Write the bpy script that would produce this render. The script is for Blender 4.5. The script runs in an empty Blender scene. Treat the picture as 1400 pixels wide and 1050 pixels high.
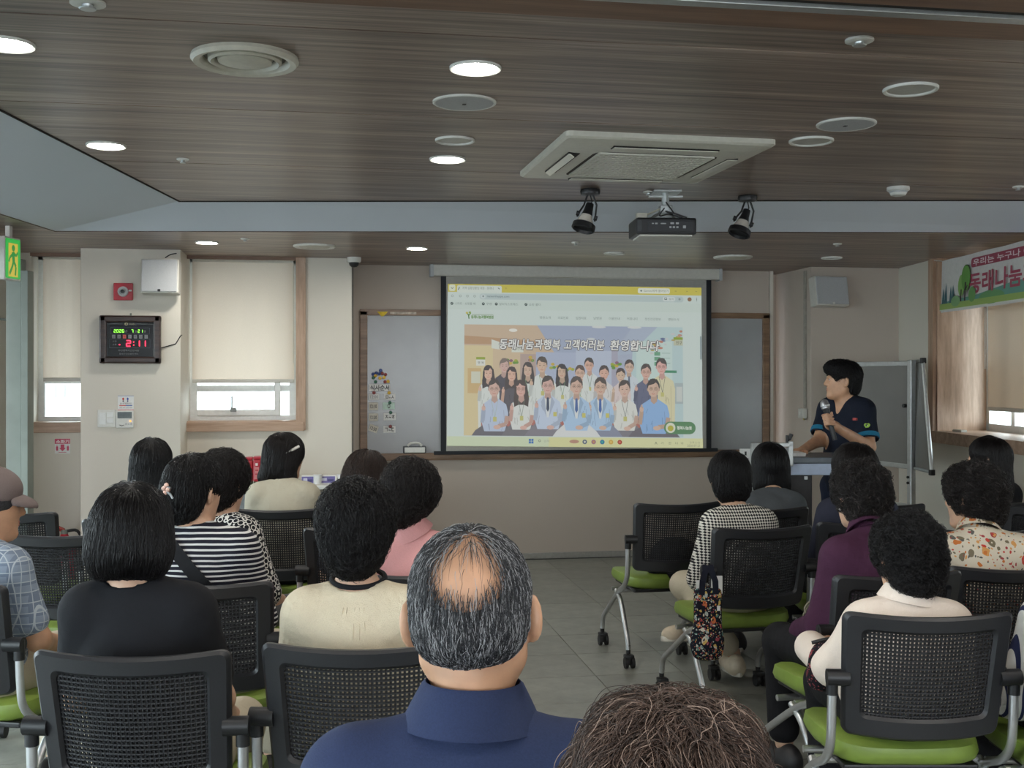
import bpy, bmesh, math, random
import numpy as np
from mathutils import Vector, Matrix, Euler

sc = bpy.context.scene
C = sc.collection
random.seed(7)
RNG = np.random.default_rng(11)

# ------------------------------------------------------------------ camera
FPX, EYE, HORY = 1550.0, 1.55, 515.0
TH = math.atan(258 / 1550)
SN, CS = math.sin(TH), math.cos(TH)
cam = bpy.data.cameras.new('camera')
cam.sensor_width = 36.0
cam.lens = 36.0 * FPX / 1400
cam.shift_y = -(525 - HORY) / 1400
cam.clip_start = 0.05
cam.clip_end = 500
camo = bpy.data.objects.new('camera', cam)
C.objects.link(camo)
camo.location = (0, 0, EYE)
camo.rotation_euler = (math.pi / 2, 0, -TH)
sc.camera = camo

# ------------------------------------------------------------------ sky, lights, exposure
SKY_STRENGTH = 4.0
LAMP_STRENGTH = 90.0
SCREEN_STRENGTH = 0.325
w = bpy.data.worlds.new('overcast_sky')
sc.world = w
w.use_nodes = True
bg = w.node_tree.nodes['Background']
bg.inputs[0].default_value = (0.86, 0.93, 1.0, 1)
bg.inputs[1].default_value = SKY_STRENGTH


LEFT_ANG = math.atan(0.17)


def left_x(y):
    return -2.05 + 0.17 * (y - 7.95)


def right_x(y):
    return 4.87 - 0.136 * (9.05 - y)



sc.view_settings.view_transform = 'Standard'
sc.view_settings.look = 'None'
sc.view_settings.exposure = 1.05
sc.view_settings.gamma = 1.0
sc.view_settings.use_curve_mapping = False
try:
    sc.cycles.use_denoising = True
    sc.cycles.max_bounces = 8
    sc.cycles.diffuse_bounces = 4
    sc.cycles.glossy_bounces = 3
    sc.cycles.transparent_max_bounces = 12
    sc.cycles.sample_clamp_indirect = 6.0
    sc.cycles.caustics_reflective = False
    sc.cycles.caustics_refractive = False
except Exception:
    pass

# ------------------------------------------------------------------ pixel -> world


def P(px, py, Z):
    u = (px - 700) / FPX
    v = (HORY - py) / FPX
    return Vector((Z * (SN + u * CS), Z * (CS - u * SN), EYE + v * Z))


def PY(px, py, Y):
    u = (px - 700) / FPX
    return P(px, py, Y / (CS - u * SN))


def PZ(px, py, z):
    return P(px, py, (z - EYE) / ((HORY - py) / FPX))


def PW(px, py, A, B):
    """the point seen at a pixel on the upright plane through A and B"""
    d = P(px, py, 1.0) - Vector((0, 0, EYE))
    ex, ey = B[0] - A[0], B[1] - A[1]
    t = (A[0] * ey - A[1] * ex) / (d.x * ey - d.y * ex)
    return Vector((0, 0, EYE)) + t * d


# ------------------------------------------------------------------ materials
def lin(c):
    return tuple(((x / 255) / 12.92 if x / 255 <= 0.04045 else ((x / 255 + 0.055) / 1.055) ** 2.4) for x in c)


class NT:
    def __init__(s, name):
        s.m = bpy.data.materials.new(name)
        s.m.use_nodes = True
        s.t = s.m.node_tree
        s.b = s.t.nodes['Principled BSDF']
        s.out = s.t.nodes['Material Output']

    def n(s, typ, **kw):
        nd = s.t.nodes.new(typ)
        for k, v in kw.items():
            if k.startswith('i_'):
                key = k[2:]
                nd.inputs[int(key) if key.isdigit() else key].default_value = v
            else:
                setattr(nd, k, v)
        return nd

    def l(s, a, b):
        s.t.links.new(a, b)

    def obj(s, scale=(1, 1, 1), coord='Object'):
        tc = s.n('ShaderNodeTexCoord')
        mp = s.n('ShaderNodeMapping')
        mp.inputs['Scale'].default_value = scale
        s.l(tc.outputs[coord], mp.inputs[0])
        return mp.outputs[0]

    def math(s, op, a, b=None):
        nd = s.n('ShaderNodeMath', operation=op)
        for i, x in enumerate((a, b)):
            if x is None:
                continue
            if isinstance(x, (int, float)):
                nd.inputs[i].default_value = x
            else:
                s.l(x, nd.inputs[i])
        return nd.outputs[0]

    def mix(s, f, a, b):
        nd = s.n('ShaderNodeMix', data_type='RGBA')
        if isinstance(f, (int, float)):
            nd.inputs[0].default_value = f
        else:
            s.l(f, nd.inputs[0])
        for i, x in ((6, a), (7, b)):
            if isinstance(x, tuple):
                nd.inputs[i].default_value = (*lin(x), 1)
            else:
                s.l(x, nd.inputs[i])
        return nd.outputs[2]

    def noise(s, vec, scale, detail=3, rough=0.5):
        nd = s.n('ShaderNodeTexNoise')
        nd.inputs['Scale'].default_value = scale
        nd.inputs['Detail'].default_value = detail
        nd.inputs['Roughness'].default_value = rough
        s.l(vec, nd.inputs['Vector'])
        return nd.outputs[0]

    def ramp(s, f, stops):
        nd = s.n('ShaderNodeValToRGB')
        e = nd.color_ramp.elements
        while len(e) < len(stops):
            e.new(0.5)
        for el, (p, c) in zip(e, stops):
            el.position = p
            el.color = (*lin(c), 1)
        s.l(f, nd.inputs[0])
        return nd.outputs[0]

    def bump(s, h, strength, dist=0.01):
        nd = s.n('ShaderNodeBump')
        nd.inputs['Strength'].default_value = strength
        nd.inputs['Distance'].default_value = dist
        s.l(h, nd.inputs['Height'])
        s.l(nd.outputs[0], s.b.inputs['Normal'])


MATS = {}


def mat(name, col, rough=0.5, metal=0.0, spec=0.5, grain=0.06, gscale=40, bump=0.0, coat=0.0):
    """plain procedural material: the colour with a little noise in it"""
    if name in MATS:
        return MATS[name]
    n = NT(name)
    v = n.obj()
    f = n.noise(v, gscale, 4)
    a = tuple(max(0, x * (1 - grain)) for x in col)
    b = tuple(min(255, x * (1 + grain)) for x in col)
    n.l(n.ramp(f, [(0.3, a), (0.7, b)]), n.b.inputs['Base Color'])
    n.b.inputs['Roughness'].default_value = rough
    n.b.inputs['Metallic'].default_value = metal
    n.b.inputs['Specular IOR Level'].default_value = spec
    n.b.inputs['Coat Weight'].default_value = coat
    if bump:
        n.bump(f, bump, 0.004)
    MATS[name] = n.m
    return n.m


def emit_mat(name, col, strength):
    if name in MATS:
        return MATS[name]
    n = NT(name)
    n.b.inputs['Base Color'].default_value = (*lin(col), 1)
    n.b.inputs['Emission Color'].default_value = (*lin(col), 1)
    n.b.inputs['Emission Strength'].default_value = strength
    MATS[name] = n.m
    return n.m


def ink_mat(name, emission=0.0, rough=0.6):
    if name in MATS:
        return MATS[name]
    n = NT(name)
    a = n.n('ShaderNodeVertexColor', layer_name='Col')
    if emission:
        n.b.inputs['Base Color'].default_value = (0.02, 0.02, 0.02, 1)
        n.l(a.outputs[0], n.b.inputs['Emission Color'])
        n.b.inputs['Emission Strength'].default_value = emission
    else:
        n.l(a.outputs[0], n.b.inputs['Base Color'])
    n.b.inputs['Roughness'].default_value = rough
    MATS[name] = n.m
    return n.m


def wood_mat(name, dark, mid, light, scale=(0.9, 22, 22), rough=0.36, axis_noise=1.0, bump=0.08, spec=0.5):
    n = NT(name)
    v = n.obj(scale)
    f1 = n.noise(v, 1.6, 6, 0.62)
    v2 = n.obj((scale[0] * 2.2, scale[1] * 3.5, scale[2] * 3.5))
    f2 = n.noise(v2, 2.0, 3, 0.6)
    f = n.math('ADD', n.math('MULTIPLY', f1, 0.68), n.math('MULTIPLY', f2, 0.32))
    n.l(n.ramp(f, [(0.36, dark), (0.5, mid), (0.64, light)]), n.b.inputs['Base Color'])
    n.b.inputs['Roughness'].default_value = rough
    n.b.inputs['Specular IOR Level'].default_value = spec
    n.bump(f, bump, 0.003)
    MATS[name] = n.m
    return n.m


wood_mat('ceiling_wood', (74, 59, 52), (124, 106, 95), (170, 151, 138), (0.45, 13, 13), 0.36, spec=0.85)
wood_mat('oak_trim', (150, 122, 100), (172, 143, 120), (188, 160, 138), (14, 14, 1.2), 0.45, bump=0.03)
wood_mat('oak_sill', (150, 122, 100), (172, 143, 120), (188, 160, 138), (1.2, 14, 14), 0.45, bump=0.03)
wood_mat('oak_board', (104, 80, 60), (124, 97, 74), (142, 113, 88), (1.4, 14, 14), 0.4, bump=0.03)
wood_mat('clock_wood', (34, 22, 20), (52, 36, 32), (70, 50, 44), (3, 30, 30), 0.3, bump=0.03)
wood_mat('beam_wood', (104, 78, 62), (120, 92, 74), (134, 104, 84), (0.8, 10, 10), 0.5, bump=0.02)


def plaster(name, col):
    n = NT(name)
    v = n.obj()
    f = n.noise(v, 130, 3)
    g = n.noise(v, 1.3, 4)
    c = n.mix(n.math('MULTIPLY', g, 0.35), col, tuple(x * 0.9 for x in col))
    n.l(c, n.b.inputs['Base Color'])
    n.b.inputs['Roughness'].default_value = 0.75
    n.b.inputs['Specular IOR Level'].default_value = 0.3
    n.bump(f, 0.25, 0.003)
    MATS[name] = n.m
    return n.m


plaster('wall_cream', (214, 208, 196))
plaster('wall_taupe', (188, 176, 164))
plaster('cove_paint', (208, 214, 222))


def tile_mat():
    n = NT('vinyl_tile')
    v = n.obj(coord='Object')
    oi = n.n('ShaderNodeObjectInfo')
    f = n.noise(v, 9, 5, 0.65)
    c = n.ramp(f, [(0.3, (134, 136, 128)), (0.7, (160, 163, 154))])
    k = n.math('MULTIPLY', oi.outputs['Random'], 0.35)
    n.l(n.mix(k, c, (92, 92, 88)), n.b.inputs['Base Color'])
    n.b.inputs['Roughness'].default_value = 0.34
    n.bump(n.noise(v, 60, 2), 0.05, 0.002)
    MATS['vinyl_tile'] = n.m


tile_mat()


def blind_mat():
    n = NT('blind_fabric')
    tr = n.n('ShaderNodeBsdfTranslucent')
    tr.inputs[0].default_value = (*lin((224, 208, 190)), 1)
    v = n.obj((1, 1, 1))
    f = n.noise(v, 220, 2)
    n.l(n.mix(f, (206, 194, 178), (222, 210, 196)), n.b.inputs['Base Color'])
    n.b.inputs['Roughness'].default_value = 0.9
    mx = n.n('ShaderNodeMixShader')
    mx.inputs[0].default_value = 0.26
    n.l(n.b.outputs[0], mx.inputs[1])
    n.l(tr.outputs[0], mx.inputs[2])
    n.l(mx.outputs[0], n.out.inputs[0])
    MATS['blind_fabric'] = n.m


blind_mat()


def glass_mat():
    n = NT('window_glass')
    t = n.n('ShaderNodeBsdfTransparent')
    t.inputs[0].default_value = (0.93, 0.97, 0.96, 1)
    g = n.n('ShaderNodeBsdfGlossy')
    g.inputs['Roughness'].default_value = 0.02
    lw = n.n('ShaderNodeLayerWeight')
    mx = n.n('ShaderNodeMixShader')
    n.l(n.math('ADD', n.math('MULTIPLY', n.math('POWER', lw.outputs['Facing'], 4.0), 0.6), 0.035), mx.inputs[0])
    n.l(t.outputs[0], mx.inputs[1])
    n.l(g.outputs[0], mx.inputs[2])
    n.l(mx.outputs[0], n.out.inputs[0])
    MATS['window_glass'] = n.m


glass_mat()

mat('white_plastic', (214, 214, 208), 0.4, grain=0.02)
mat('off_white', (196, 194, 186), 0.45, grain=0.02)
mat('speaker_grey', (176, 178, 180), 0.55, grain=0.05, gscale=300)
mat('pvc_white', (222, 224, 222), 0.35, grain=0.02)
mat('steel', (118, 124, 116), 0.5, metal=0.15, grain=0.05, gscale=6)
mat('chrome_tube', (196, 198, 200), 0.32, metal=0.85, grain=0.02)
mat('aluminium', (186, 190, 190), 0.35, metal=0.8, grain=0.03)
mat('black_plastic', (24, 25, 28), 0.42, grain=0.1, gscale=200)
mat('chair_black', (30, 31, 35), 0.45, grain=0.12, gscale=300, spec=0.6)
mat('chair_mesh', (26, 27, 31), 0.5, grain=0.12, gscale=300)
mat('rubber', (26, 26, 28), 0.6)
mat('seat_green', (122, 144, 62), 0.42, grain=0.05, gscale=14, bump=0.05)
mat('board_white', (156, 157, 158), 0.22, grain=0.02, gscale=5)
mat('board_grey', (112, 110, 106), 0.3, grain=0.03, gscale=5)
mat('screen_fabric', (160, 158, 152), 0.8, grain=0.02)
mat('screen_black', (20, 24, 30), 0.7)
mat('alarm_red', (176, 36, 52), 0.35, grain=0.03)
mat('paper_white', (222, 222, 220), 0.7, grain=0.02)
mat('baseboard_grey', (150, 148, 142), 0.5, grain=0.04)
mat('dark_gap', (30, 26, 24), 0.8)
mat('vent_beige', (190, 186, 172), 0.4, grain=0.03)
mat('ac_white', (206, 204, 192), 0.4, grain=0.02)
mat('desk_blue', (176, 190, 214), 0.45, grain=0.02)
mat('desk_top', (96, 104, 112), 0.35, grain=0.05)
mat('dark_cabinet', (44, 42, 44), 0.5, grain=0.1)
mat('bulb_glass', (206, 200, 190), 0.25, grain=0.04)
mat('concrete_pale', (196, 204, 212), 0.8)
mat('facade_glass', (120, 140, 160), 0.3)


# ------------------------------------------------------------------ mesh builder
class MB:
    """collects shapes; build() links them as one mesh object"""

    def __init__(s):
        s.v, s.f = [], []

    def add(s, vs, fs, M=None):
        o = len(s.v)
        s.v += [tuple(M @ Vector(p)) if M is not None else tuple(p) for p in vs]
        s.f += [tuple(i + o for i in f) for f in fs]
        return s

    def box(s, c, d, bev=0.0, M=None, rot=None):
        x, y, z = (k / 2 for k in d)
        T = Matrix.Translation(Vector(c))
        if rot is not None:
            T = T @ Euler(rot).to_matrix().to_4x4()
        if M is not None:
            T = M @ T
        if bev <= 0:
            vs = [(i * x, j * y, k * z) for k in (-1, 1) for j in (-1, 1) for i in (-1, 1)]
            return s.add(vs, [(0, 2, 3, 1), (4, 5, 7, 6), (0, 1, 5, 4), (2, 6, 7, 3), (0, 4, 6, 2), (1, 3, 7, 5)], T)
        bm = bmesh.new()
        bmesh.ops.create_cube(bm, size=1)
        for q in bm.verts:
            q.co = (q.co.x * d[0], q.co.y * d[1], q.co.z * d[2])
        bmesh.ops.bevel(bm, geom=bm.edges[:], offset=min(bev, min(d) * 0.45), segments=2, affect='EDGES', profile=0.6)
        bm.verts.index_update()
        vs = [tuple(q.co) for q in bm.verts]
        fs = [tuple(q.index for q in f.verts) for f in bm.faces]
        bm.free()
        return s.add(vs, fs, T)

    def tube(s, path, r, n=10, cap=True, sub=0):
        pts = [Vector(p) for p in path]
        if sub:
            pts = catmull(pts, sub)
        rs = r if isinstance(r, (list, tuple)) else [r] * len(pts)
        if len(rs) != len(pts):
            rs = list(np.interp(np.linspace(0, 1, len(pts)), np.linspace(0, 1, len(rs)), rs))
        vs, fs = [], []
        t0 = (pts[1] - pts[0]).normalized()
        up = Vector((0, 0, 1)) if abs(t0.z) < 0.9 else Vector((1, 0, 0))
        nrm = t0.cross(up).normalized()
        for i, p in enumerate(pts):
            t = (pts[min(i + 1, len(pts) - 1)] - pts[max(i - 1, 0)]).normalized()
            nrm = (nrm - t * nrm.dot(t)).normalized()
            b = t.cross(nrm)
            for k in range(n):
                a = 2 * math.pi * k / n
                vs.append(p + (nrm * math.cos(a) + b * math.sin(a)) * rs[i])
        for i in range(len(pts) - 1):
            for k in range(n):
                k2 = (k + 1) % n
                fs.append((i * n + k, i * n + k2, (i + 1) * n + k2, (i + 1) * n + k))
        if cap:
            fs.append(tuple(range(n))[::-1])
            fs.append(tuple((len(pts) - 1) * n + k for k in range(n)))
        return s.add(vs, fs)

    def lathe(s, prof, c=(0, 0, 0), n=24, M=None, sx=1.0, sy=1.0):
        """profile of (radius, height) turned about z"""
        vs, fs = [], []
        for r, z in prof:
            for k in range(n):
                a = 2 * math.pi * k / n
                vs.append((r * math.cos(a) * sx, r * math.sin(a) * sy, z))
        for i in range(len(prof) - 1):
            for k in range(n):
                k2 = (k + 1) % n
                fs.append((i * n + k, i * n + k2, (i + 1) * n + k2, (i + 1) * n + k))
        if max(q[1] for q in prof) - min(q[1] for q in prof) < 1e-6:
            return s.add(vs, fs, Matrix.Translation(Vector(c)) @ M if M is not None else Matrix.Translation(Vector(c)))
        if prof[0][0] > 1e-5:
            fs.append(tuple(range(n))[::-1])
        if prof[-1][0] > 1e-5:
            fs.append(tuple((len(prof) - 1) * n + k for k in range(n)))
        T = Matrix.Translation(Vector(c))
        return s.add(vs, fs, T @ M if M is not None else T)

    def cyl(s, a, b, r, n=16):
        return s.tube([a, b], r, n)

    def prism(s, poly, z0, z1, M=None):
        n = len(poly)
        vs = [(p[0], p[1], z0) for p in poly] + [(p[0], p[1], z1) for p in poly]
        fs = [tuple(range(n))[::-1], tuple(range(n, 2 * n))]
        fs += [(i, (i + 1) % n, n + (i + 1) % n, n + i) for i in range(n)]
        return s.add(vs, fs, M)

    def hexa(s, bottom, top):
        vs = list(bottom) + list(top)
        return s.add(vs, [(0, 3, 2, 1), (4, 5, 6, 7)] + [(i, (i + 1) % 4, 4 + (i + 1) % 4, 4 + i) for i in range(4)])

    def mesh(s, name, m, smooth=False):
        me = bpy.data.meshes.new(name)
        me.from_pydata([tuple(p) for p in s.v], [], s.f)
        bm = bmesh.new()
        bm.from_mesh(me)
        bmesh.ops.recalc_face_normals(bm, faces=bm.faces[:])
        bm.to_mesh(me)
        bm.free()
        if m:
            me.materials.append(MATS[m] if isinstance(m, str) else m)
        if smooth:
            me.polygons.foreach_set('use_smooth', [True] * len(me.polygons))
            try:
                me.set_sharp_from_angle(angle=math.radians(38))
            except Exception:
                pass
        me.update()
        return me

    def build(s, name, m, parent=None, smooth=False):
        return link(name, s.mesh(name, m, smooth), parent)


def catmull(pts, sub):
    out = []
    n = len(pts)
    for i in range(n - 1):
        p0, p1, p2, p3 = pts[max(i - 1, 0)], pts[i], pts[i + 1], pts[min(i + 2, n - 1)]
        for k in range(sub):
            t = k / sub
            out.append(0.5 * ((2 * p1) + (p2 - p0) * t + (2 * p0 - 5 * p1 + 4 * p2 - p3) * t * t + (3 * p1 - p0 - 3 * p2 + p3) * t ** 3))
    out.append(pts[-1])
    return out


def link(name, data, parent=None):
    o = bpy.data.objects.new(name, data)
    C.objects.link(o)
    if parent is not None:
        o.parent = parent
    return o


def tag(o, label, cat, group=None):
    o['label'] = label
    o['category'] = cat
    if group:
        o['group'] = group
    return o


def thing(name, label, cat, loc=(0, 0, 0), rotz=0.0, group=None):
    o = link(name, None)
    o.empty_display_size = 0.05
    o.location = loc
    o.rotation_euler = (0, 0, rotz)
    return tag(o, label, cat, group)


def struct(o):
    o['kind'] = 'structure'
    return o


def copy_tree(o, parent=None):
    c = o.copy()
    C.objects.link(c)
    c.parent = parent
    for ch in list(o.children):
        copy_tree(ch, c)
    return c


# ------------------------------------------------------------------ flat print: coloured shapes in thin layers
_TXT = {}


def text_shape(body):
    if body in _TXT:
        return _TXT[body]
    cu = bpy.data.curves.new('text', 'FONT')
    cu.body = body
    cu.resolution_u = 2
    ob = bpy.data.objects.new('text', cu)
    C.objects.link(ob)
    dg = bpy.context.evaluated_depsgraph_get()
    me = bpy.data.meshes.new_from_object(ob.evaluated_get(dg))
    v = np.array([q.co[:2] for q in me.vertices]) if len(me.vertices) else np.zeros((0, 2))
    f = [tuple(p.vertices) for p in me.polygons]
    bpy.data.objects.remove(ob)
    bpy.data.curves.remove(cu)
    bpy.data.meshes.remove(me)
    _TXT[body] = (v, f)
    return v, f


class Ink:
    def __init__(s):
        s.v, s.f, s.c = [], [], []

    def poly(s, pts, col, layer=0):
        o = len(s.v)
        s.v += [(x, y, layer) for x, y in pts]
        s.f.append(tuple(range(o, o + len(pts))))
        s.c.append(col)
        return s

    def rect(s, x0, y0, x1, y1, col, layer=0, r=0):
        if r <= 0:
            return s.poly([(x0, y0), (x1, y0), (x1, y1), (x0, y1)], col, layer)
        pts = []
        for cx, cy, a0 in ((x1 - r, y0 + r, -90), (x1 - r, y1 - r, 0), (x0 + r, y1 - r, 90), (x0 + r, y0 + r, 180)):
            for k in range(6):
                a = math.radians(a0 + 18 * k)
                pts.append((cx + r * math.cos(a), cy + r * math.sin(a)))
        return s.poly(pts, col, layer)

    def ell(s, cx, cy, rx, ry, col, layer=0, n=18):
        return s.poly([(cx + rx * math.cos(2 * math.pi * k / n), cy + ry * math.sin(2 * math.pi * k / n)) for k in range(n)], col, layer)

    def line(s, pts, wd, col, layer=0):
        for (x0, y0), (x1, y1) in zip(pts[:-1], pts[1:]):
            dx, dy = x1 - x0, y1 - y0
            d = math.hypot(dx, dy) or 1
            nx, ny = -dy / d * wd / 2, dx / d * wd / 2
            s.poly([(x0 + nx, y0 + ny), (x1 + nx, y1 + ny), (x1 - nx, y1 - ny), (x0 - nx, y0 - ny)], col, layer)
        return s

    def text(s, body, x, y, width, height, col, layer=0, slant=0.0, bold=0.0):
        """text set into the box x..x+width, y (top)..y+height, y pointing down"""
        v, f = text_shape(body)
        if len(v) == 0:
            return s
        lo, hi = v.min(0), v.max(0)
        sx = width / max(hi[0] - lo[0], 1e-6)
        sy = height / max(hi[1] - lo[1], 1e-6)
        offs = [(0, 0)] if not bold else [(0, 0), (bold, 0), (0, bold), (bold, bold)]
        for j, (ox, oy) in enumerate(offs):
            o = len(s.v)
            for q in v:
                yy = (hi[1] - q[1]) * sy
                s.v.append((x + ox + (q[0] - lo[0]) * sx + slant * (height - yy), y + oy + yy, layer + j * 0.05))
            for t in f:
                s.f.append(tuple(i + o for i in t))
                s.c.append(col)
        return s

    def build(s, name, fn, m, parent=None, step=0.0005, nrm=(0, -1, 0), local=None):
        """fn maps (x, y) to a point; layers are lifted along nrm"""
        nv = Vector(nrm)
        pts = [Vector(fn(x, y)) + nv * (step * (l + 1)) for x, y, l in s.v]
        if local is not None:
            pts = [local @ p for p in pts]
        me = bpy.data.meshes.new(name)
        me.from_pydata([tuple(p) for p in pts], [], s.f)
        at = me.color_attributes.new('Col', 'FLOAT_COLOR', 'CORNER')
        cols = []
        for f, c in zip(s.f, s.c):
            cols += [*lin(c), 1.0] * len(f)
        at.data.foreach_set('color', cols)
        me.materials.append(MATS[m])
        me.update()
        return link(name, me, parent)


ink_mat('print_ink')
ink_mat('print_gloss', rough=0.35)
ink_mat('projected_image', emission=SCREEN_STRENGTH)
ink_mat('led_digits', emission=1.6)
ink_mat('exit_sign_face', emission=0.42)

# ================================================================== THE SETTING
Z1, Z2 = 2.62, 2.48          # main ceiling, lower ceiling round it

floor = struct(MB().box((0.8, 3.3, -0.06), (11, 13.6, 0.1)).build('floor', mat('floor_joint', (70, 71, 68), 0.6)))
T = 0.464
tile_me = MB().box((0, 0, 0), (T - 0.004, T - 0.004, 0.012), 0.002).mesh('floor_tile', 'vinyl_tile')
rows = []
y = 9.44 - T / 2
while y > 1.6:
    rows.append(y)
    y -= T
for y in rows:
    for i in range(-8, 9):
        x = 0.93 + T * (i + 0.5) + 0.0
        if left_x(y) - 0.1 < x < right_x(y) + 0.4 and len(floor.children) < 298:
            o = link('floor_tile', tile_me, floor)
            o.location = (x, y, -0.006)

# walls ---------------------------------------------------------------
YF = 9.5     # front wall
YW = 9.0     # window wall on the left, stands forward of the front wall


def xw(px, Y):
    return PY(px, 500, Y).x


fw = MB()
fw.box((2.05, YF + 0.1, 1.35), (3.66, 0.2, 2.7))
fw.box((4.0, YF + 0.4, 1.35), (0.4, 0.2, 2.7))
struct(fw.build('wall_front', 'wall_taupe'))
ww0 = xw(403, YW)
w2a, w2b = xw(255, YW), xw(405, YW)
w1a, w1b = xw(42, YW), xw(118, YW)
SILL = PY(330, 578, YW).z
lw = MB()
lw.box(((w2b + 0.22) / 2 + 0.0, YW + 0.25, 1.35), (0.22 - w2b, 0.5, 2.7))
lw.box(((w2a + w2b) / 2, YW + 0.15, SILL / 2), (w2b - w2a, 0.3, SILL))
lw.box(((w1a + w1b) / 2, YW + 0.15, SILL / 2), (w1b - w1a + 0.1, 0.3, SILL))
lw.box((w1a - 0.25, YW + 0.15, 1.35), (0.5, 0.3, 2.7))
struct(lw.build('wall_window_side', 'wall_cream'))
px0, px1 = xw(110, 8.6), xw(247, 8.6)
struct(MB().box(((px0 + px1) / 2, 9.0, 1.35), (px1 - px0, 0.8, 2.7), 0.006).build('wall_pillar_left', 'wall_cream'))
cx0, cx1 = 4.07, 4.9
struct(MB().box(((cx0 + cx1) / 2, 9.5, 1.35), (cx1 - cx0, 0.9, 2.7), 0.006).build('wall_pillar_right', 'wall_taupe'))

RA = math.atan(0.136)
ra, rb = (right_x(9.05), 9.05), (right_x(6.0), 6.0)


def rwall(y0, y1, z0, z1, off0=0.0, off1=0.3):
    """slab of the right-hand wall between two depths"""
    return [(right_x(y0) + off0, y0, z0), (right_x(y0) + off1, y0, z0), (right_x(y1) + off1, y1, z0), (right_x(y1) + off0, y1, z0)], \
           [(right_x(y0) + off0, y0, z1), (right_x(y0) + off1, y0, z1), (right_x(y1) + off1, y1, z1), (right_x(y1) + off0, y1, z1)]


RW0, RW1, RSILL = 8.26, 4.4, 1.12
rw = MB()
rw.hexa(*rwall(9.2, RW0, 0, 2.7, 0, 0.5))
rw.hexa(*rwall(RW0, RW1, 0, RSILL, 0, 0.5))
rw.hexa(*rwall(RW1, -3.3, 0, 2.7, 0, 0.5))
struct(rw.build('wall_right', 'wall_cream'))
bw = MB()
bw.box((0.6, -3.2, 0.4), (9, 0.2, 0.8))
bw.box((0.6, -3.2, 2.5), (9, 0.2, 0.6))
bw.box((-3.2, -3.2, 1.5), (1.6, 0.2, 1.6))
bw.box((4.4, -3.2, 1.5), (2.0, 0.2, 1.6))
struct(bw.build('wall_back', 'wall_cream'))

# baseboards and wall strips
struct(MB().box((2.05, YF - 0.012, 0.025), (3.66, 0.024, 0.05), 0.006).build('baseboard_front', 'baseboard_grey'))
struct(MB().box((0.235, YF - 0.06 - 0.18, 1.24), (0.012, 0.012, 2.48)).build('trim_1', mat('strip_grey', (120, 118, 112), 0.5)))
struct(MB().box((3.9, YF + 0.0, 1.24), (0.03, 0.03, 2.48)).build('trim_2', 'wall_cream'))

# ceilings ------------------------------------------------------------


def edge_l(y):
    return -1.278 + 0.1757 * (y - 4.819)


def edge_f(x):
    return 7.15 - 0.1752 * (x + 0.866)


ceil = struct(MB().prism([(edge_l(-3.3), -3.3), (5.6, -3.3), (5.6, edge_f(5.6)), (-0.866, 7.15)], Z1 + 0.012, Z1 + 0.1).build('ceiling', 'dark_gap'))
ys = [-3.3, -1.15, 0.02, 1.19, 2.36, 3.53, 4.66, 5.87]
for a, b in zip(ys[:-1], ys[1:]):
    MB().prism([(edge_l(a) + .004, a + .006), (5.6, a + .006), (5.6, b - .006), (edge_l(b) + .004, b - .006)], Z1, Z1 + 0.014).build('ceiling_panel', 'ceiling_wood', ceil)
MB().prism([(edge_l(5.87) + .004, 5.876), (5.6, 5.876), (5.6, edge_f(5.6)), (-0.862, 7.147)], Z1, Z1 + 0.014).build('ceiling_panel', 'ceiling_wood', ceil)


def soft_l(y):
    return -1.692 + 0.169 * (y - 7.625)


def soft_f(x):
    return 7.625 - 0.1544 * (x + 1.692)


low = struct(MB().prism([(-4.6, -3.3), (soft_l(-3.3), -3.3), (-1.692, 7.625), (5.8, soft_f(5.8)), (5.8, 10.2), (-4.6, 10.2)], Z2 + 0.012, Z2 + 0.2).build('ceiling_border', 'dark_gap'))
MB().prism([(-1.69, 7.628), (5.8, soft_f(5.8) + .003), (5.8, 8.348), (-4.6, 8.348), (-4.6, 7.628)], Z2, Z2 + 0.014).build('ceiling_panel', 'ceiling_wood', low)
MB().prism([(-4.6, 8.352), (5.8, 8.352), (5.8, 10.2), (-4.6, 10.2)], Z2, Z2 + 0.014).build('ceiling_panel', 'ceiling_wood', low)
for a, b in ((-3.3, 0.5), (0.5, 4.2), (4.2, 7.624)):
    MB().prism([(-4.6, a + .002), (soft_l(a) - .002, a + .002), (soft_l(b) - .002, b - .002), (-4.6, b - .002)], Z2, Z2 + 0.014).build('ceiling_panel', 'ceiling_wood', low)
# the painted slope between the two ceilings
cv = MB()
cv.hexa([(-0.866, 7.15, Z1), (5.6, edge_f(5.6), Z1), (5.6, soft_f(5.6), Z2), (-1.692, 7.625, Z2)],
        [(-0.866, 7.15, Z1 + .04), (5.6, edge_f(5.6), Z1 + .04), (5.6, soft_f(5.6), Z2 + .04), (-1.692, 7.625, Z2 + .04)])
cv.hexa([(-0.866, 7.15, Z1), (-1.692, 7.625, Z2), (soft_l(-3.3), -3.3, Z2), (edge_l(-3.3), -3.3, Z1)],
        [(-0.866, 7.15, Z1 + .04), (-1.692, 7.625, Z2 + .04), (soft_l(-3.3), -3.3, Z2 + .04), (edge_l(-3.3), -3.3, Z1 + .04)])
struct(cv.build('ceiling_slope', 'cove_paint'))
tr = MB()
tr.tube([(edge_l(-3.2), -3.2, Z1), (-0.866, 7.15, Z1), (5.5, edge_f(5.5), Z1)], 0.007, 6)
struct(tr.build('trim_3', 'dark_gap'))
tr = MB()
tr.tube([(soft_l(-3.2), -3.2, Z2), (-1.692, 7.625, Z2), (5.5, soft_f(5.5), Z2)], 0.005, 6)
struct(tr.build('trim_4', mat('edge_brown', (78, 62, 54), 0.5)))
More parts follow.
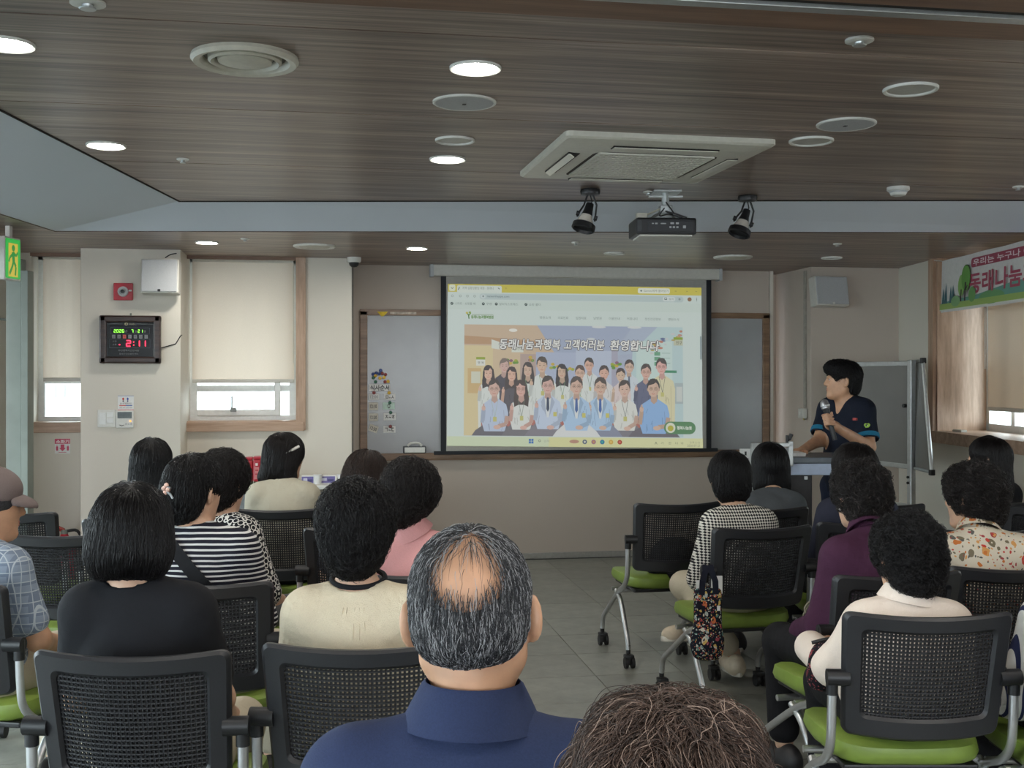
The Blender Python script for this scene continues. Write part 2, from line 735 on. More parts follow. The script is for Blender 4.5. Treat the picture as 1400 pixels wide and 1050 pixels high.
# folding-partition track across the ceiling near the camera
tk = struct(MB().box((1.6, 3.17, Z1 - 0.008), (6.4, 0.16, 0.016), 0.003).build('trim_5', 'beam_wood'))
MB().box((1.6, 3.06, Z1 - 0.012), (6.4, 0.045, 0.02), 0.002).build('track_rail', 'aluminium', tk)
MB().box((1.6, 3.025, Z1 - 0.004), (6.4, 0.03, 0.01)).build('track_slot', 'dark_gap', tk)
MB().box((1.6, 2.86, Z1 - 0.008), (6.4, 0.28, 0.016), 0.003).build('track_board', 'beam_wood', tk)
MB().box((1.6, 2.5, Z1 - 0.01), (6.4, 0.42, 0.02), 0.003).build('track_cover', 'oak_sill', tk)

# windows -------------------------------------------------------------


def window(name, x0, x1, y, z0, z1, rail):
    fr = MB()
    zf = (z0 + z1) / 2
    for x in (x0 + 0.03, x1 - 0.03):
        fr.box((x, y, zf), (0.06, 0.07, z1 - z0), 0.006)
    fr.box(((x0 + x1) / 2, y, z0 + 0.025), (x1 - x0, 0.09, 0.05), 0.006)
    fr.box(((x0 + x1) / 2, y, z1 - 0.03), (x1 - x0, 0.07, 0.06), 0.006)
    fr.box(((x0 + x1) / 2, y, rail), (x1 - x0, 0.06, 0.05), 0.006)
    o = struct(fr.build(name, 'pvc_white'))
    MB().box(((x0 + x1) / 2, y + 0.01, (z0 + rail) / 2), (x1 - x0 - .1, 0.006, rail - z0 - .05)).build('glass_pane', 'window_glass', o)
    MB().box(((x0 + x1) / 2, y + 0.01, (z1 + rail) / 2), (x1 - x0 - .1, 0.006, z1 - rail - .08)).build('glass_pane', 'window_glass', o)
    return o


win2 = window('window_2', w2a, w2b, YW + 0.22, SILL, 2.5, PY(330, 531, YW + .2).z)
sash = MB()
zb = PY(330, 577, YW + .2).z
sash.box(((w2a + w2b) / 2 - .05, YW + 0.19, zb + 0.075), (w2b - w2a - .22, 0.05, 0.05), 0.008)
sash.box((w2b - 0.15, YW + 0.19, zb + 0.19), (0.05, 0.05, 0.28), 0.006)
sash.build('sash', 'pvc_white', win2)
MB().box((PY(317, 560, YW).x, YW + 0.15, PY(317, 560, YW + .17).z), (0.045, 0.03, 0.035), 0.005).box((PY(315, 550, YW).x, YW + 0.15, PY(317, 551, YW + .17).z), (0.012, 0.02, 0.11), 0.003).build('window_latch', mat('latch_grey', (140, 146, 146), 0.4), win2)
win1 = window('window_1', w1a, w1b, YW + 0.22, SILL, 2.5, PY(80, 520, YW + .2).z)
s2 = MB().box(((w2a + w2b) / 2, YW + 0.09, SILL + 0.0), (w2b - w2a, 0.22, 0.03), 0.004)
s2.box(((w2a + w2b) / 2 + .03, YW - 0.02, SILL - 0.03), (w2b - w2a + .06, 0.04, 0.07), 0.004)
s2.build('window_sill', 'oak_sill', win2)
MB().box((w2b + 0.035, YW - 0.01, (SILL + Z2) / 2 - .03), (0.075, 0.035, Z2 - SILL + .06), 0.004).build('window_casing', 'oak_trim', win2)
MB().box(((w2a + w2b) / 2, YW - 0.005, Z2 - 0.012), (w2b - w2a, 0.03, 0.025)).build('window_head', 'beam_wood', win2)
s1 = MB().box(((w1a + w1b) / 2, YW + 0.07, SILL), (w1b - w1a, 0.24, 0.03), 0.004)
s1.box(((w1a + w1b) / 2, YW - 0.02, SILL - 0.03), (w1b - w1a + .06, 0.04, 0.07), 0.004)
s1.build('window_sill', 'oak_sill', win1)
MB().box((w1a - 0.0, YW + 0.1, (SILL + Z2) / 2), (0.02, 0.24, Z2 - SILL)).build('window_casing', 'wall_cream', win1)
MB().box(((w1a + w1b) / 2, YW - 0.005, Z2 - 0.012), (w1b - w1a, 0.03, 0.025)).build('window_head', 'beam_wood', win1)


def blind(name, label, x0, x1, y, z0, z1):
    r = thing(name, label, 'blind', ((x0 + x1) / 2, y, z1))
    h = z1 - z0
    m = MB()
    n = 14
    wd = x1 - x0
    for s in (0, 0.002):
        pass
    vs, fs = [], []
    for j in range(2):
        for i in range(n + 1):
            xx = -wd / 2 + wd * i / n
            vs.append((xx, 0.004 * math.sin(i * 1.7), -h * j))
    for i in range(n):
        fs.append((i, i + 1, n + 2 + i, n + 1 + i))
    m.add(vs, fs)
    m.build('blind_cloth', 'blind_fabric', r, True)
    MB().box((0, 0, -h), (wd, 0.018, 0.03), 0.006).build('bottom_bar', 'off_white', r)
    MB().tube([(-wd / 2, 0, 0.0), (wd / 2, 0, 0.0)], 0.022, 12).build('roller', 'off_white', r)
    MB().tube([(wd / 2 - 0.005, -0.03, 0), (wd / 2 - 0.005, -0.03, -h * 0.85)], 0.003, 6).build('bead_chain', 'off_white', r)
    return r


zb2 = PY(330, 521, YW + .13).z
blind('roller_blind', 'beige roller blind beside the whiteboard wall, above the low opened sash', xw(263, YW + .13) + .0, xw(402, YW + .13), YW + 0.13, zb2, 2.47)
blind('roller_blind', 'narrow beige roller blind between the steel door post and the clock pillar', xw(59, YW + .13), w1b, YW + 0.13, PY(85, 519, YW + .13).z, 2.47)

# right-hand window: deep oak reveal, blind, frame
rj = MB()
rj.hexa(*rwall(RW0, RW0 - 0.02, RSILL, 2.5, 0.0, 0.5))
wr = struct(rj.build('window_3', 'oak_trim'))
MB().hexa(*rwall(RW0 + .09, RW0 - 0.0, RSILL - .06, 2.48, -0.03, 0.0)).build('window_casing', 'oak_trim', wr)
MB().hexa(*rwall(RW0 + .09, RW1, RSILL - 0.085, RSILL + 0.005, -0.04, 0.49)).build('window_sill', 'oak_sill', wr)
fr = MB()
fr.hexa(*rwall(RW0, RW0 - 0.07, RSILL, 2.5, 0.42, 0.49))
fr.hexa(*rwall(RW0, RW1, RSILL, RSILL + 0.06, 0.42, 0.49))
fr.hexa(*rwall(RW0, RW1, 2.42, 2.5, 0.42, 0.49))
fr.hexa(*rwall(7.85, 7.79, RSILL, 2.5, 0.43, 0.48))
fr.hexa(*rwall(6.2, 6.14, RSILL, 2.5, 0.43, 0.48))
fr.build('window_frame', 'pvc_white', wr)
MB().hexa(*rwall(RW0 - .05, RW1, RSILL + .05, 2.45, 0.45, 0.456)).build('glass_pane', 'window_glass', wr)
MB().hexa(*rwall(RW0 - .15, RW1, RSILL + .0, 2.45, 0.44, 0.444))
rbz = PW(1370, 560, (right_x(8) + .36, 8), (right_x(6) + .36, 6)).z
rbl = thing('roller_blind', 'wide beige roller blind in the oak window by the banner', 'blind', (right_x(6.4) + 0.36, 6.4, 2.46), -RA)
MB().box((0, 0, -(2.46 - rbz) / 2), (0.003, 3.4, 2.46 - rbz)).build('blind_cloth', 'blind_fabric', rbl)
MB().box((0, 0, -(2.46 - rbz)), (0.018, 3.4, 0.03), 0.006).build('bottom_bar', 'off_white', rbl)
MB().tube([(0, -1.7, 0), (0, 1.7, 0)], 0.022, 12).build('roller', 'off_white', rbl)
MB().tube([(-0.03, 1.69, 0), (-0.03, 1.69, -.85)], 0.004, 6).build('bead_chain', 'off_white', rbl)
e = thing('chalk_eraser', 'small pale eraser lying on the oak sill of the right window', 'eraser', PW(1312, 589, (right_x(8) + .1, 8), (right_x(6) + .1, 6)) * 1.0, 0)
e.location.z = RSILL
MB().box((0, 0, 0.014), (0.05, 0.12, 0.016), 0.004).build('grip', 'off_white', e)
MB().box((0, 0, 0.004), (0.05, 0.12, 0.008)).build('felt', 'speaker_grey', e)

# left glass front ----------------------------------------------------
gl = struct(MB().box((left_x(7.9) + 0.07, 7.87, 1.16), (0.10, 0.07, 2.32), 0.004, rot=(0, 0, -LEFT_ANG)).build('door_1', 'steel'))
dp = MB()
pA, pB = P(24, 500, 7.66), P(38, 500, 7.75)
MB().box((left_x(7.80) + .17, 7.82, 1.12), (0.045, 0.09, 2.24), 0.004, rot=(0, 0, -LEFT_ANG)).build('door_stile', 'steel', gl)
MB().box((left_x(5.2), 5.2, 2.35), (0.09, 5.6, 0.06), 0.004, rot=(0, 0, -LEFT_ANG)).build('door_head', 'steel', gl)
for yy in (6.7, 5.6, 4.5, 3.0, 1.4, -0.2, -1.8):
    MB().box((left_x(yy), yy, 1.2), (0.05, 0.05, 2.4), 0.004, rot=(0, 0, -LEFT_ANG)).build('mullion', 'steel', gl)
ps = [7.84, 6.7, 5.6, 4.5, 3.0, 1.4, -0.2, -1.8, -3.2]
for a, b in zip(ps[:-1], ps[1:]):
    yy = (a + b) / 2
    MB().box((left_x(yy), yy, 1.2), (0.008, abs(a - b) - 0.06, 2.3), rot=(0, 0, -LEFT_ANG)).build('glass_pane', 'window_glass', gl)
hg = P(26, 440, 7.6)
MB().box((hg.x, hg.y - .0, hg.z), (0.05, 0.05, 0.09), 0.006).tube([(hg.x - .12, hg.y - .12, hg.z + .015), (hg.x + .03, hg.y - .04, hg.z)], 0.008).build('door_hinge', 'steel', gl)
struct(MB().box((-2.45, 8.5, 1.24), (0.06, 1.3, 2.48)).build('wall_left', 'wall_cream'))

# ground and buildings outside ---------------------------------------
struct(MB().box((0, 60, -14), (400, 300, 0.2)).build('ground_outside', mat('asphalt', (120, 124, 126), 0.9)))


def building(label, c, size, floors, bays, wallm):
    b = thing('apartment_building', label, 'building', c)
    MB().box((0, 0, size[2] / 2), size).build('facade', wallm, b)
    m = MB()
    for i in range(floors):
        for j in range(bays):
            zz = size[2] * (i + 0.55) / floors
            m.box((size[0] * ((j + .5) / bays - .5), -size[1] / 2, zz), (size[0] / bays * .62, 0.3, size[2] / floors * .5))
            m.box((size[0] / 2, size[1] * ((j + .5) / bays - .5), zz), (0.3, size[1] / bays * .62, size[2] / floors * .5))
    o = m.build('window_rows', 'facade_glass', b)
    o['kind'] = 'stuff'
    MB().box((0, 0, size[2] + .5), (size[0] * .4, size[1] * .5, 1.4)).build('roof_housing', wallm, b)
    return b


g = P(4, 515, 95)
building('tall pale apartment tower seen through the glass door at the left edge', (g.x - 4, g.y, -14), (16, 14, 46), 18, 4, 'concrete_pale')
g = P(88, 515, 60)
building('low white block seen below the narrow blind', (g.x, g.y, -14), (8, 10, 13.2), 6, 4, mat('facade_white', (230, 232, 232), 0.8))
g = P(66, 515, 75)
building('taller pale block behind the low white block outside', (g.x - 6, g.y, -14), (9, 10, 17), 8, 3, 'concrete_pale')

# ================================================================== ON THE CEILING


def disc_thing(kind, label, cat, px, py, z, dia, group):
    p = PZ(px, py, z)
    r = thing(kind, label, cat, (p.x, p.y, z), 0, group)
    return r, dia / 2


lamp_face = emit_mat('lamp_face', (255, 250, 240), LAMP_STRENGTH)
DL = [
    (8, 59, Z1, .18, 'lit round downlight at the left edge, level with the big round vent'),
    (650, 92, Z1, .18, 'lit round downlight just above the round speaker in mid ceiling'),
    (612, 217, Z1, .18, 'lit round downlight next to the small unlit lamp, left of the air conditioner'),
    (145, 198, Z1, .18, 'lit round downlight near the left painted slope'),
    (283, 331, Z2, .16, 'lit round downlight in the low ceiling above the window blind'),
    (570, 339, Z2, .16, 'lit round downlight in the low ceiling left of the screen housing'),
]
lamp_me = {}


def downlight(label, loc, dia, face, group='lit round downlights'):
    r = dia / 2
    o = thing('downlight', label, 'ceiling light', loc, 0, group)
    MB().lathe([(r * 1.0, 0.0), (r * 1.0, -0.006), (r * .97, -0.010), (r * .88, -0.008), (r * .84, -0.002)], n=28).build('rim', 'white_plastic', o, True)
    MB().lathe([(0, -0.004), (r * .5, -0.0042), (r * .85, -0.003)], n=28).build('diffuser', face, o, True)
    return o


for px, py, z, dia, lab in DL:
    p = PZ(px, py, z)
    downlight(lab, (p.x, p.y, z), dia, lamp_face)
# the room goes on behind the camera with the same lamps
BEHIND = ['left of the near vent', 'above the balding man', 'above the cream shirt', 'over the far left seats behind the camera', 'just behind the camera', 'behind the camera at the right', 'rearmost at the middle', 'rearmost at the right']
for i, (x, y) in enumerate(((-0.6, 2.3), (0.75, 1.9), (2.3, 2.2), (-0.8, 0.4), (0.8, 0.2), (2.4, 0.3), (0.6, -1.6), (2.3, -1.6))):
    downlight('lit downlight outside the picture, ' + BEHIND[i], (x, y, Z1), .18, lamp_face)
unlit = mat('unlit_diffuser', (184, 182, 174), 0.35, grain=0.02)
for px, py, z, dia, lab in [
    (622, 191, Z1, .18, 'small unlit downlight just above a lit one in mid ceiling'),
    (1245, 121, Z1, .20, 'unlit round downlight highest of the three discs at the right'),
    (1109, 192, Z1, .20, 'unlit round downlight lowest of the three discs, right of the air conditioner'),
    (840, 346, Z2, .16, 'unlit downlight in the low ceiling above the screen'),
    (1137, 352, Z2, .16, 'unlit downlight in the low ceiling above the right pillar'),
]:
    p = PZ(px, py, z)
    downlight(lab, (p.x, p.y, z), dia, unlit, 'unlit round downlights')
for px, py, lab in [(635, 139, 'round flush ceiling speaker between the two lit downlights'), (1157, 169, 'round flush ceiling speaker between two unlit lamps at the right')]:
    p = PZ(px, py, Z1)
    o = thing('ceiling_speaker', lab, 'speaker', (p.x, p.y, Z1), 0, 'ceiling speakers')
    MB().lathe([(.124, 0), (.124, -.006), (.118, -.009), (.112, -.006)], n=32).build('rim', 'white_plastic', o, True)
    MB().lathe([(0, -.0082), (.113, -.0076)], n=32).build('grille', 'speaker_grey', o)
    MB().box((0, 0.01, -.008), (.014, .02, .004), .001).build('badge', 'black_plastic', o)
p = PZ(335, 78, Z1)
o = thing('round_air_vent', 'large round ceiling diffuser with stepped rings at upper left', 'vent', (p.x, p.y, Z1))
MB().lathe([(.175, 0), (.178, -.012), (.168, -.024), (.148, -.02), (.136, -.006), (.135, 0)], n=36).build('outer_ring', 'vent_beige', o, True)
MB().lathe([(.122, 0), (.121, -.016), (.112, -.022), (.102, -.008), (.1, 0)], n=36).build('inner_ring', 'vent_beige', o, True)
MB().lathe([(.092, -.003), (.088, -.018), (.05, -.026), (0, -.027)], n=36).build('center_disc', 'vent_beige', o, True)
MB().lathe([(.137, -.001), (.1, -.002), (0, -.002)], n=36).build('throat', mat('vent_throat', (96, 92, 84), 0.6), o)
for px, py, lab in [(430, 336, 'round ceiling diffuser in the low ceiling above the window casing'), (1002, 351, 'round ceiling diffuser in the low ceiling right of the projector')]:
    p = PZ(px, py, Z2)
    o = thing('round_air_vent', lab, 'vent', (p.x, p.y, Z2))
    MB().lathe([(.15, 0), (.15, -.008), (.138, -.014), (.12, -.006)], n=32).build('outer_ring', 'white_plastic', o, True)
    MB().lathe([(.114, -.004), (.1, -.014), (.05, -.02), (0, -.021)], n=32).build('center_disc', 'vent_beige', o, True)
for px, py, z, r, lab in [
    (1175, 54, Z1, .045, 'white sprinkler head at upper right near the ceiling track'),
    (250, 217, Z1, .03, 'small sprinkler head near the left slope'),
    (887, 262, Z1, .035, 'sprinkler head between the air conditioner and the projector'),
    (120, 3, Z1, .05, 'sprinkler head cut by the top edge of the picture'),
    (1392, 255, Z1, .03, 'sprinkler head at the right edge of the main ceiling'),
    (335, 326, Z2, .03, 'sprinkler head in the low ceiling between a lamp and a vent'),
    (787, 331, Z2, .03, 'sprinkler head in the low ceiling under the left spotlight'),
    (1145, 333, Z2, .03, 'sprinkler head in the low ceiling above the right pillar'),
]:
    p = PZ(px, py, z)
    o = thing('sprinkler', lab, 'sprinkler', (p.x, p.y, z), 0, 'ceiling sprinklers')
    MB().lathe([(r, 0), (r, -.006), (r * .75, -.010), (r * .4, -.008)], n=18).build('plate', 'white_plastic', o, True)
    MB().lathe([(r * .34, -.004), (r * .3, -.014), (r * .2, -.017), (r * .5, -.018), (r * .45, -.021), (0, -.021)], n=12).build('head', 'aluminium', o, True)
p = PZ(1228, 256, Z1)
o = thing('smoke_detector', 'white domed smoke detector at the right of the main ceiling', 'detector', (p.x, p.y, Z1))
MB().lathe([(.062, 0), (.062, -.018), (.055, -.022)], n=24).build('base', 'white_plastic', o, True)
MB().lathe([(.046, -.022), (.046, -.034), (.04, -.046), (.02, -.052), (0, -.053)], n=24).build('dome', 'white_plastic', o, True)
MB().lathe([(.05, -.024), (.05, -.03), (.046, -.032)], n=24).build('slot_ring', 'speaker_grey', o)

# cassette air conditioner
ac = thing('air_conditioner', 'white ceiling cassette air conditioner with perforated grille', 'air conditioner', (1.515, 5.345, Z1), math.radians(1.6))
A = MB()
hw = 0.49
ring = [(hw, 0.0), (hw, -.022), (hw - .012, -.03), (hw - .10, -.042)]


def sq(r, z, rc=0.03):
    pts = []
    for a0, sx, sy in ((0, 1, 1), (90, -1, 1), (180, -1, -1), (270, 1, -1)):
        for k in range(4):
            a = math.radians(a0 + 30 * k)
            pts.append((sx * (r - rc) + rc * math.cos(a), sy * (r - rc) * 1.06 + rc * math.sin(a), z))
    return pts


loops = [sq(r, z) for r, z in ring] + [sq(.30, -.046, .06)]
vs = [p for l in loops for p in l]
n = len(loops[0])
fs = [(i * n + k, i * n + (k + 1) % n, (i + 1) * n + (k + 1) % n, (i + 1) * n + k) for i in range(len(loops) - 1) for k in range(n)]
A.add(vs, fs)
A.build('bezel', 'ac_white', ac)
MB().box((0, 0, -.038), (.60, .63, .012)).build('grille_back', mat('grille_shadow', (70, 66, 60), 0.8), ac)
G = MB()
gh = 0.275
for i in range(23):
    x = -gh + 2 * gh * i / 22
    G.box((x, 0, -.047), (.010, 2 * gh * 1.04, .008))
for i in range(13):
    yv = (-gh + 2 * gh * i / 12) * 1.04
    G.box((0, yv, -.0475), (2 * gh, .014, .009))
o = G.build('grille', 'ac_white', ac)
for k in range(4):
    ang = k * math.pi / 2
    R = Matrix.Rotation(ang, 4, 'Z')
    yy = .40 if k % 2 == 0 else .385
    MB().box((0, yy, -.041), (.50, .055, .012), .004, M=R).build('air_slot', 'dark_gap', ac)
    op = 0.0 if k != 1 else 0.6
    MB().box((0, yy + (.012 if k == 1 else 0), -.048 - (.006 if k == 1 else 0)), (.49, .05 if k != 1 else .03, .006), .002, M=R, rot=(op, 0, 0)).build('louver', 'ac_white', ac)
MB().box((.04, .31, -.049), (.07, .006, .002)).build('badge', 'speaker_grey', ac)


# spotlights
def spotlight(px, py, Zc_tilt, label, flip):
    p = PZ(px, py, Z1)
    o = thing('track_spotlight', label, 'spotlight', (p.x, p.y, Z1), -TH, 'black ceiling spotlights')
    MB().lathe([(.055, 0), (.058, -.012), (.054, -.03), (.03, -.034)], n=20).build('canopy', 'black_plastic', o, True)
    M = Matrix.Translation((-.02 * flip, 0, -.15)) @ Euler((math.radians(-12), math.radians(16 * flip), 0)).to_matrix().to_4x4()
    b = MB()
    for s in (-1, 1):
        b.tube([(s * .015, 0, -.03), (s * .036, 0, -.09), M @ Vector((s * .05, 0, 0)), M @ Vector((s * .052, 0, -.02))], .006, 6)
        b.cyl(M @ Vector((s * .042, 0, 0)), M @ Vector((s * .062, 0, 0)), .014, 10)
    b.tube([(0, 0, -.03), (.01, 0.01, -.07), M @ Vector((0, 0, .06))], .004, 6)
    b.build('yoke', 'black_plastic', o, True)
    MB().lathe([(.0, .075), (.022, .075), (.026, .03), (.034, .0)], n=16, M=M).build('socket', 'black_plastic', o, True)
    MB().lathe([(.034, .0), (.044, -.03), (.058, -.062)], n=20, M=M).build('bulb', 'bulb_glass', o, True)
    MB().lathe([(.0585, -.05), (.066, -.055), (.068, -.085), (.06, -.09), (.056, -.07), (0, -.068)], n=20, M=M).build('lamp_ring', 'black_plastic', o, True)


spotlight(807, 259, 6, 'black spotlight hanging left of the projector', 1)
spotlight(1022, 268, 6, 'black spotlight hanging right of the projector', 1.3)

# projector
pc = P(905, 313, 6.55)
pr = thing('projector', 'black projector on a metal ceiling bracket in front of the screen', 'projector', (pc.x, pc.y, Z1), -TH * 0.6)
zz = pc.z - Z1
MB().box((0, 0, zz), (.345, .27, .095), .012).build('casing', 'black_plastic', pr)
MB().box((0, .0, zz - .052), (.30, .24, .012), .004).build('bottom_cover', 'off_white', pr)
MB().box((0.02, -.136, zz - .002), (.26, .008, .06), .003).build('port_panel', mat('port_grey', (40, 42, 46), 0.5), pr)
pp = MB()
for i, (dx, dz, wd, hh) in enumerate(((-.08, .012, .012, .006), (-.06, .012, .014, .008), (-.02, .012, .03, .006), (.03, .014, .02, .01), (.06, .014, .016, .01), (.02, -.008, .012, .01), (.04, -.008, .012, .01), (.06, -.008, .012, .01), (.10, -.006, .016, .016))):
    MB().box((dx, -.142, zz + dz), (wd, .006, hh), .001).build('port', 'speaker_grey', pr)
MB().box((-.155, -.137, zz), (.022, .006, .06), .002).build('side_grille', mat('grille_dark', (52, 54, 58), 0.5), pr)
MB().lathe([(.0, .0), (.04, 0), (.04, .03), (.03, .032), (.03, .01), (0, .01)], c=(.09, .135, zz), n=20, M=Matrix.Rotation(-math.pi / 2, 4, 'X')).build('lens', 'black_plastic', pr, True)
br = MB()
br.box((.02, 0, -.006), (.16, .16, .012), .003)
br.cyl((.02, 0, 0), (.02, 0, zz * .55), .022, 12)
br.box((.02, 0, zz * .5), (.07, .07, .05), .006)
for sx in (-1, 1):
    for sy in (-1, 1):
        br.tube([(.02, 0, zz * .5 + .0), (.02 + sx * .08, sy * .07, zz + .065), (.02 + sx * .1, sy * .09, zz + .045)], .007, 6)
br.box((.02, 0, -.03), (.2, .03, .01), .002).box((.06, 0, zz + .06), (.2, .02, .012), .002)
br.build('bracket', 'aluminium', pr)
cb = MB()
cb.tube([(.02, -.02, zz * .4), (-.03, -.08, zz * .7), (.02, -.1, zz + .07), (.09, -.13, zz + .045)], .004, 6, sub=5)
cb.tube([(.02, -.02, zz * .3), (.05, -.09, zz * .65), (.0, -.1, zz + .09), (.12, -.12, zz + .05)], .004, 6, sub=5)
cb.build('cable', 'black_plastic', pr, True)
MB().tube([(-.11, -.03, zz + .07), (.0, -.02, zz * .45)], .006, 6).box((-.125, -.03, zz + .07), (.06, .05, .03), .004).build('antenna_box', 'vent_beige', pr)

# dome camera at the end of the window wall
p = PZ(484, 352, Z2)
o = thing('dome_camera', 'small white dome camera under the low ceiling beside the wall corner', 'camera', (p.x, p.y, Z2))
MB().lathe([(.055, 0), (.055, -.03), (.048, -.04)], n=20).build('base', 'white_plastic', o, True)
MB().lathe([(.04, -.04), (.036, -.06), (.022, -.074), (0, -.078)], n=20).build('dome', 'black_plastic', o, True)

# ================================================================== FRONT WALL
YB = YF - 0.03
wb = thing('whiteboard', 'very wide wall whiteboard in an oak frame behind the screen', 'whiteboard', (2.08, YF, 1.5))
x0, x1 = xw(492, YB) - 2.08, xw(1052, YB) - 2.08
zt, zbm = PY(492, 425, YB).z - 1.5, PY(700, 622, YB).z - 1.5
MB().box(((x0 + x1) / 2, -.008, (zt + zbm) / 2), (x1 - x0 - .05, .014, zt - zbm)).build('writing_surface', 'board_white', wb)
fwid = .062
MB().box((x0 + fwid / 2, -.018, (zt + zbm) / 2), (fwid, .036, zt - zbm), .004).build('frame_side', 'oak_board', wb)
MB().box((x1 - fwid / 2, -.018, (zt + zbm) / 2), (fwid, .036, zt - zbm), .004).build('frame_side', 'oak_board', wb)
MB().box(((x0 + x1) / 2, -.018, zt - fwid / 2 + .02), (x1 - x0, .036, fwid * .8), .004).build('frame_top', 'oak_board', wb)
MB().box(((x0 + x1) / 2, -.035, zbm + .0), (x1 - x0, .07, .05), .005).build('tray', 'oak_board', wb)
MB().box(((x0 + x1) / 2 - .0, -.035, zbm - .03), (x1 - x0 - .1, .05, .012), .003).build('tray_lip', 'oak_board', wb)

ei = PY(567, 618, YF - .06)
e = thing('board_eraser', 'grey whiteboard eraser on the oak tray left of the screen', 'eraser', (ei.x, YF - .045, zbm + 1.5 + .025))
MB().box((0, 0, .03), (.19, .05, .06), .01).build('felt', mat('felt_grey', (92, 94, 98), 0.9), e)
MB().box((0, -.028, .028), (.17, .012, .045), .006).build('body', 'white_plastic', e)
MB().tube([(-.06, -.02, .062), (-.03, -.02, .085), (.03, -.02, .085), (.06, -.02, .062)], .01, 8, sub=3).build('grip', 'white_plastic', e, True)

MAGY = YF - 0.0165


def flat_card(label, px0, py0, px1, py1, txt, rot=0.0, col='paper_white', tcol=(50, 50, 54), tw=.7, th=.45, group='paper cards on the whiteboard'):
    a, b = PY(px0, py0, MAGY), PY(px1, py1, MAGY)
    wd, hh = b.x - a.x, a.z - b.z
    o = thing('paper_card', label, 'card', ((a.x + b.x) / 2, MAGY, (a.z + b.z) / 2), 0, group)
    o.rotation_euler = (0, rot, 0)
    MB().box((0, -.0008, 0), (wd, .0016, hh), 0).build('sheet', col, o)
    ik = Ink()
    if txt:
        ik.text(txt, -wd * tw / 2, -hh * th / 2, wd * tw, hh * th, tcol, 0, bold=wd * .012)
    for q in ((-.5, -.5, .5, -.47), (-.5, .47, .5, .5), (-.5, -.5, -.485, .5), (.485, -.5, .5, .5)):
        ik.rect(q[0] * wd, q[1] * hh, q[2] * wd, q[3] * hh, (150, 152, 156), 0)
    ik.build('lettering', lambda x, y: (x, -.0016, -y), 'print_ink', o)
    return o


flat_card('white title card lettered in Korean, heading the small cards', 504, 525, 534, 535, '식사순서', tw=.86, th=.75)
flat_card('white card reading 12:00 under the title card', 504, 538, 519, 547, '12:00', tcol=(150, 152, 156))
flat_card('uppermost cream card, reading 12:10', 504, 550, 517, 561, '12:10', col=mat('paper_cream', (206, 202, 190), 0.7))
flat_card('middle cream card, reading 12:20, just above the tilted one', 504, 565, 517, 576, '12:20', col='paper_cream', th=.4)
flat_card('tilted cream card reading 12:30 at the foot of the left column', 504, 581, 517, 591, '12:30', rot=0.35, col='paper_cream')
flat_card('white card with a few Korean letters beside the 12:00 card', 525, 538, 541, 547, 'ㅁ-ㅅ')
flat_card('pale green card with one Korean letter', 523, 550, 540, 560, 'ㅇ', col=mat('paper_mint', (190, 212, 200), 0.7), tw=.22, th=.6)
flat_card('white card with Korean letters beside the 12:20 card', 524, 564, 542, 575, 'ㅈ~ㅎ')
flat_card('white card with Korean letters lowest in the right column', 524, 582, 541, 592, 'ㄱ~ㄷ')
MC = {'blue': (34, 58, 120), 'red': (128, 44, 42), 'yellow': (220, 176, 52), 'green': (40, 96, 74)}
for c in MC:
    mat('magnet_' + c, MC[c], 0.35, grain=0.03)
for cx, cy, c, lab in [
    (520.5, 506.5, 'blue', 'blue round magnet topmost of the cluster'), (510, 511.5, 'blue', 'blue round magnet leftmost of the cluster'),
    (514.5, 510, 'blue', 'blue round magnet second from the left in the cluster'), (518.5, 511, 'blue', 'blue round magnet in the middle of the cluster'),
    (522.5, 510.5, 'red', 'dark red magnet beside the topmost blue one'), (527, 512, 'red', 'dark red magnet at the right of the cluster'),
    (513.3, 513.5, 'yellow', 'yellow magnet tucked under the blue ones'), (519.5, 517, 'yellow', 'yellow magnet in the middle of the lower row'),
    (525, 516, 'yellow', 'yellow magnet right of the middle yellow one'), (510.5, 516.5, 'green', 'green magnet at the left of the cluster'),
    (513.5, 522, 'green', 'green magnet just above the title card'), (526.5, 522, 'red', 'dark red magnet above the right end of the title card'),
    (530.5, 521.5, 'yellow', 'yellow magnet at the right end above the title card'),
    (511.3, 537, 'red', 'dark red magnet holding the 12:00 card'), (532, 537, 'yellow', 'yellow magnet holding the card beside 12:00'),
    (533, 550.5, 'green', 'green magnet on the pale green card'), (534, 564, 'green', 'green magnet holding the card beside 12:20'),
    (533.7, 583, 'red', 'dark red magnet on the lowest white card')]:
    p = PY(cx, cy, MAGY - .004)
    o = MB().lathe([(.0145, 0), (.0145, -.007), (.012, -.012), (.006, -.0135), (0, -.014)], n=14, M=Matrix.Rotation(-math.pi / 2, 4, 'X')).build('magnet', 'magnet_' + c, None, True)
    o.location = (p.x, MAGY - .0025, p.z)
    tag(o, lab, 'magnet', 'round magnets on the whiteboard')
p = PY(523, 428, YF - .04)
o = MB().prism([(-.045, 0), (.045, 0), (.01, -.038), (-.01, -.04)], 0, .003).build('sticky_note', mat('note_yellow', (222, 190, 50), 0.7))
o.location = (p.x, YF - .037, p.z + .012)
o.rotation_euler = (math.pi / 2, 0, 0)
tag(o, 'yellow paper triangle stuck on the top oak frame', 'note')
p = PY(543, 428, YF - .04)
o = MB().box((0, 0, 0), (.22, .006, .02), .002).build('clear_tape', mat('tape_clear', (170, 156, 140), 0.15, grain=.2, gscale=30))
o.location = (p.x + .05, YF - .038, p.z)
tag(o, 'shiny tape strip along the top oak frame', 'tape')

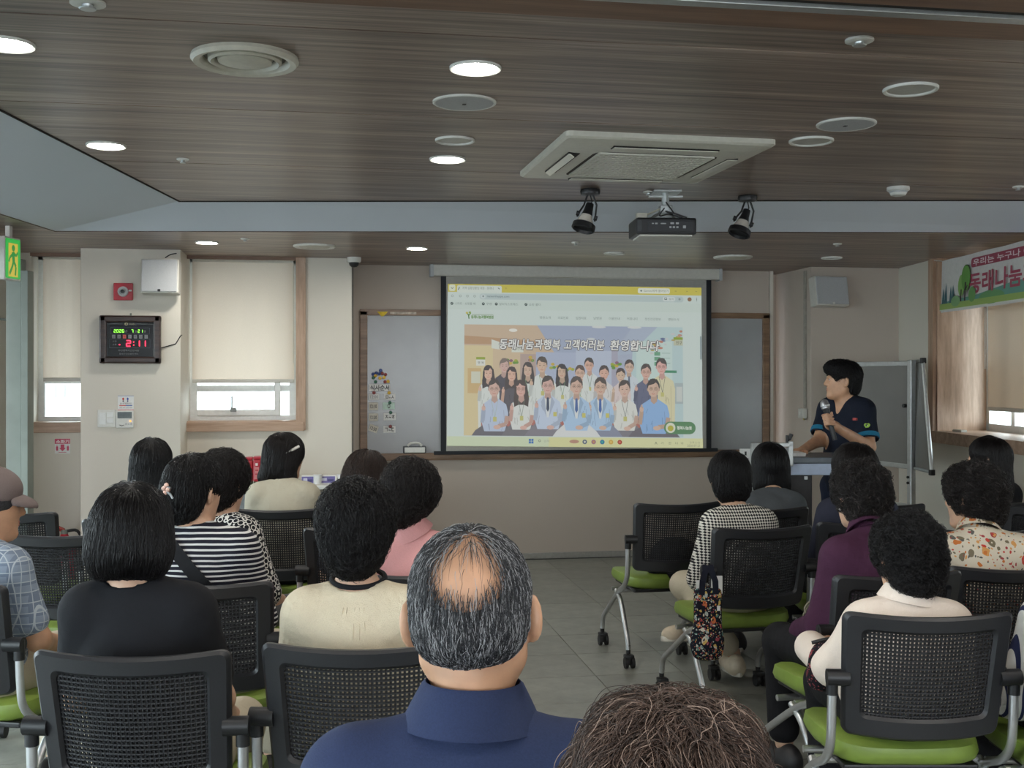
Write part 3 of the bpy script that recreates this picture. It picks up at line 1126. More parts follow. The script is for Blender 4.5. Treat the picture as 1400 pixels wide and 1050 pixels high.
# projection screen ---------------------------------------------------
YS = YF - 0.10
ps = thing('projection_screen', 'pull-down projection screen showing a web page with a group photo', 'screen', (2.15, YS, 2.4))
q = Vector((2.15, YS, 2.4))
a, b = PY(590, 374, YS), PY(983, 379, YS)
zc = (PY(780, 364, YS).z + PY(780, 381, YS).z) / 2
MB().box(((a.x + b.x) / 2 - q.x, 0, zc - q.z), (b.x - a.x, .09, .095), .012).build('housing', 'off_white', ps)
MB().box((a.x - q.x, 0, zc - q.z), (.03, .1, .11), .006).build('end_cap', 'speaker_grey', ps)
MB().box((b.x - q.x, 0, zc - q.z), (.03, .1, .11), .006).build('end_cap', 'speaker_grey', ps)
sa, sb = PY(603, 500, YS).x, PY(972, 500, YS).x
zs0, zs1 = PY(780, 616, YS).z, zc
MB().box(((sa + sb) / 2 - q.x, 0, (zs0 + zs1) / 2 - q.z), (sb - sa, .002, zs1 - zs0)).build('cloth', 'screen_fabric', ps)
bd = MB()
for x in (sa + .02, sb - .02):
    MB().box((x - q.x, -.0015, (zs0 + zs1) / 2 - q.z), (.045, .002, zs1 - zs0)).build('black_border', 'screen_black', ps)
MB().box(((sa + sb) / 2 - q.x, 0, zs0 - q.z - .008), (sb - sa + .12, .026, .03), .006).build('weight_bar', 'screen_black', ps)
# what the projector shows: page drawn in a 1400 x 1050 grid laid on the screen
ik = Ink()


def scr(x, y):
    p = PY(590 + x / 3.5, 350 + y / 3.5, YS)
    return (p.x - q.x, -.001, p.z - q.z)


W_ = (212, 224, 218)


def quad(x0, y0, x1, y1, col, l, r=0, tilt=0.012):
    i0 = len(ik.v)
    ik.rect(x0, y0, x1, y1, col, l, r)


def sk(x, y):
    """page coordinates 0..1 -> the slightly keystoned image"""
    top = 133 + (152 - 133) * x
    bot = 908 + (919 - 908) * x
    l = 78 + (73 - 78) * y
    r = 1291 + (1297 - 1291) * y
    return (l + (r - l) * x, top + (bot - top) * y)


PG = Ink()
_scr0 = scr


def page(x, y):
    u, v = (x - 78) / (1291 - 78), (y - 140) / (912 - 140)
    return _scr0(*sk(u, v))


R = PG.rect
R(78, 140, 1291, 912, (206, 220, 212), 0)
R(78, 260, 1291, 866, (210, 223, 217), 1)
R(78, 140, 1291, 178, (206, 196, 92), 1)
R(84, 143, 114, 174, (222, 228, 206), 2, 8)
PG.line([(93, 156), (99, 163), (105, 156)], 3, (110, 120, 110), 3)
R(122, 146, 336, 182, (216, 226, 216), 2, 8)
PG.text('지역 갈등상황임 대응 - 동래나', 148, 152, 150, 13, (120, 132, 124), 3)
PG.line([(128, 168), (134, 154)], 4, (96, 104, 100), 3)
PG.line([(318, 156), (326, 162)], 4, (110, 116, 110), 3)
PG.text('+', 352, 152, 9, 10, (150, 146, 90), 3)
R(987, 146, 1140, 172, (226, 232, 216), 2, 8)
PG.ell(1003, 159, 5, 4, (110, 120, 116), 3)
PG.text('Gemini에게 물어보기', 1015, 152, 118, 13, (130, 138, 130), 3)
for x in (1168, 1222, 1266):
    R(x - 4, 157, x + 4, 160, (150, 146, 92), 3)
R(78, 178, 1291, 216, (208, 222, 216), 2)
for x in (100, 138, 172, 206):
    PG.ell(x, 197, 6, 6, (158, 170, 164), 3)
    PG.ell(x, 197, 3.6, 3.6, (208, 222, 216), 4)
R(230, 184, 1205, 212, (190, 206, 204), 3, 13)
PG.ell(247, 198, 12, 11, (206, 218, 216), 4)
PG.ell(247, 197, 4, 4, (120, 134, 130), 5)
PG.text('nanumhappy.com', 266, 191, 106, 13, (96, 112, 112), 4)
R(1106, 186, 1165, 208, (216, 226, 222), 4, 9)
R(1114, 190, 1126, 201, (70, 84, 86), 5)
R(1116, 192, 1124, 198, (216, 226, 222), 6)
PG.text('설치', 1134, 191, 24, 11, (130, 142, 138), 5)
PG.ell(1186, 197, 6, 6, (146, 158, 154), 4, 5)
PG.ell(1234, 197, 10, 10, (150, 116, 88), 4)
for k in (-6, 0, 6):
    PG.ell(1268, 197 + k, 2, 2, (90, 100, 96), 4)
for x, t, wd in ((98, '스마트 · 쇼핑몰 배', 98), (248, '쿠팡', 28), (310, '알리익스프레스', 90), (452, '쇼핑 폴더', 56)):
    PG.ell(x, 233, 7, 7, (70, 82, 80), 3)
    PG.line([(x - 3, 233), (x + 3, 230)], 2.5, (206, 220, 214), 4)
    PG.text(t, x + 14, 227, wd, 12, (122, 136, 132), 3)
# site header
PG.line([(180, 305), (178, 288), (170, 276)], 5, (86, 128, 66), 3)
PG.line([(178, 290), (188, 278)], 5, (120, 160, 70), 3)
PG.ell(170, 277, 6, 5, (206, 196, 92), 4)
PG.ell(184, 275, 6, 5, (150, 176, 84), 4)
R(194, 283, 296, 285, (120, 150, 96), 3)
PG.text('동래나눔과행복병원', 190, 288, 106, 15, (104, 148, 72), 3, bold=1)
for x, t, wd in ((518, '병원소개', 52), (604, '의료진료', 50), (690, '입원치료', 50), (775, '낮병원', 38), (848, '이용안내', 52), (934, '커뮤니티', 50), (1020, '정신건강정보', 76), (1132, '병원소식', 50)):
    PG.text(t, x, 288, wd, 13, (124, 138, 134), 3)
def pale(c, k=.22):
    return tuple(a_ * (1 - k) + b_ * k for a_, b_ in zip(c, (206, 214, 212)))


# the photo on the page
X0, Y0, X1, Y1 = 158, 332, 1200, 862
R(X0, Y0, X1, Y1, pale((168, 178, 200)), 2)
PG.poly([(X0, Y0), (505, Y0), (560, 420), (600, 480), (X0, 480)], pale((206, 178, 146)), 3)
PG.poly([(X0, 385), (560, 410), (560, 425), (X0, 425)], (192, 160, 128), 4)
PG.ell(391, 357, 20, 8, (236, 236, 226), 5)
PG.poly([(505, Y0), (960, Y0), (860, 470), (600, 480)], pale((160, 172, 198)), 3)
PG.poly([(960, Y0), (1080, Y0), (985, 460), (880, 470)], (178, 190, 206), 3)
PG.poly([(1080, Y0), (X1, Y0), (X1, Y1), (940, Y1), (960, 455)], (190, 212, 212), 4)
PG.ell(762, 394, 20, 6, (206, 212, 214), 5)
for x in (800, 970):
    PG.ell(x, 336, 34, 6, (216, 222, 218), 5)
R(X0, 432, 295, Y1, pale((224, 204, 150)), 4)
R(295, 425, 425, Y1, pale((214, 188, 150)), 5)
R(425, 470, 500, Y1, (188, 170, 160), 5)
R(500, 460, 690, Y1, (180, 190, 210), 5)
R(690, 450, 860, Y1, (190, 200, 216), 5)
R(860, 450, 890, Y1, (176, 176, 190), 5)
R(175, 540, 240, 660, (210, 184, 136), 5)
R(192, 556, 236, 612, (214, 216, 196), 6)
R(215, 487, 258, 528, (224, 228, 218), 6)
R(215, 487, 258, 499, (160, 176, 84), 7)
PG.text('행 복', 222, 508, 30, 12, (110, 116, 110), 7)
PG.poly([(288, 402), (326, 414), (326, 450), (288, 444)], (220, 226, 214), 6)
R(384, 425, 440, 462, (220, 226, 214), 6)
R(384, 425, 440, 433, (160, 176, 84), 7)
PG.text('접수안내', 392, 440, 40, 12, (120, 126, 120), 7)
R(978, 400, 1150, 640, (202, 222, 216), 6)
for k in range(3):
    R(1064, 452 + 24 * k, 1092, 470 + 24 * k, (120, 170, 140), 7)
    R(1100, 456 + 24 * k, 1140, 459 + 24 * k, (160, 186, 178), 7)
R(1090, 540, 1170, 552, (90, 150, 120), 8)
R(1090, 552, 1104, 620, (110, 164, 136), 8)
R(1156, 380, X1, 392, (150, 172, 72), 7)
R(1156, 392, X1, 420, (196, 200, 176), 7)
PG.text('친구', 1168, 398, 28, 18, (90, 96, 86), 8)
rr = random.Random(4)
for k in range(26):
    t = rr.random()
    PG.ell(1040 + 150 * t + rr.uniform(-12, 12), 440 - 92 * t + rr.uniform(-14, 26), rr.uniform(6, 13), rr.uniform(3, 6),
           rr.choice([(196, 140, 120), (120, 130, 160), (206, 206, 206), (186, 170, 110), (150, 110, 100)]), 8)
R(1160, 600, X1, 700, (176, 190, 190), 7)
R(1168, 618, 1196, 690, (206, 212, 206), 8)
for x, y in ((370, 500), (395, 505), (590, 525), (660, 540), (880, 520), (900, 512), (478, 490)):
    for k in range(4):
        PG.ell(x + rr.uniform(-18, 18), y + rr.uniform(-8, 12), 9, 7, rr.choice([(170, 180, 90), (206, 180, 90), (150, 110, 130), (120, 160, 90)]), 7)


def folk(cx, cy, s, shirt, hair, L, wide=1.0, seated=False, long_hair=False, tie=None, lany=None, pants=(96, 92, 100), jacket=None, bottom=862):
    r_ = random.Random(int(cx * 7 + cy))
    shirt, hair, pants = pale(shirt, .1), pale(hair, .2), pale(pants, .2)
    skin_ = pale((222 + r_.uniform(-8, 6), 184 + r_.uniform(-8, 6), 164 + r_.uniform(-8, 6)), .12)
    skin_d = tuple(x * .9 for x in skin_)
    fold = tuple(x * .88 for x in shirt)
    lean_ = r_.uniform(-3, 3)
    w2 = 50 * s * wide
    yb = bottom if not seated else cy + 178 * s
    top = cy + 46 * s
    if seated:
        PG.poly([(cx - w2 * .9, yb - 26 * s), (cx + w2 * .9, yb - 26 * s), (cx + w2 * 1.5, bottom - 26), (cx + w2 * 1.8, bottom), (cx - w2 * 1.8, bottom), (cx - w2 * 1.5, bottom - 26)], pants, L)
    PG.poly([(cx - 13 * s, top - 6 * s), (cx + 13 * s, top - 6 * s), (cx + w2 * .5, top + 4 * s), (cx + w2 * .92, top + 20 * s), (cx + w2 * 1.08, top + 56 * s), (cx + w2 * 1.02, yb - 40 * s),
             (cx + w2 * .8, yb), (cx - w2 * .8, yb), (cx - w2 * 1.02, yb - 40 * s), (cx - w2 * 1.08, top + 56 * s), (cx - w2 * .92, top + 20 * s), (cx - w2 * .5, top + 4 * s)], shirt, L + 1)
    for k in range(7):
        x0, y0 = cx + r_.uniform(-.8, .8) * w2, top + r_.uniform(30, 110) * s
        PG.line([(x0, y0), (x0 + r_.uniform(-9, 9) * s, y0 + r_.uniform(14, 34) * s)], r_.uniform(2, 4) * s, fold, L + 1.2)
    for e_ in (-1, 1):
        PG.line([(cx + e_ * w2 * .72, top + 44 * s), (cx + e_ * w2 * .78, yb - 44 * s)], 2.4 * s, fold, L + 1.3)
    if jacket:
        PG.poly([(cx - 14 * s, top - 4 * s), (cx + 14 * s, top - 4 * s), (cx + 4 * s, top + 84 * s), (cx - 4 * s, top + 84 * s)], (222, 227, 226), L + 2)
        for e_ in (-1, 1):
            PG.poly([(cx + e_ * 14 * s, top - 4 * s), (cx + e_ * 28 * s, top + 22 * s), (cx + e_ * 5 * s, top + 84 * s)], fold, L + 2.1)
        PG.rect(cx + 22 * s, top + 62 * s, cx + 36 * s, top + 80 * s, (204, 200, 120), L + 2.3)
    if long_hair:
        PG.poly([(cx - 24 * s, cy - 20 * s), (cx + 24 * s, cy - 20 * s), (cx + 33 * s, cy + 40 * s), (cx + 30 * s, cy + 78 * s), (cx + 12 * s, cy + 70 * s), (cx - 12 * s, cy + 70 * s), (cx - 31 * s, cy + 80 * s), (cx - 33 * s, cy + 40 * s)], hair, L + 1.5)
    PG.poly([(cx - 10 * s, cy + 22 * s), (cx + 10 * s, cy + 22 * s), (cx + 13 * s, top + 4 * s), (cx, top + 16 * s), (cx - 13 * s, top + 4 * s)], skin_d, L + 2.2)
    if tie:
        PG.poly([(cx - 4 * s, top + 4), (cx + 4 * s, top + 4), (cx + 6 * s, top + 50 * s), (cx, top + 62 * s), (cx - 6 * s, top + 50 * s)], pale(tie, .12), L + 3)
    if lany:
        PG.line([(cx - 14 * s, top), (cx + 2, top + 74 * s)], 2.0, pale(lany, .2), L + 3)
        PG.line([(cx + 14 * s, top), (cx + 2, top + 74 * s)], 2.0, pale(lany, .2), L + 3)
        PG.rect(cx - 6 * s, top + 72 * s, cx + 9 * s, top + 92 * s, (200, 198, 130), L + 3.2)
    hx = cx + lean_
    PG.ell(hx, cy - 8 * s, 25 * s, 32 * s, hair, L + 2.5)
    for e_ in (-1, 1):
        PG.ell(hx + e_ * 21.5 * s, cy + 4 * s, 4 * s, 7 * s, skin_d, L + 2.6, 8)
    PG.poly([(hx - 21 * s, cy - 14 * s), (hx - 10 * s, cy - 24 * s), (hx + 10 * s, cy - 24 * s), (hx + 21 * s, cy - 14 * s), (hx + 21 * s, cy + 8 * s), (hx + 16 * s, cy + 24 * s), (hx + 7 * s, cy + 33 * s), (hx - 7 * s, cy + 33 * s), (hx - 16 * s, cy + 24 * s), (hx - 21 * s, cy + 8 * s)], skin_, L + 3.5)
    PG.poly([(hx + 8 * s, cy - 20 * s), (hx + 21 * s, cy - 12 * s), (hx + 21 * s, cy + 8 * s), (hx + 16 * s, cy + 24 * s), (hx + 8 * s, cy + 32 * s), (hx + 13 * s, cy + 6 * s)], tuple(x * .95 for x in skin_), L + 3.6)
    p_ = r_.uniform(-12, 12)
    PG.poly([(hx - 22.5 * s, cy + 2 * s), (hx - 19 * s, cy - 12 * s), (hx + (p_ - 8) * s, cy - (18 if not long_hair else 12) * s), (hx + p_ * s, cy - 24 * s), (hx + (p_ + 8) * s, cy - 15 * s), (hx + 19 * s, cy - 11 * s), (hx + 22.5 * s, cy + 2 * s), (hx + 24 * s, cy - 18 * s), (hx + 14 * s, cy - 37 * s), (hx - 12 * s, cy - 38 * s), (hx - 24 * s, cy - 18 * s)], hair, L + 4)
    if long_hair:
        for e_ in (-1, 1):
            PG.line([(hx + e_ * 22 * s, cy - 8 * s), (hx + e_ * 24 * s, cy + 26 * s), (hx + e_ * 27 * s, cy + 62 * s)], 9 * s, hair, L + 4)
    ink_ = tuple(x * .55 for x in skin_)
    for e_ in (-1, 1):
        PG.ell(hx + e_ * 9 * s, cy + 2 * s, 4.4 * s, 1.5 * s, ink_, L + 4.2, 8)
        PG.line([(hx + e_ * 4 * s, cy - 5 * s), (hx + e_ * 14 * s, cy - 5.5 * s)], 1.8 * s, tuple(x * .7 for x in skin_), L + 4.2)
        if r_.random() < .35 and e_ == -1 or tie and e_ == 1:
            for q_ in (-1, 1):
                for aa in range(8):
                    t0_, t1_ = aa * .785, (aa + 1) * .785
                    PG.line([(hx + q_ * 9 * s + 7 * s * math.cos(t0_), cy + 2 * s + 5 * s * math.sin(t0_)), (hx + q_ * 9 * s + 7 * s * math.cos(t1_), cy + 2 * s + 5 * s * math.sin(t1_))], 1.2 * s, ink_, L + 4.3)
    PG.line([(hx + 1 * s, cy + 6 * s), (hx + 2.5 * s, cy + 13 * s), (hx - 2 * s, cy + 14 * s)], 1.4 * s, tuple(x * .86 for x in skin_), L + 4.2)
    PG.line([(hx - 7 * s, cy + 20 * s), (hx, cy + 22.5 * s), (hx + 7 * s, cy + 20 * s)], 2.6 * s, (198, 132, 124), L + 4.2)
    # raised hand with two crossed fingers, forearm below it
    hx2, hy2 = cx - w2 * .86, top + 36 * s
    PG.line([(cx - w2 * .98, top + 96 * s), (hx2, hy2 + 8 * s)], 15 * s, skin_d if r_.random() < .5 else fold, L + 3.8)
    PG.ell(hx2, hy2, 8 * s, 11 * s, skin_, L + 4)
    PG.line([(hx2 - 2 * s, hy2 - 4 * s), (hx2 + 2 * s, hy2 - 18 * s)], 5 * s, skin_, L + 4)
    PG.line([(hx2 + 4 * s, hy2 - 4 * s), (hx2 - 2 * s, hy2 - 16 * s)], 4 * s, skin_d, L + 4.1)
    if seated:
        PG.line([(cx + w2 * 1.0, yb - 64 * s), (cx + w2 * .9, yb - 30 * s), (cx + w2 * .3, bottom - 40 * s)], 17 * s, skin_d if tie is None else fold, L + 3.6)
        PG.ell(cx + w2 * .2, bottom - 36 * s, 15 * s, 9 * s, skin_, L + 4)


WH = (222, 228, 222)
for a_ in [(1100, 522, 1.05, (222, 216, 176), (70, 62, 60), 10, 1.1, False, False, None, (90, 96, 90)),
           (943, 525, .9, (206, 216, 222), (70, 60, 58), 10, 1, False, False, (100, 110, 130)),
           (755, 518, .9, (218, 224, 222), (66, 58, 56), 10, 1, False, False, None, (110, 140, 110)),
           (347, 528, .95, (86, 84, 92), (120, 104, 96), 10, 1.05),
           (530, 522, 1.05, WH, (76, 66, 60), 16, 1.15, False, False, None, (130, 160, 110)),
           (1022, 548, 1.0, (104, 108, 132), (72, 62, 60), 16, 1.05),
           (462, 545, .95, WH, (66, 58, 58), 16, 1, False, True, None, (120, 160, 110)),
           (275, 562, .95, WH, (60, 52, 54), 16, 1, False, True, None, None),
           (625, 552, .95, WH, (56, 50, 52), 16, 1, False, True, None, (110, 150, 110)),
           (383, 568, .95, (96, 92, 98), (64, 54, 54), 22, .95, False, True),
           (708, 556, .95, WH, (88, 70, 64), 22, .95, False, False, None, (120, 150, 110)),
           (822, 556, .95, (220, 218, 214), (72, 60, 58), 22, .95),
           (905, 566, .9, (222, 206, 202), (72, 60, 58), 22, .95)]:
    folk(*a_)
R(240, 780, 1000, 862, pale((176, 96, 84)), 27)
for a_ in [(303, 636, 1.15, (190, 204, 226), (66, 56, 54), 28, 1.05, True, False, None, (170, 190, 170)),
           (430, 636, 1.1, (224, 228, 222), (68, 56, 54), 34, .95, True, True, None, (110, 130, 110), (110, 106, 112)),
           (922, 632, 1.12, (224, 226, 218), (70, 60, 58), 28, 1, True, False, None, (90, 100, 96), (120, 116, 124)),
           (556, 618, 1.18, (198, 212, 232), (70, 62, 60), 36, 1.05, True, False, (64, 74, 96), None, (126, 120, 130), 1),
           (805, 622, 1.18, (176, 206, 234), (76, 66, 62), 36, 1.0, True, False, (70, 104, 170), None, (130, 136, 158), 1),
           (692, 620, 1.2, (176, 206, 234), (80, 68, 64), 42, 1.05, True, False, (76, 104, 160), None, (226, 228, 226), 1),
           (1060, 628, 1.22, (146, 184, 228), (58, 52, 52), 42, 1.12, True, False, None, None, (100, 94, 102))]:
    folk(*a_)
# headline, lettering outlined in dark
for t, xx, wd in (('동래나눔과행복', 322, 288), ('고객여러분', 630, 190), ('환영합니다', 850, 232)):
    for dx, dy in ((-3, 0), (3, 0), (0, -3), (0, 3), (2, 4)):
        PG.text(t, xx + dx, 398 + dy, wd, 48, (112, 108, 112), 52, slant=.12, bold=2)
    PG.text(t, xx, 398, wd, 48, (238, 240, 234), 54, slant=.12, bold=2)
# chat button, scroll bar, task bar
R(1107, 786, 1257, 846, (104, 146, 108), 52, 29)
PG.ell(1138, 816, 23, 25, (222, 226, 206), 53)
PG.ell(1138, 818, 14, 14, (190, 186, 84), 54)
PG.text('행복나눔봇', 1168, 807, 70, 17, (232, 238, 226), 54, bold=1)
R(1281, 374, 1288, 486, (140, 156, 160), 52, 3)
R(78, 866, 1291, 912, (222, 222, 168), 51)
R(78, 866, 560, 912, (210, 222, 190), 51.5)
R(900, 866, 1291, 912, (222, 224, 176), 51.5)
for i in range(2):
    for j in range(2):
        R(466 + 12 * i, 875 + 12 * j, 476 + 12 * i, 885 + 12 * j, (70, 120, 190), 52)
PG.ell(517, 884, 6, 6, (120, 130, 120), 52)
PG.ell(517, 884, 3.6, 3.6, (214, 222, 186), 53)
PG.text('검색', 537, 879, 26, 12, (170, 176, 160), 52)
PG.ell(681, 886, 23, 9, (190, 150, 130), 52)
for x, c, c2 in ((731, (96, 110, 130), (220, 220, 200)), (773, (170, 120, 140), (206, 160, 100)), (814, (60, 130, 170), (90, 180, 160)), (855, (214, 180, 92), (230, 200, 120)), (897, (180, 80, 66), (220, 130, 110))):
    PG.ell(x, 887, 11, 11, c, 52)
    PG.ell(x, 887, 5, 5, c2, 53)
for x, t in ((1062, '^'), (1092, '가'), (1128, '한'), (1160, '다'), (1186, '아')):
    PG.text(t, x, 884, 13, 12, (110, 116, 100), 52)
PG.text('오후 2:12', 1228, 880, 48, 11, (140, 144, 120), 52)
PG.text('2026-07-21', 1216, 895, 60, 11, (140, 144, 120), 52)
PG.build('projected_page', page, 'projected_image', ps, step=0.00018)

# conduit, sockets on the right pillar -------------------------------
p = P(1102, 565, 9.4)
o = thing('wall_conduit', 'grey conduit running down the lit pillar edge to a switch box', 'conduit', (cx0 - .012, 9.14, 1.2))
MB().box((0, 0, .62), (.02, .028, 1.27), .004).build('pipe', mat('conduit_grey', (150, 146, 136), 0.5), o)
MB().box((-.02, .0, PY(1099, 565, 9.14).z - 1.2), (.05, .09, .085), .008).build('switch_box', 'off_white', o)
MB().box((-.047, .0, PY(1099, 565, 9.14).z - 1.2), (.008, .03, .03), .003).build('switch', 'white_plastic', o)
MB().tube([(-.01, 0, -.02), (-.02, -.01, .04), (-.005, 0, .07)], .005, 6).build('wire', mat('wire_yellow', (190, 170, 80), 0.5), o)
p = PY(1069, 579, 9.78)
o = thing('wall_outlet', 'cream outlet plate on the recess beside the whiteboard end', 'outlet', (p.x, 9.8, p.z))
MB().box((0, -.006, 0), (.075, .012, .13), .004).build('plate', 'off_white', o)
MB().box((0, -.014, 0), (.045, .006, .05), .003).build('cover', 'white_plastic', o)


# wall speakers ------------------------------------------------------
def wall_speaker(px0, py0, px1, py1, Y, label, tilt, turn):
    a, b = PY(px0, py0, Y - .14), PY(px1, py1, Y - .14)
    wd, hh = b.x - a.x, a.z - b.z
    o = thing('wall_speaker', label, 'speaker', ((a.x + b.x) / 2, Y, (a.z + b.z) / 2), 0, 'square wall speakers')
    M = Matrix.Translation((0, -.11, 0)) @ Euler((tilt, 0, turn)).to_matrix().to_4x4()
    MB().box((0, 0.02, 0), (wd, .1, hh), .012, M=M).build('cabinet', 'off_white', o)
    MB().box((0, -.034, 0), (wd - .02, .012, hh - .02), .005, M=M).build('grille', 'speaker_grey', o)
    MB().box((0, -.042, -hh * .43), (.02, .006, .018), .002, M=M).build('badge', 'black_plastic' if turn < .05 else 'white_plastic', o)
    MB().tube([(0, 0, hh * .1), (0, -.06, hh * .1)], .02, 8).build('bracket', 'black_plastic', o)
    return o


sp = wall_speaker(192, 353, 245, 402, 8.6, 'square grey wall speaker on the clock pillar', -.12, -.06)
MB().tube([(.03, -.08, .14), (.06, -.02, .17), (.10, -.005, .18)], .004, 6, sub=4).build('wire', 'black_plastic', sp)
wall_speaker(1113, 377, 1161, 419, 9.05, 'square grey wall speaker on the right pillar', -.16, .10)

# things on the left pillar ------------------------------------------
YP = 8.6
p = PY(169, 399, YP)
o = thing('fire_alarm', 'red square fire alarm above the clock', 'alarm', (p.x, YP, p.z))
MB().box((0, -.012, 0), (.135, .024, .125), .006).build('plate', 'alarm_red', o)
MB().lathe([(.038, 0), (.036, .016), (.026, .02), (.02, .014), (0, .012)], c=(0, -.024, 0), n=20, M=Matrix.Rotation(math.pi / 2, 4, 'X')).build('horn', 'speaker_grey', o, True)
MB().lathe([(.014, 0), (.014, .02), (0, .022)], c=(0, -.034, 0), n=14, M=Matrix.Rotation(math.pi / 2, 4, 'X')).build('button', 'black_plastic', o, True)
MB().box((.05, -.028, .008), (.02, .008, .012), .002).build('lamp', 'white_plastic', o)

a, b = PY(136, 431, YP - .03), PY(220, 497, YP - .03)
cw, ch_ = b.x - a.x, a.z - b.z
ck = thing('digital_wall_clock', 'dark wooden framed digital clock with red and green digits', 'clock', ((a.x + b.x) / 2, YP, (a.z + b.z) / 2))
f = MB()
fw_ = .05
for s in (-1, 1):
    f.box((s * (cw / 2 - fw_ / 2), -.025, 0), (fw_, .05, ch_), .012)
    f.box((0, -.025, s * (ch_ / 2 - fw_ / 2)), (cw, .05, fw_), .012)
f.build('frame', 'clock_wood', ck)
MB().box((0, -.012, 0), (cw - .06, .02, ch_ - .06)).build('face', mat('clock_face', (16, 18, 26), 0.15), ck)
ik = Ink()
ik.rect(88, 132, 466, 134, (150, 150, 148), 0)
ik.rect(88, 392, 466, 394, (150, 150, 148), 0)
ik.rect(88, 132, 90, 394, (150, 150, 148), 0)
ik.rect(464, 132, 466, 394, (150, 150, 148), 0)
ik.rect(222, 124, 330, 142, (16, 18, 26), 1)
ik.ell(248, 133, 15, 11, (190, 176, 130), 2)
ik.ell(250, 133, 7, 5, (16, 18, 26), 3)
ik.text('HAN', 272, 126, 48, 14, (176, 166, 130), 2)
for y0, y1, xa, xb in ((162, 212, 118, 434), (252, 322, 114, 438)):
    for r_ in ((xa, y0, xb, y0 + 2), (xa, y1, xb, y1 + 2), (xa, y0, xa + 2, y1), (xb, y0, xb + 2, y1)):
        ik.rect(*r_, (70, 76, 84), 1)
for i, d in enumerate('일월화수목금토'):
    xx = 134 + i * 43.5
    ik.rect(xx, 219, xx + 26, 247, (120, 120, 122) if i != 2 else (205, 70, 66), 1)
    ik.text(d, xx + 5, 224, 16, 18, (24, 26, 32), 2)
ik.text('년', 236, 181, 20, 18, (130, 130, 126), 1)
ik.text('월', 314, 181, 18, 18, (130, 130, 126), 1)
ik.text('일', 386, 181, 18, 18, (130, 130, 126), 1)
ik.text('오전', 138, 264, 32, 14, (100, 100, 100), 1)
ik.text('오후', 138, 290, 32, 14, (120, 120, 120), 1)
ik.text('부산광역시건강사랑', 184, 335, 168, 16, (110, 112, 112), 1)
ik.text('동래구건강증진센터', 192, 362, 152, 16, (104, 106, 106), 1)
CL = lambda x, y: ((x - 282) / 500 * cw / .984, -.0225, -(y - 256) / 384 * ch_ / .99)
ik.build('clock_print', CL, 'print_gloss', ck)
SEG = {'0': 'abcdef', '1': 'bc', '2': 'abged', '6': 'acdefg', '7': 'abc'}


def seg(ik, ch, x, y, wd, h, col, t):
    m = y + h / 2
    L = {'a': [(x, y), (x + wd, y)], 'b': [(x + wd, y), (x + wd, m)], 'c': [(x + wd, m), (x + wd, y + h)], 'd': [(x, y + h), (x + wd, y + h)], 'e': [(x, m), (x, y + h)], 'f': [(x, y), (x, m)], 'g': [(x, m), (x + wd, m)]}
    for s in SEG[ch]:
        ik.line(L[s], t, col, 2)


ld = Ink()
for i, c in enumerate('2026'):
    seg(ld, c, 150 + i * 22, 178, 13, 22, (120, 220, 60), 4)
seg(ld, '7', 290, 178, 13, 22, (120, 220, 60), 4)
seg(ld, '2', 342, 178, 12, 22, (120, 220, 60), 4)
seg(ld, '1', 366, 178, 12, 22, (120, 220, 60), 4)
for c, xx in (('2', 250), ('1', 322), ('1', 370)):
    seg(ld, c, xx, 265, 32, 44, (255, 40, 70), 9)
ld.ell(308, 276, 5, 5, (255, 40, 70), 2).ell(308, 300, 5, 5, (255, 40, 70), 2).ell(194, 297, 7, 5, (255, 40, 70), 2)
ld.build('led_digits', CL, 'led_digits', ck)
MB().tube([(cw / 2, -.01, -.06), (cw / 2 + .1, -.004, -.03), (px1 - ck.location.x, -.003, .03), (px1 - ck.location.x + .006, .02, .035)], .004, 6).build('power_cord', 'black_plastic', ck)
MB().box((.0, -.01, ch_ / 2 + .008), (.012, .012, .02), .003).build('hook', 'steel', ck)

p = PY(146, 572, YP)
o = thing('light_switch', 'white four-gang light switch left of the thermostat', 'switch', (p.x, YP, p.z))
MB().box((0, -.006, 0), (.125, .012, .128), .004).build('plate', 'white_plastic', o)
for sx, sz, h in ((-1, .0, .085), (1, .028, .036), (1, -.014, .036)):
    MB().box((sx * .026, -.014, sz), (.046, .006, h), .003).build('rocker', 'pvc_white', o)
p = PY(171, 573, YP)
o = thing('thermostat', 'white thermostat with a grey display right of the light switch', 'thermostat', (p.x, YP, p.z))
MB().box((0, -.009, 0), (.125, .018, .128), .006).build('plate', 'white_plastic', o)
MB().box((0, -.019, .03), (.10, .003, .045), .001).build('display', mat('lcd_grey', (92, 100, 102), 0.2), o)
MB().lathe([(.006, 0), (.005, .004), (0, .005)], c=(.04, -.018, -.014), n=10, M=Matrix.Rotation(math.pi / 2, 4, 'X')).build('power_lamp', emit_mat('orange_lamp', (255, 150, 60), 1.2), o)
for dx in (-.0, .018, .036):
    MB().box((dx + .01, -.019, -.035), (.012, .003, .01), .001).build('key', 'speaker_grey', o)
MB().tube([(-.035, -.019, -.042), (-.02, -.02, -.048), (-.005, -.019, -.042)], .002, 6).build('mark', 'black_plastic', o)
a, b = PY(161, 541, YP), PY(183, 561, YP)
o = thing('paper_notice', 'small printed notice with red and blue figures above the thermostat', 'notice', ((a.x + b.x) / 2, YP, (a.z + b.z) / 2))
wd, hh = b.x - a.x, a.z - b.z
MB().box((0, -.001, 0), (wd, .002, hh)).build('sheet', 'paper_white', o)
ik = Ink()
ik.rect(-.5, -.5, .5, -.47, (90, 110, 170), 0).rect(-.5, .44, .5, .5, (200, 130, 130), 0)
ik.ell(-.16, -.28, .06, .09, (200, 70, 60), 0).ell(.12, -.28, .06, .09, (60, 80, 160), 0)
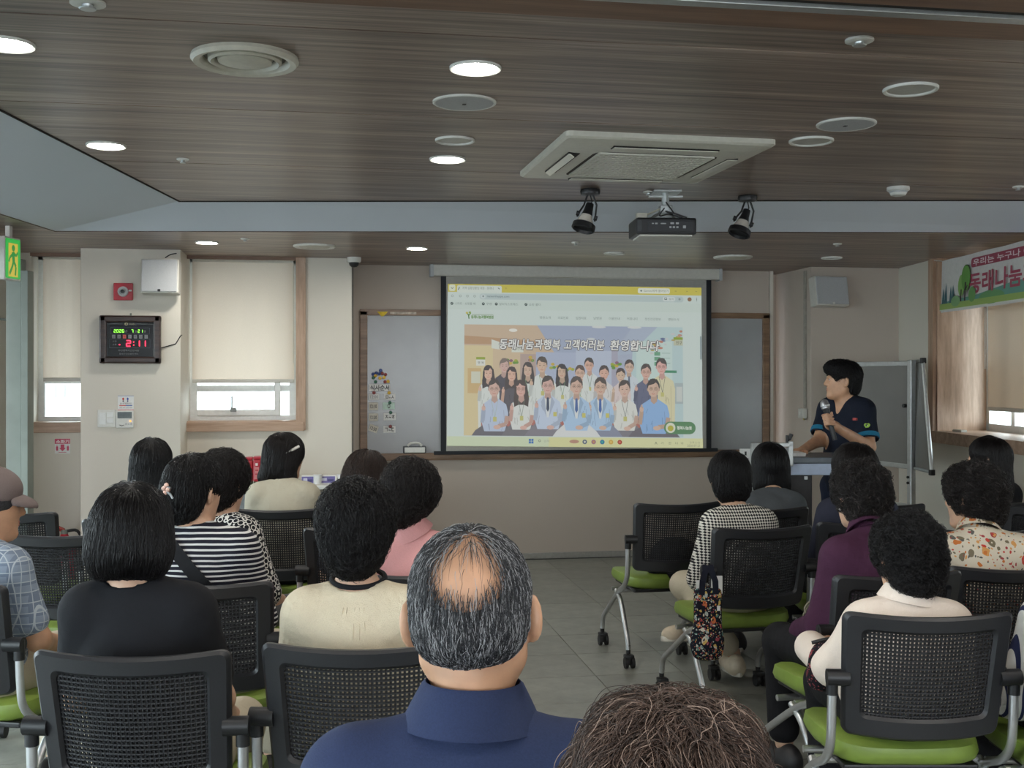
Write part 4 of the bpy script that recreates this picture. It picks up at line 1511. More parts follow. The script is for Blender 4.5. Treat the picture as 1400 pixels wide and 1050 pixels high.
ik.rect(-.2, -.18, -.12, -.08, (90, 60, 60), 0).rect(.08, -.18, .16, -.08, (60, 70, 110), 0)
ik.text('실내 적정온도', -.36, -.03, .74, .12, (50, 50, 60), 0)
ik.rect(-.4, .14, 0, .2, (200, 80, 70), 0).rect(0, .14, .4, .2, (70, 90, 160), 0)
ik.text('냉방 26도 난방 20도', -.4, .26, .8, .1, (110, 110, 116), 0)
ik.build('print', lambda x, y: (x * wd, -.002, -y * hh), 'print_ink', o)
a, b = PY(75, 600, YW), PY(96, 620, YW)
o = thing('extinguisher_sign', 'red and white fire extinguisher sign on the wall below the narrow window', 'sign', ((a.x + b.x) / 2, YW, (a.z + b.z) / 2))
wd2, hh2 = b.x - a.x, a.z - b.z
MB().box((0, -.001, 0), (wd2, .002, hh2)).build('sheet', 'paper_white', o)
ik = Ink()
RD = (196, 70, 100)
ik.rect(-.5, -.5, .5, -.16, RD, 0)
ik.text('소화기', -.42, -.44, .84, .24, (240, 236, 236), 1, bold=.015)
ik.rect(-.12, -.12, .12, .12, RD, 0).poly([(-.22, .12), (.22, .12), (0, .34)], RD, 0)
ik.rect(-.42, 0, -.28, .3, RD, 0, .05).rect(.28, 0, .42, .3, RD, 0, .05)
ik.rect(-.42, -.08, -.3, -.05, RD, 0).rect(.3, -.08, .42, -.05, RD, 0)
ik.rect(-.25, .4, .25, .43, RD, 0)
ik.build('print', lambda x, y: (x * wd2, -.002, -y * hh2), 'print_ink', o)

# fire extinguisher below the sign: its handle shows above a chair
p = P(88, 735, 8.3)
ex = thing('fire_extinguisher', 'red fire extinguisher on the floor, its handle just showing above a chair', 'extinguisher', (p.x, p.y, 0))
MB().lathe([(.075, 0), (.08, .01), (.08, .30), (.06, .36), (.03, .385), (.025, .40)], n=24).build('cylinder_body', 'alarm_red', ex, True)
MB().lathe([(.026, .40), (.026, .42), (.02, .43), (0, .432)], n=12).build('valve', 'steel', ex)
MB().tube([(0, 0, .425), (-.05, -.01, .455), (-.11, -.02, .46)], [.014, .012, .007], 8).tube([(0, 0, .42), (-.05, 0, .43), (-.09, -.01, .415)], .008, 8).build('handle', mat('handle_red', (160, 60, 52), .4), ex)
MB().tube([(.02, 0, .42), (.09, 0, .42), (.12, 0, .33), (.09, 0, .12)], .011, 8, sub=4).build('hose', 'rubber', ex, True)

# exit sign ----------------------------------------------------------
ec = P(12, 354, 7.0)
es = thing('exit_sign', 'green lit exit sign box with a running figure at the left edge', 'sign', (ec.x, ec.y, ec.z), math.radians(72))
sw, sh_, sd = .17, .265, .055
MB().box((0, 0, 0), (sw, sd, sh_), .006).build('case', 'off_white', es)
MB().box((-.0, 0, sh_ / 2 + .04), (.03, .03, .1)).build('bracket', 'off_white', es)
ik = Ink()
ik.rect(-.46, -.46, .46, .46, (52, 178, 74), 0, .05)
ik.rect(-.28, -.36, .30, .42, (206, 186, 70), 1)
gr = (44, 140, 60)
ik.ell(.02, -.25, .10, .075, gr, 2)
ik.line([(.0, -.16), (.04, .06)], .16, gr, 2)
ik.line([(0, -.12), (-.2, -.02), (-.26, .08)], .07, gr, 2)
ik.line([(0, -.14), (.2, -.08), (.28, -.16)], .07, gr, 2)
ik.line([(.03, .06), (-.06, .2), (-.22, .36)], .09, gr, 2)
ik.line([(.04, .05), (.18, .18), (.14, .38)], .09, gr, 2)
ik.build('sign_face', lambda x, y: (x * sw, -sd / 2, -y * sh_), 'exit_sign_face', es)

# banner -------------------------------------------------------------
BA, BB = (right_x(8.05) - .05, 8.05), (right_x(5.8) - .05, 5.8)
dv = Vector((BB[0] - BA[0], BB[1] - BA[1], 0)).normalized()
tl, bl = PW(1288, 357, BA, BB), PW(1281, 427, BA, BB)
bh = tl.z - bl.z + .01
bnr = thing('banner', 'long white cloth banner with pink Korean lettering and green hills', 'banner', (tl.x, tl.y, tl.z), 0)
BL_ = 2.9
vs, fs = [], []
nb = 24
for i in range(nb + 1):
    d = dv * (BL_ * i / nb)
    wv = .008 * math.sin(i * 1.3)
    vs += [(d.x - wv, d.y, 0), (d.x - wv - .01, d.y, -bh)]
for i in range(nb):
    fs.append((2 * i, 2 * i + 1, 2 * i + 3, 2 * i + 2))
MB().add(vs, fs).build('cloth', mat('banner_cloth', (206, 204, 200), .8, grain=.02), bnr, True)
# print laid out in the pixels of a close view, scaled to the cloth (height 1 = bh)
ik = Ink()
TL_, H_ = 0, 1.0
ik.rect(0, .93, BL_ / bh, .97, (206, 206, 196), 0)
ik.rect(0, .84, BL_ / bh, .95, (146, 170, 92), 1)
ik.poly([(0, .84), (.4, .80), (1.6, .76), (3.0, .64), (4.5, .6), (BL_ / bh, .66), (BL_ / bh, .86), (0, .86)], (96, 146, 132), 0)
ik.ell(2.2, .84, .5, .12, (100, 148, 96), .5)
for x, h in ((.16, .30), (.28, .40), (.50, .33), (.60, .34)):
    ik.poly([(x - .07, .84), (x + .07, .84), (x + .02, .84 - h * .8), (x, .84 - h), (x - .02, .84 - h * .8)], (60, 100, 108), 1.2)
ik.ell(.72, .82, .2, .1, (120, 160, 110), 1.3)
ik.ell(.95, .55, .13, .2, (128, 168, 92), 1.4).ell(1.15, .42, .19, .24, (98, 146, 72), 1.5).ell(1.42, .74, .15, .14, (98, 146, 82), 1.4)
ik.line([(.95, .84), (.96, .62)], .05, (40, 30, 34), 1.7).line([(1.12, .84), (1.14, .5)], .06, (40, 30, 34), 1.7).line([(1.13, .66), (1.22, .56)], .03, (40, 30, 34), 1.7)
ik.rect(1.36, .09, 6.3, .26, (150, 64, 82), 1, .07)
ik.text('우리는 누구나 어울려 살아갈 수 있는', 1.44, .115, 4.7, .12, (226, 214, 214), 2, bold=.006)
ik.text('동래나눔과행복', 1.30, .36, 3.5, .36, (160, 70, 88), 1, bold=.02)
ik.build('banner_print', lambda x, y: (dv.x * x * bh - .010 - .01 * y, dv.y * x * bh, -y * bh), 'print_ink', bnr, nrm=(-1, 0, 0))
MB().tube([(-dv.x * .15, -dv.y * .15, .02), (0, 0, 0)], .004, 6).build('cord', 'off_white', bnr)

# ================================================================== CHAIRS
def back_pt(x, z, t):
    """point on the backrest: x across, z up, t outwards to the rear"""
    k = (z - 0.5) / 0.36
    wx = x * (0.94 + 0.07 * k)
    return (wx, -0.232 - 0.075 * k - 0.045 * (1 - (x / 0.24) ** 2) - t, z + 0.025 - 0.012 * (1 - (x / 0.24) ** 2))


def rrect(hw_, z0, z1, r, n=5, sub=8):
    pts = []
    cs = [(hw_ - r, z1 - r, 0), (-hw_ + r, z1 - r, 90), (-hw_ + r, z0 + r, 180), (hw_ - r, z0 + r, 270)]
    for i, (cx, cz, a0) in enumerate(cs):
        for k in range(n + 1):
            a = math.radians(a0 + 90 * k / n)
            pts.append((cx + r * math.cos(a), cz + r * math.sin(a)))
        nx = cs[(i + 1) % 4]
        a = math.radians(nx[2])
        q1 = (nx[0] + r * math.cos(a), nx[1] + r * math.sin(a))
        q0 = pts[-1]
        for k in range(1, sub):
            pts.append((q0[0] + (q1[0] - q0[0]) * k / sub, q0[1] + (q1[1] - q0[1]) * k / sub))
    return pts


def make_chair():
    r = thing('chair', 'chair', 'chair', (0, 0, 0), 0, 'black mesh-back chairs with green seats')
    # frame ring of the back
    out, inn = rrect(.24, .49, .86, .025), rrect(.185, .555, .808, .02)
    n = len(out)
    loops = []
    for pts, t in ((out, .006), (out, .020), (rrect(.232, .498, .852, .02), .030), (rrect(.194, .546, .817, .02), .028), (inn, .016), (inn, -.002), (rrect(.232, .498, .852, .02), -.004)):
        loops.append([back_pt(x, z, t) for x, z in pts])
    m = MB()
    vs = [p for l in loops for p in l]
    L = len(loops)
    fs = [(i * n + k, i * n + (k + 1) % n, ((i + 1) % L) * n + (k + 1) % n, ((i + 1) % L) * n + k) for i in range(L) for k in range(n)]
    m.add(vs, fs)
    m.build('backrest_frame', 'chair_black', r, True)
    # perforated panel
    m = MB()
    nx, nz = 33, 22
    W0, Z0, Z1_ = .19, .55, .813
    for i in range(nx):
        for j in range(nz):
            xa, xb = -W0 + 2 * W0 * i / nx, -W0 + 2 * W0 * (i + 1) / nx
            za, zb_ = Z0 + (Z1_ - Z0) * j / nz, Z0 + (Z1_ - Z0) * (j + 1) / nz
            xc, zc_, hx, hz = (xa + xb) / 2, (za + zb_) / 2, (xb - xa) * .24, (zb_ - za) * .25
            o4 = [(xa, za), (xb, za), (xb, zb_), (xa, zb_)]
            i4 = [(xc - hx, zc_ - hz), (xc + hx, zc_ - hz), (xc + hx, zc_ + hz), (xc - hx, zc_ + hz)]
            P8 = [back_pt(x, z, .011) for x, z in o4] + [back_pt(x, z, .013) for x, z in i4] + [back_pt(x, z, .006) for x, z in i4]
            f_ = []
            for k in range(4):
                k2 = (k + 1) % 4
                f_ += [(k, k2, 4 + k2, 4 + k), (4 + k, 4 + k2, 8 + k2, 8 + k)]
            m.add(P8, f_)
    me = bpy.data.meshes.new('backrest_mesh')
    me.from_pydata(m.v, [], m.f)
    me.materials.append(MATS['chair_mesh'])
    o = link('backrest_mesh', me, r)
    # seat
    m = MB()
    prof = [(.0, .398), (.88, .398), (.97, .412), (1.0, .432), (.975, .452), (.9, .462), (.6, .468), (0, .470)]
    N = 40
    vs, fs = [], []
    for k_, z in prof:
        for k in range(N):
            a = 2 * math.pi * k / N
            ca, sa_ = math.cos(a), math.sin(a)
            e = 0.42
            x = math.copysign(abs(ca) ** e, ca) * .24 * k_
            yv = math.copysign(abs(sa_) ** e, sa_) * .225 * k_
            drop = -.018 * max(0, (yv - .1) / .12) ** 2
            vs.append((x * (1 - .06 * (yv < -.1)), yv + .01, z + drop + .012 * (x / .24) ** 2 * (z > .44)))
    for i in range(len(prof) - 1):
        for k in range(N):
            fs.append((i * N + k, i * N + (k + 1) % N, (i + 1) * N + (k + 1) % N, (i + 1) * N + k))
    m.add(vs, fs)
    m.build('seat', 'seat_green', r, True)
    MB().box((0, 0, .39), (.40, .38, .02), .006).build('seat_pan', 'black_plastic', r)
    cb = MB()
    cb.tube([(-.25, -.05, .372), (.25, -.05, .372)], .014, 10).tube([(-.25, .09, .355), (.25, .09, .355)], .012, 10)
    cb.build('crossbar', 'chrome_tube', r, True)
    hub_me = wheel_me = None
    for s in (-1, 1):
        h = MB()
        h.cyl((s * .215, -.29, .685), (s * .278, -.285, .685), .024, 14)
        h.tube([(s * .20, -.262, .70), (s * .225, -.285, .688)], .02, 10)
        h.tube([(s * .262, -.285, .70), (s * .262, -.282, .635)], .0175, 12)
        h.build('hub', 'black_plastic', r, True)
        MB().tube([(s * .262, -.284, .66), (s * .262, -.278, .56), (s * .262, -.262, .48), (s * .262, -.20, .42), (s * .26, -.08, .365), (s * .258, .15, .225), (s * .257, .24, .165), (s * .257, .262, .095)], .0135, 10, sub=4).build('leg', 'chrome_tube', r, True)
        MB().tube([(s * .258, -.045, .372), (s * .258, -.13, .325), (s * .258, -.21, .22), (s * .258, -.262, .14), (s * .258, -.27, .095)], .0135, 10, sub=4).build('leg', 'chrome_tube', r, True)
        for yy in (.262, -.27):
            f = MB()
            f.tube([(s * .257, yy, .12), (s * .257, yy, .075)], .012, 10)
            f.box((s * .257, yy - .012, .062), (.05, .05, .022), .008)
            f.box((s * .257, yy - .015, .045), (.012, .045, .05), .004)
            c = f.build('caster', 'black_plastic', r, True)
            w_ = MB()
            for q in (-1, 1):
                w_.cyl((s * .257 + q * .010, yy - .02, .031), (s * .257 + q * .026, yy - .02, .031), .030, 16)
            w_.build('wheel', 'rubber', c, True)
    return r


CHAIR0 = make_chair()
_first = [True]


def chair_at(x, y, yaw, label):
    c = CHAIR0 if _first[0] else copy_tree(CHAIR0)
    _first[0] = False
    c.location = (x, y, 0)
    c.rotation_euler = (0, 0, math.radians(yaw))
    c['label'] = label
    return c


def chair_px(px, py_top, yaw, label):
    """a chair whose backrest top middle shows at a pixel"""
    p = PZ(px, py_top, .877)
    a = math.radians(yaw)
    o = Matrix.Rotation(a, 3, 'Z') @ Vector((0, -.33, 0))
    return chair_at(p.x - o.x, p.y - o.y, yaw, label)


# ================================================================== SOFT SHAPES (signed distance -> one closed mesh)
def seg_d(X, Y, Z, a, b):
    ax, ay, az = a
    dx, dy, dz = b[0] - ax, b[1] - ay, b[2] - az
    L = dx * dx + dy * dy + dz * dz + 1e-9
    t = np.clip(((X - ax) * dx + (Y - ay) * dy + (Z - az) * dz) / L, 0, 1)
    return np.sqrt((X - ax - t * dx) ** 2 + (Y - ay - t * dy) ** 2 + (Z - az - t * dz) ** 2), t


def RC(a, b, r1, r2=None, k=0.03, op='u'):
    r2 = r1 if r2 is None else r2
    a, b = tuple(a), tuple(b)
    m = max(r1, r2)

    def fn(X, Y, Z):
        d, t = seg_d(X, Y, Z, a, b)
        return d - (r1 + (r2 - r1) * t)
    return (op, fn, tuple(min(p, q) - m for p, q in zip(a, b)), tuple(max(p, q) + m for p, q in zip(a, b)), k)


def EL(c, r, R=None, k=0.03, op='u'):
    c, r = np.array(c, float), np.array(r, float)
    if R is None:
        h = r
    else:
        R = np.array(R, float)
        h = np.sqrt(((R * r[None, :]) ** 2).sum(1))

    def fn(X, Y, Z):
        x, y, z = X - c[0], Y - c[1], Z - c[2]
        if R is not None:
            x, y, z = (R[0, i] * x + R[1, i] * y + R[2, i] * z for i in range(3))
        k0 = np.sqrt((x / r[0]) ** 2 + (y / r[1]) ** 2 + (z / r[2]) ** 2)
        k1 = np.sqrt((x / r[0] ** 2) ** 2 + (y / r[1] ** 2) ** 2 + (z / r[2] ** 2) ** 2) + 1e-6
        return k0 * (k0 - 1) / k1
    return (op, fn, tuple(c - h), tuple(c + h), k)


def PLANE(p, nrm):
    """keep the side the normal points away from"""
    p, nrm = np.array(p, float), np.array(nrm, float)
    nrm = nrm / np.linalg.norm(nrm)
    return ('i', lambda X, Y, Z: (X - p[0]) * nrm[0] + (Y - p[1]) * nrm[1] + (Z - p[2]) * nrm[2], None, None, 0.006)


def field(prims, v):
    us = [p for p in prims if p[0] == 'u']
    lo = np.min([p[2] for p in us], 0) - 3 * v
    hi = np.max([p[3] for p in us], 0) + 3 * v
    n = np.ceil((hi - lo) / v).astype(int) + 1
    D = np.full(tuple(n), 0.15, np.float32)
    ax = [(lo[i] + v * np.arange(n[i])).astype(np.float32) for i in range(3)]
    for op, fn, a, b, k in prims:
        if op == 'i':
            d = fn(ax[0][:, None, None], ax[1][None, :, None], ax[2][None, None, :])
            h = np.maximum(k - np.abs(D - d), 0) / k
            D = (np.maximum(D, d) + h * h * k / 4).astype(np.float32)
            continue
        mg = k + 2.5 * v + (0.03 if op == 'u' else 0)
        i0 = np.clip(np.floor((np.array(a) - mg - lo) / v).astype(int), 0, n)
        i1 = np.clip(np.ceil((np.array(b) + mg - lo) / v).astype(int) + 1, 0, n)
        if (i1 <= i0).any():
            continue
        S = tuple(slice(p, q) for p, q in zip(i0, i1))
        d = fn(ax[0][S[0]][:, None, None], ax[1][S[1]][None, :, None], ax[2][S[2]][None, None, :])
        E = D[S]
        if op == 's':
            d = -d
            h = np.maximum(k - np.abs(E - d), 0) / k
            D[S] = np.maximum(E, d) + h * h * k / 4
        else:
            h = np.maximum(k - np.abs(E - d), 0) / k
            D[S] = np.minimum(E, d) - h * h * k / 4
    return D, lo, v


def surface(D, lo, v):
    S = D < 0
    c = np.zeros(tuple(s - 1 for s in D.shape), np.int8)
    offs = [(i, j, k) for i in (0, 1) for j in (0, 1) for k in (0, 1)]
    sl = lambda o, A: A[o[0]:A.shape[0] - 1 + o[0], o[1]:A.shape[1] - 1 + o[1], o[2]:A.shape[2] - 1 + o[2]]
    for o in offs:
        c += sl(o, S)
    mix = (c > 0) & (c < 8)
    I = np.argwhere(mix)
    vals = {o: sl(o, D)[mix] for o in offs}
    acc = np.zeros((len(I), 3))
    cnt = np.zeros(len(I))
    for a in offs:
        for q in range(3):
            if a[q] == 0:
                b = list(a)
                b[q] = 1
                b = tuple(b)
                da, db = vals[a], vals[b]
                cr = (da < 0) != (db < 0)
                t = np.where(cr, da / np.where(cr, da - db, 1), 0)
                pt = np.array(a, float)[None, :] + np.zeros((len(I), 3))
                pt[:, q] += t
                acc += pt * cr[:, None]
                cnt += cr
    V = lo + v * (I + acc / np.maximum(cnt, 1)[:, None])
    vid = np.full(c.shape, -1, np.int64)
    vid[mix] = np.arange(len(I))
    F = []
    for q in range(3):
        u, w_ = (q + 1) % 3, (q + 2) % 3
        s0 = [slice(None)] * 3
        s1 = [slice(None)] * 3
        s0[q], s1[q] = slice(0, -1), slice(1, None)
        A, B = S[tuple(s0)], S[tuple(s1)]
        e = np.argwhere(A != B)
        ok = np.all((e[:, [u, w_]] > 0), 1) & (e[:, u] < c.shape[u]) & (e[:, w_] < c.shape[w_])
        e = e[ok]
        sg = A[tuple(e.T)]

        def cell(du, dw):
            g = e.copy()
            g[:, u] += du
            g[:, w_] += dw
            return vid[tuple(g.T)]
        qd = np.stack([cell(-1, -1), cell(0, -1), cell(0, 0), cell(-1, 0)], 1)
        qd[~sg] = qd[~sg][:, ::-1]
        F.append(qd)
    F = np.concatenate(F)
    F = F[(F >= 0).all(1)]
    return V.astype(np.float32), F


def np_mesh(name, V, F, m):
    me = bpy.data.meshes.new(name)
    me.vertices.add(len(V))
    me.vertices.foreach_set('co', V.ravel())
    me.loops.add(F.size)
    me.loops.foreach_set('vertex_index', F.ravel().astype(np.int32))
    me.polygons.add(len(F))
    me.polygons.foreach_set('loop_start', np.arange(0, F.size, 4, dtype=np.int32))
    me.polygons.foreach_set('use_smooth', np.ones(len(F), bool))
    me.update(calc_edges=True)
    me.validate()
    me.materials.append(MATS[m] if isinstance(m, str) else m)
    return me


def soft(name, prims, v, m, parent=None, keep=False):
    D, lo, v = field(prims, v)
    V, F = surface(D, lo, v)
    o = link(name, np_mesh(name, V, F, m), parent)
    return (o, (D, lo, v, V, F)) if keep else o


# ================================================================== HAIR
def hair_mat(name, c1, c2, rough=0.38, spread=1.0, streak=None):
    n = NT(name)
    hi = n.n('ShaderNodeHairInfo')
    stops = [(0.0, c1), (0.75, c2)] if streak is None else [(0.0, c1), (1 - streak[1], c2), (1 - streak[1] + .04, streak[0])]
    n.l(n.ramp(hi.outputs['Random'], stops), n.b.inputs['Base Color'])
    n.b.inputs['Roughness'].default_value = rough
    n.b.inputs['Specular IOR Level'].default_value = 0.3
    MATS[name] = n.m
    return n.m


hair_mat('hair_black', (9, 8, 10), (19, 17, 19), .34)
hair_mat('hair_soft_black', (14, 12, 13), (29, 24, 24), .38)
hair_mat('hair_brown', (28, 21, 19), (50, 38, 33), .4)
hair_mat('hair_perm_brown', (38, 29, 26), (84, 66, 57), .45, streak=((140, 120, 108), .12))
hair_mat('hair_perm_dark', (12, 10, 11), (32, 27, 26), .38, streak=((84, 76, 74), .07))
hair_mat('hair_grey', (30, 31, 34), (62, 63, 66), .45, streak=((150, 151, 153), .26))
for k, c in (('black', (10, 9, 11)), ('soft_black', (15, 13, 14)), ('brown', (26, 20, 18)), ('perm_brown', (36, 27, 23)), ('perm_dark', (13, 11, 11)), ('grey', (44, 44, 46))):
    mat('scalp_' + k, c, .6, grain=.3, gscale=160)


def grad_field(D, v):
    g = np.gradient(D, v)
    return np.stack(g, -1)


def strand_set(name, fld, parent, matname, n, length, segs, whorl, C0, down, lift=0.004, curl=0.0, curl_f=60.0, radius=0.0006, mask=None, jitter=0.25, seed=1, wander=0.0, outward=0.0):
    D, lo, v, V, F = fld
    G = grad_field(D, v)
    rng = np.random.default_rng(seed)
    tri = F
    cen = V[tri].mean(1)
    e1, e2 = V[tri[:, 2]] - V[tri[:, 0]], V[tri[:, 3]] - V[tri[:, 1]]
    ar = np.linalg.norm(np.cross(e1, e2), axis=1)
    w_ = ar.copy()
    if mask is not None:
        w_ = w_ * mask(cen)
    w_ = w_ / w_.sum()
    idx = rng.choice(len(tri), n, p=w_)
    uv = rng.random((n, 2, 1))
    q = V[tri[idx]]
    p = (q[:, 0] * (1 - uv[:, 0]) + q[:, 1] * uv[:, 0]) * (1 - uv[:, 1]) + (q[:, 3] * (1 - uv[:, 0]) + q[:, 2] * uv[:, 0]) * uv[:, 1]
    sh = np.array(D.shape)

    def look(p):
        i = np.clip(np.round((p - lo) / v).astype(int), 0, sh - 1)
        g = G[i[:, 0], i[:, 1], i[:, 2]]
        return D[i[:, 0], i[:, 1], i[:, 2]], g / (np.linalg.norm(g, axis=1, keepdims=True) + 1e-6)

    C0, whorl, down = np.array(C0), np.array(whorl), np.array(down)
    out = np.zeros((n, segs, 3), np.float32)
    L = length * (0.65 + 0.6 * rng.random((n, 1)))
    step = L / (segs - 1)
    ph = rng.random((n, 1)) * 6.28
    side = rng.normal(0, jitter, (n, 3))
    x = p.copy()
    lf = lift * (0.4 + rng.random((n, 1)))
    for s in range(segs):
        d, g = look(x)
        t = s / (segs - 1)
        off = lf * (0.15 + 0.85 * np.sin(math.pi * min(t * 0.9 + .08, 1)))
        pt = x + g * off
        if curl:
            a = ph + curl_f * L * t
            b = np.cross(g, down[None, :] + side * .3)
            b = b / (np.linalg.norm(b, axis=1, keepdims=True) + 1e-6)
            pt = pt + (g * np.cos(a) + b * np.sin(a)) * curl * min(1, .25 + t * 1.5)
        out[:, s] = pt
        f = (x - whorl)
        f = f / (np.linalg.norm(f, axis=1, keepdims=True) + 1e-6)
        dr = f * 0.8 + down * 0.8 + side + rng.normal(0, wander, (n, 3)) + g * outward
        dr = dr - g * (dr * g).sum(1, keepdims=True)
        dr = dr / (np.linalg.norm(dr, axis=1, keepdims=True) + 1e-6)
        x = x + dr * step
        d, g = look(x)
        x = x - g * np.clip(d, -.02, .02)[:, None] * .7
    hc = bpy.data.hair_curves.new(name)
    hc.add_curves([segs] * n)
    hc.attributes['position'].data.foreach_set('vector', out.ravel())
    ra_ = hc.attributes.new('radius', 'FLOAT', 'POINT')
    prof = radius * (1 - 0.75 * np.linspace(0, 1, segs) ** 2)
    ra_.data.foreach_set('value', np.tile(prof, n).astype(np.float32))
    hc.materials.append(MATS[matname])
    o = link(name, hc, parent)
    return o

# ================================================================== PEOPLE
def skin(name, col):
    n = NT(name)
    v = n.obj()
    f = n.noise(v, 22, 4)
    n.l(n.ramp(f, [(0.3, tuple(x * .93 for x in col)), (0.7, tuple(min(255, x * 1.04) for x in col))]), n.b.inputs['Base Color'])
    n.b.inputs['Roughness'].default_value = 0.5
    n.b.inputs['Subsurface Weight'].default_value = 0.08
    n.b.inputs['Subsurface Radius'].default_value = (0.012, 0.005, 0.003)
    MATS[name] = n.m


skin('skin_light', (206, 166, 140))
skin('skin_tan', (190, 146, 116))
mat('lip_rose', (168, 104, 94), 0.45, grain=.03)
mat('eye_white', (186, 172, 164), 0.35, grain=.01)
mat('iris_dark', (34, 24, 20), 0.15)


def cloth(name, col, rough=0.85, weave=0.06, folds=0.35):
    n = NT(name)
    v = n.obj()
    f = n.noise(v, 420, 2)
    g = n.noise(v, 9, 3)
    n.l(n.mix(f, tuple(x * (1 - weave) for x in col), tuple(min(255, x * (1 + weave)) for x in col)), n.b.inputs['Base Color'])
    n.b.inputs['Roughness'].default_value = rough
    n.b.inputs['Specular IOR Level'].default_value = 0.2
    n.b.inputs['Sheen Weight'].default_value = 0.0
    n.bump(n.math('ADD', n.math('MULTIPLY', g, 1.0), n.math('MULTIPLY', f, 0.06)), folds, 0.03)
    MATS[name] = n.m
    return n


def axes(n, wob=0.004, ws=7, scale=(1, 1, 1)):
    """object coordinates with a little fold wobble"""
    v = n.obj(scale)
    nz = n.n('ShaderNodeTexNoise')
    nz.inputs['Scale'].default_value = ws
    n.l(v, nz.inputs['Vector'])
    sub = n.n('ShaderNodeVectorMath', operation='MULTIPLY_ADD')
    n.l(nz.outputs['Color'], sub.inputs[0])
    sub.inputs[1].default_value = (wob * 2,) * 3
    n.l(v, sub.inputs[2])
    sp = n.n('ShaderNodeSeparateXYZ')
    n.l(sub.outputs[0], sp.inputs[0])
    return sp.outputs, sub.outputs[0]


def base_only(n, c):
    n.t.links.remove(n.b.inputs['Base Color'].links[0])
    n.l(c, n.b.inputs['Base Color'])


def stripes(name, c1, c2, axis, period, duty, wob=0.004, slant=0.0):
    n = cloth(name, c1)
    o, _ = axes(n, wob)
    t = o[axis]
    if slant:
        t = n.math('ADD', t, n.math('MULTIPLY', o[0], slant))
    fr = n.math('FRACT', n.math('DIVIDE', t, period))
    base_only(n, n.mix(n.math('LESS_THAN', fr, duty), c1, c2))
    return n


cloth('cloth_black', (27, 28, 32), weave=.1)
cloth('cloth_navy_shirt', (44, 54, 84), weave=.12, folds=.3)
cloth('cloth_beige', (208, 196, 172), weave=.05, folds=.9)
cloth('cloth_sand', (184, 178, 160), weave=.05, folds=.6)
cloth('cloth_pink', (206, 150, 150), weave=.08, folds=.4)
cloth('cloth_cream', (228, 214, 202), weave=.04, folds=.5)
cloth('cloth_grey', (84, 88, 92), weave=.08)
cloth('cloth_purple', (66, 36, 58), weave=.1, folds=.5)
cloth('cloth_slate', (50, 52, 66), weave=.1)
cloth('cloth_scrubs', (24, 29, 42), weave=.12, folds=.5)
cloth('cloth_teal', (36, 108, 138), weave=.08)
cloth('trouser_black', (26, 26, 29), folds=.4)
cloth('trouser_beige', (186, 176, 156), folds=.5)
cloth('trouser_navy', (34, 40, 58), folds=.4)
cloth('trouser_grey', (92, 92, 94), folds=.4)
cloth('cap_taupe', (112, 100, 98), weave=.1, folds=.1)
cloth('tote_black', (26, 28, 40), folds=.2)
cloth('strap_black', (30, 30, 33), folds=.02)
stripes('cloth_striped', (30, 31, 42), (206, 206, 206), 2, .0172, .36, .006)
stripes('cloth_blouse_stripe', (40, 46, 78), (206, 206, 202), 0, .022, .55, .006, .15)
n = cloth('cloth_plaid', (128, 140, 156), weave=.08)
o, _ = axes(n, .006)
fx = n.math('FRACT', n.math('DIVIDE', o[0], .034))
fz = n.math('FRACT', n.math('DIVIDE', o[2], .036))
fy = n.math('FRACT', n.math('DIVIDE', o[1], .034))
lns = n.math('MAXIMUM', n.math('LESS_THAN', fx, .09), n.math('MAXIMUM', n.math('LESS_THAN', fz, .09), n.math('LESS_THAN', fy, .09)))
dk = n.math('MAXIMUM', n.math('GREATER_THAN', fx, .72), n.math('GREATER_THAN', fz, .72))
base_only(n, n.mix(lns, n.mix(n.math('MULTIPLY', dk, .55), (130, 142, 158), (92, 104, 124)), (172, 180, 188)))
n = cloth('cloth_gingham', (40, 40, 44))
o, _ = axes(n, .004)
ch2 = n.math('MULTIPLY', n.math('GREATER_THAN', n.math('FRACT', n.math('DIVIDE', n.math('ADD', o[0], o[2]), .026)), .5), 1.0)
ch3 = n.math('GREATER_THAN', n.math('FRACT', n.math('DIVIDE', n.math('SUBTRACT', o[0], o[2]), .026)), .5)
base_only(n, n.mix(n.math('ABSOLUTE', n.math('SUBTRACT', ch2, ch3)), (34, 34, 38), (206, 202, 194)))
n = cloth('cloth_rings', (30, 31, 36))
o, vv = axes(n, .002)
vo = n.n('ShaderNodeTexVoronoi')
vo.inputs['Scale'].default_value = 42
vo.inputs['Randomness'].default_value = .25
n.l(vv, vo.inputs['Vector'])
ri = n.math('MULTIPLY', n.math('GREATER_THAN', vo.outputs['Distance'], .40), n.math('LESS_THAN', vo.outputs['Distance'], .56))
base_only(n, n.mix(ri, (28, 29, 34), (210, 208, 202)))


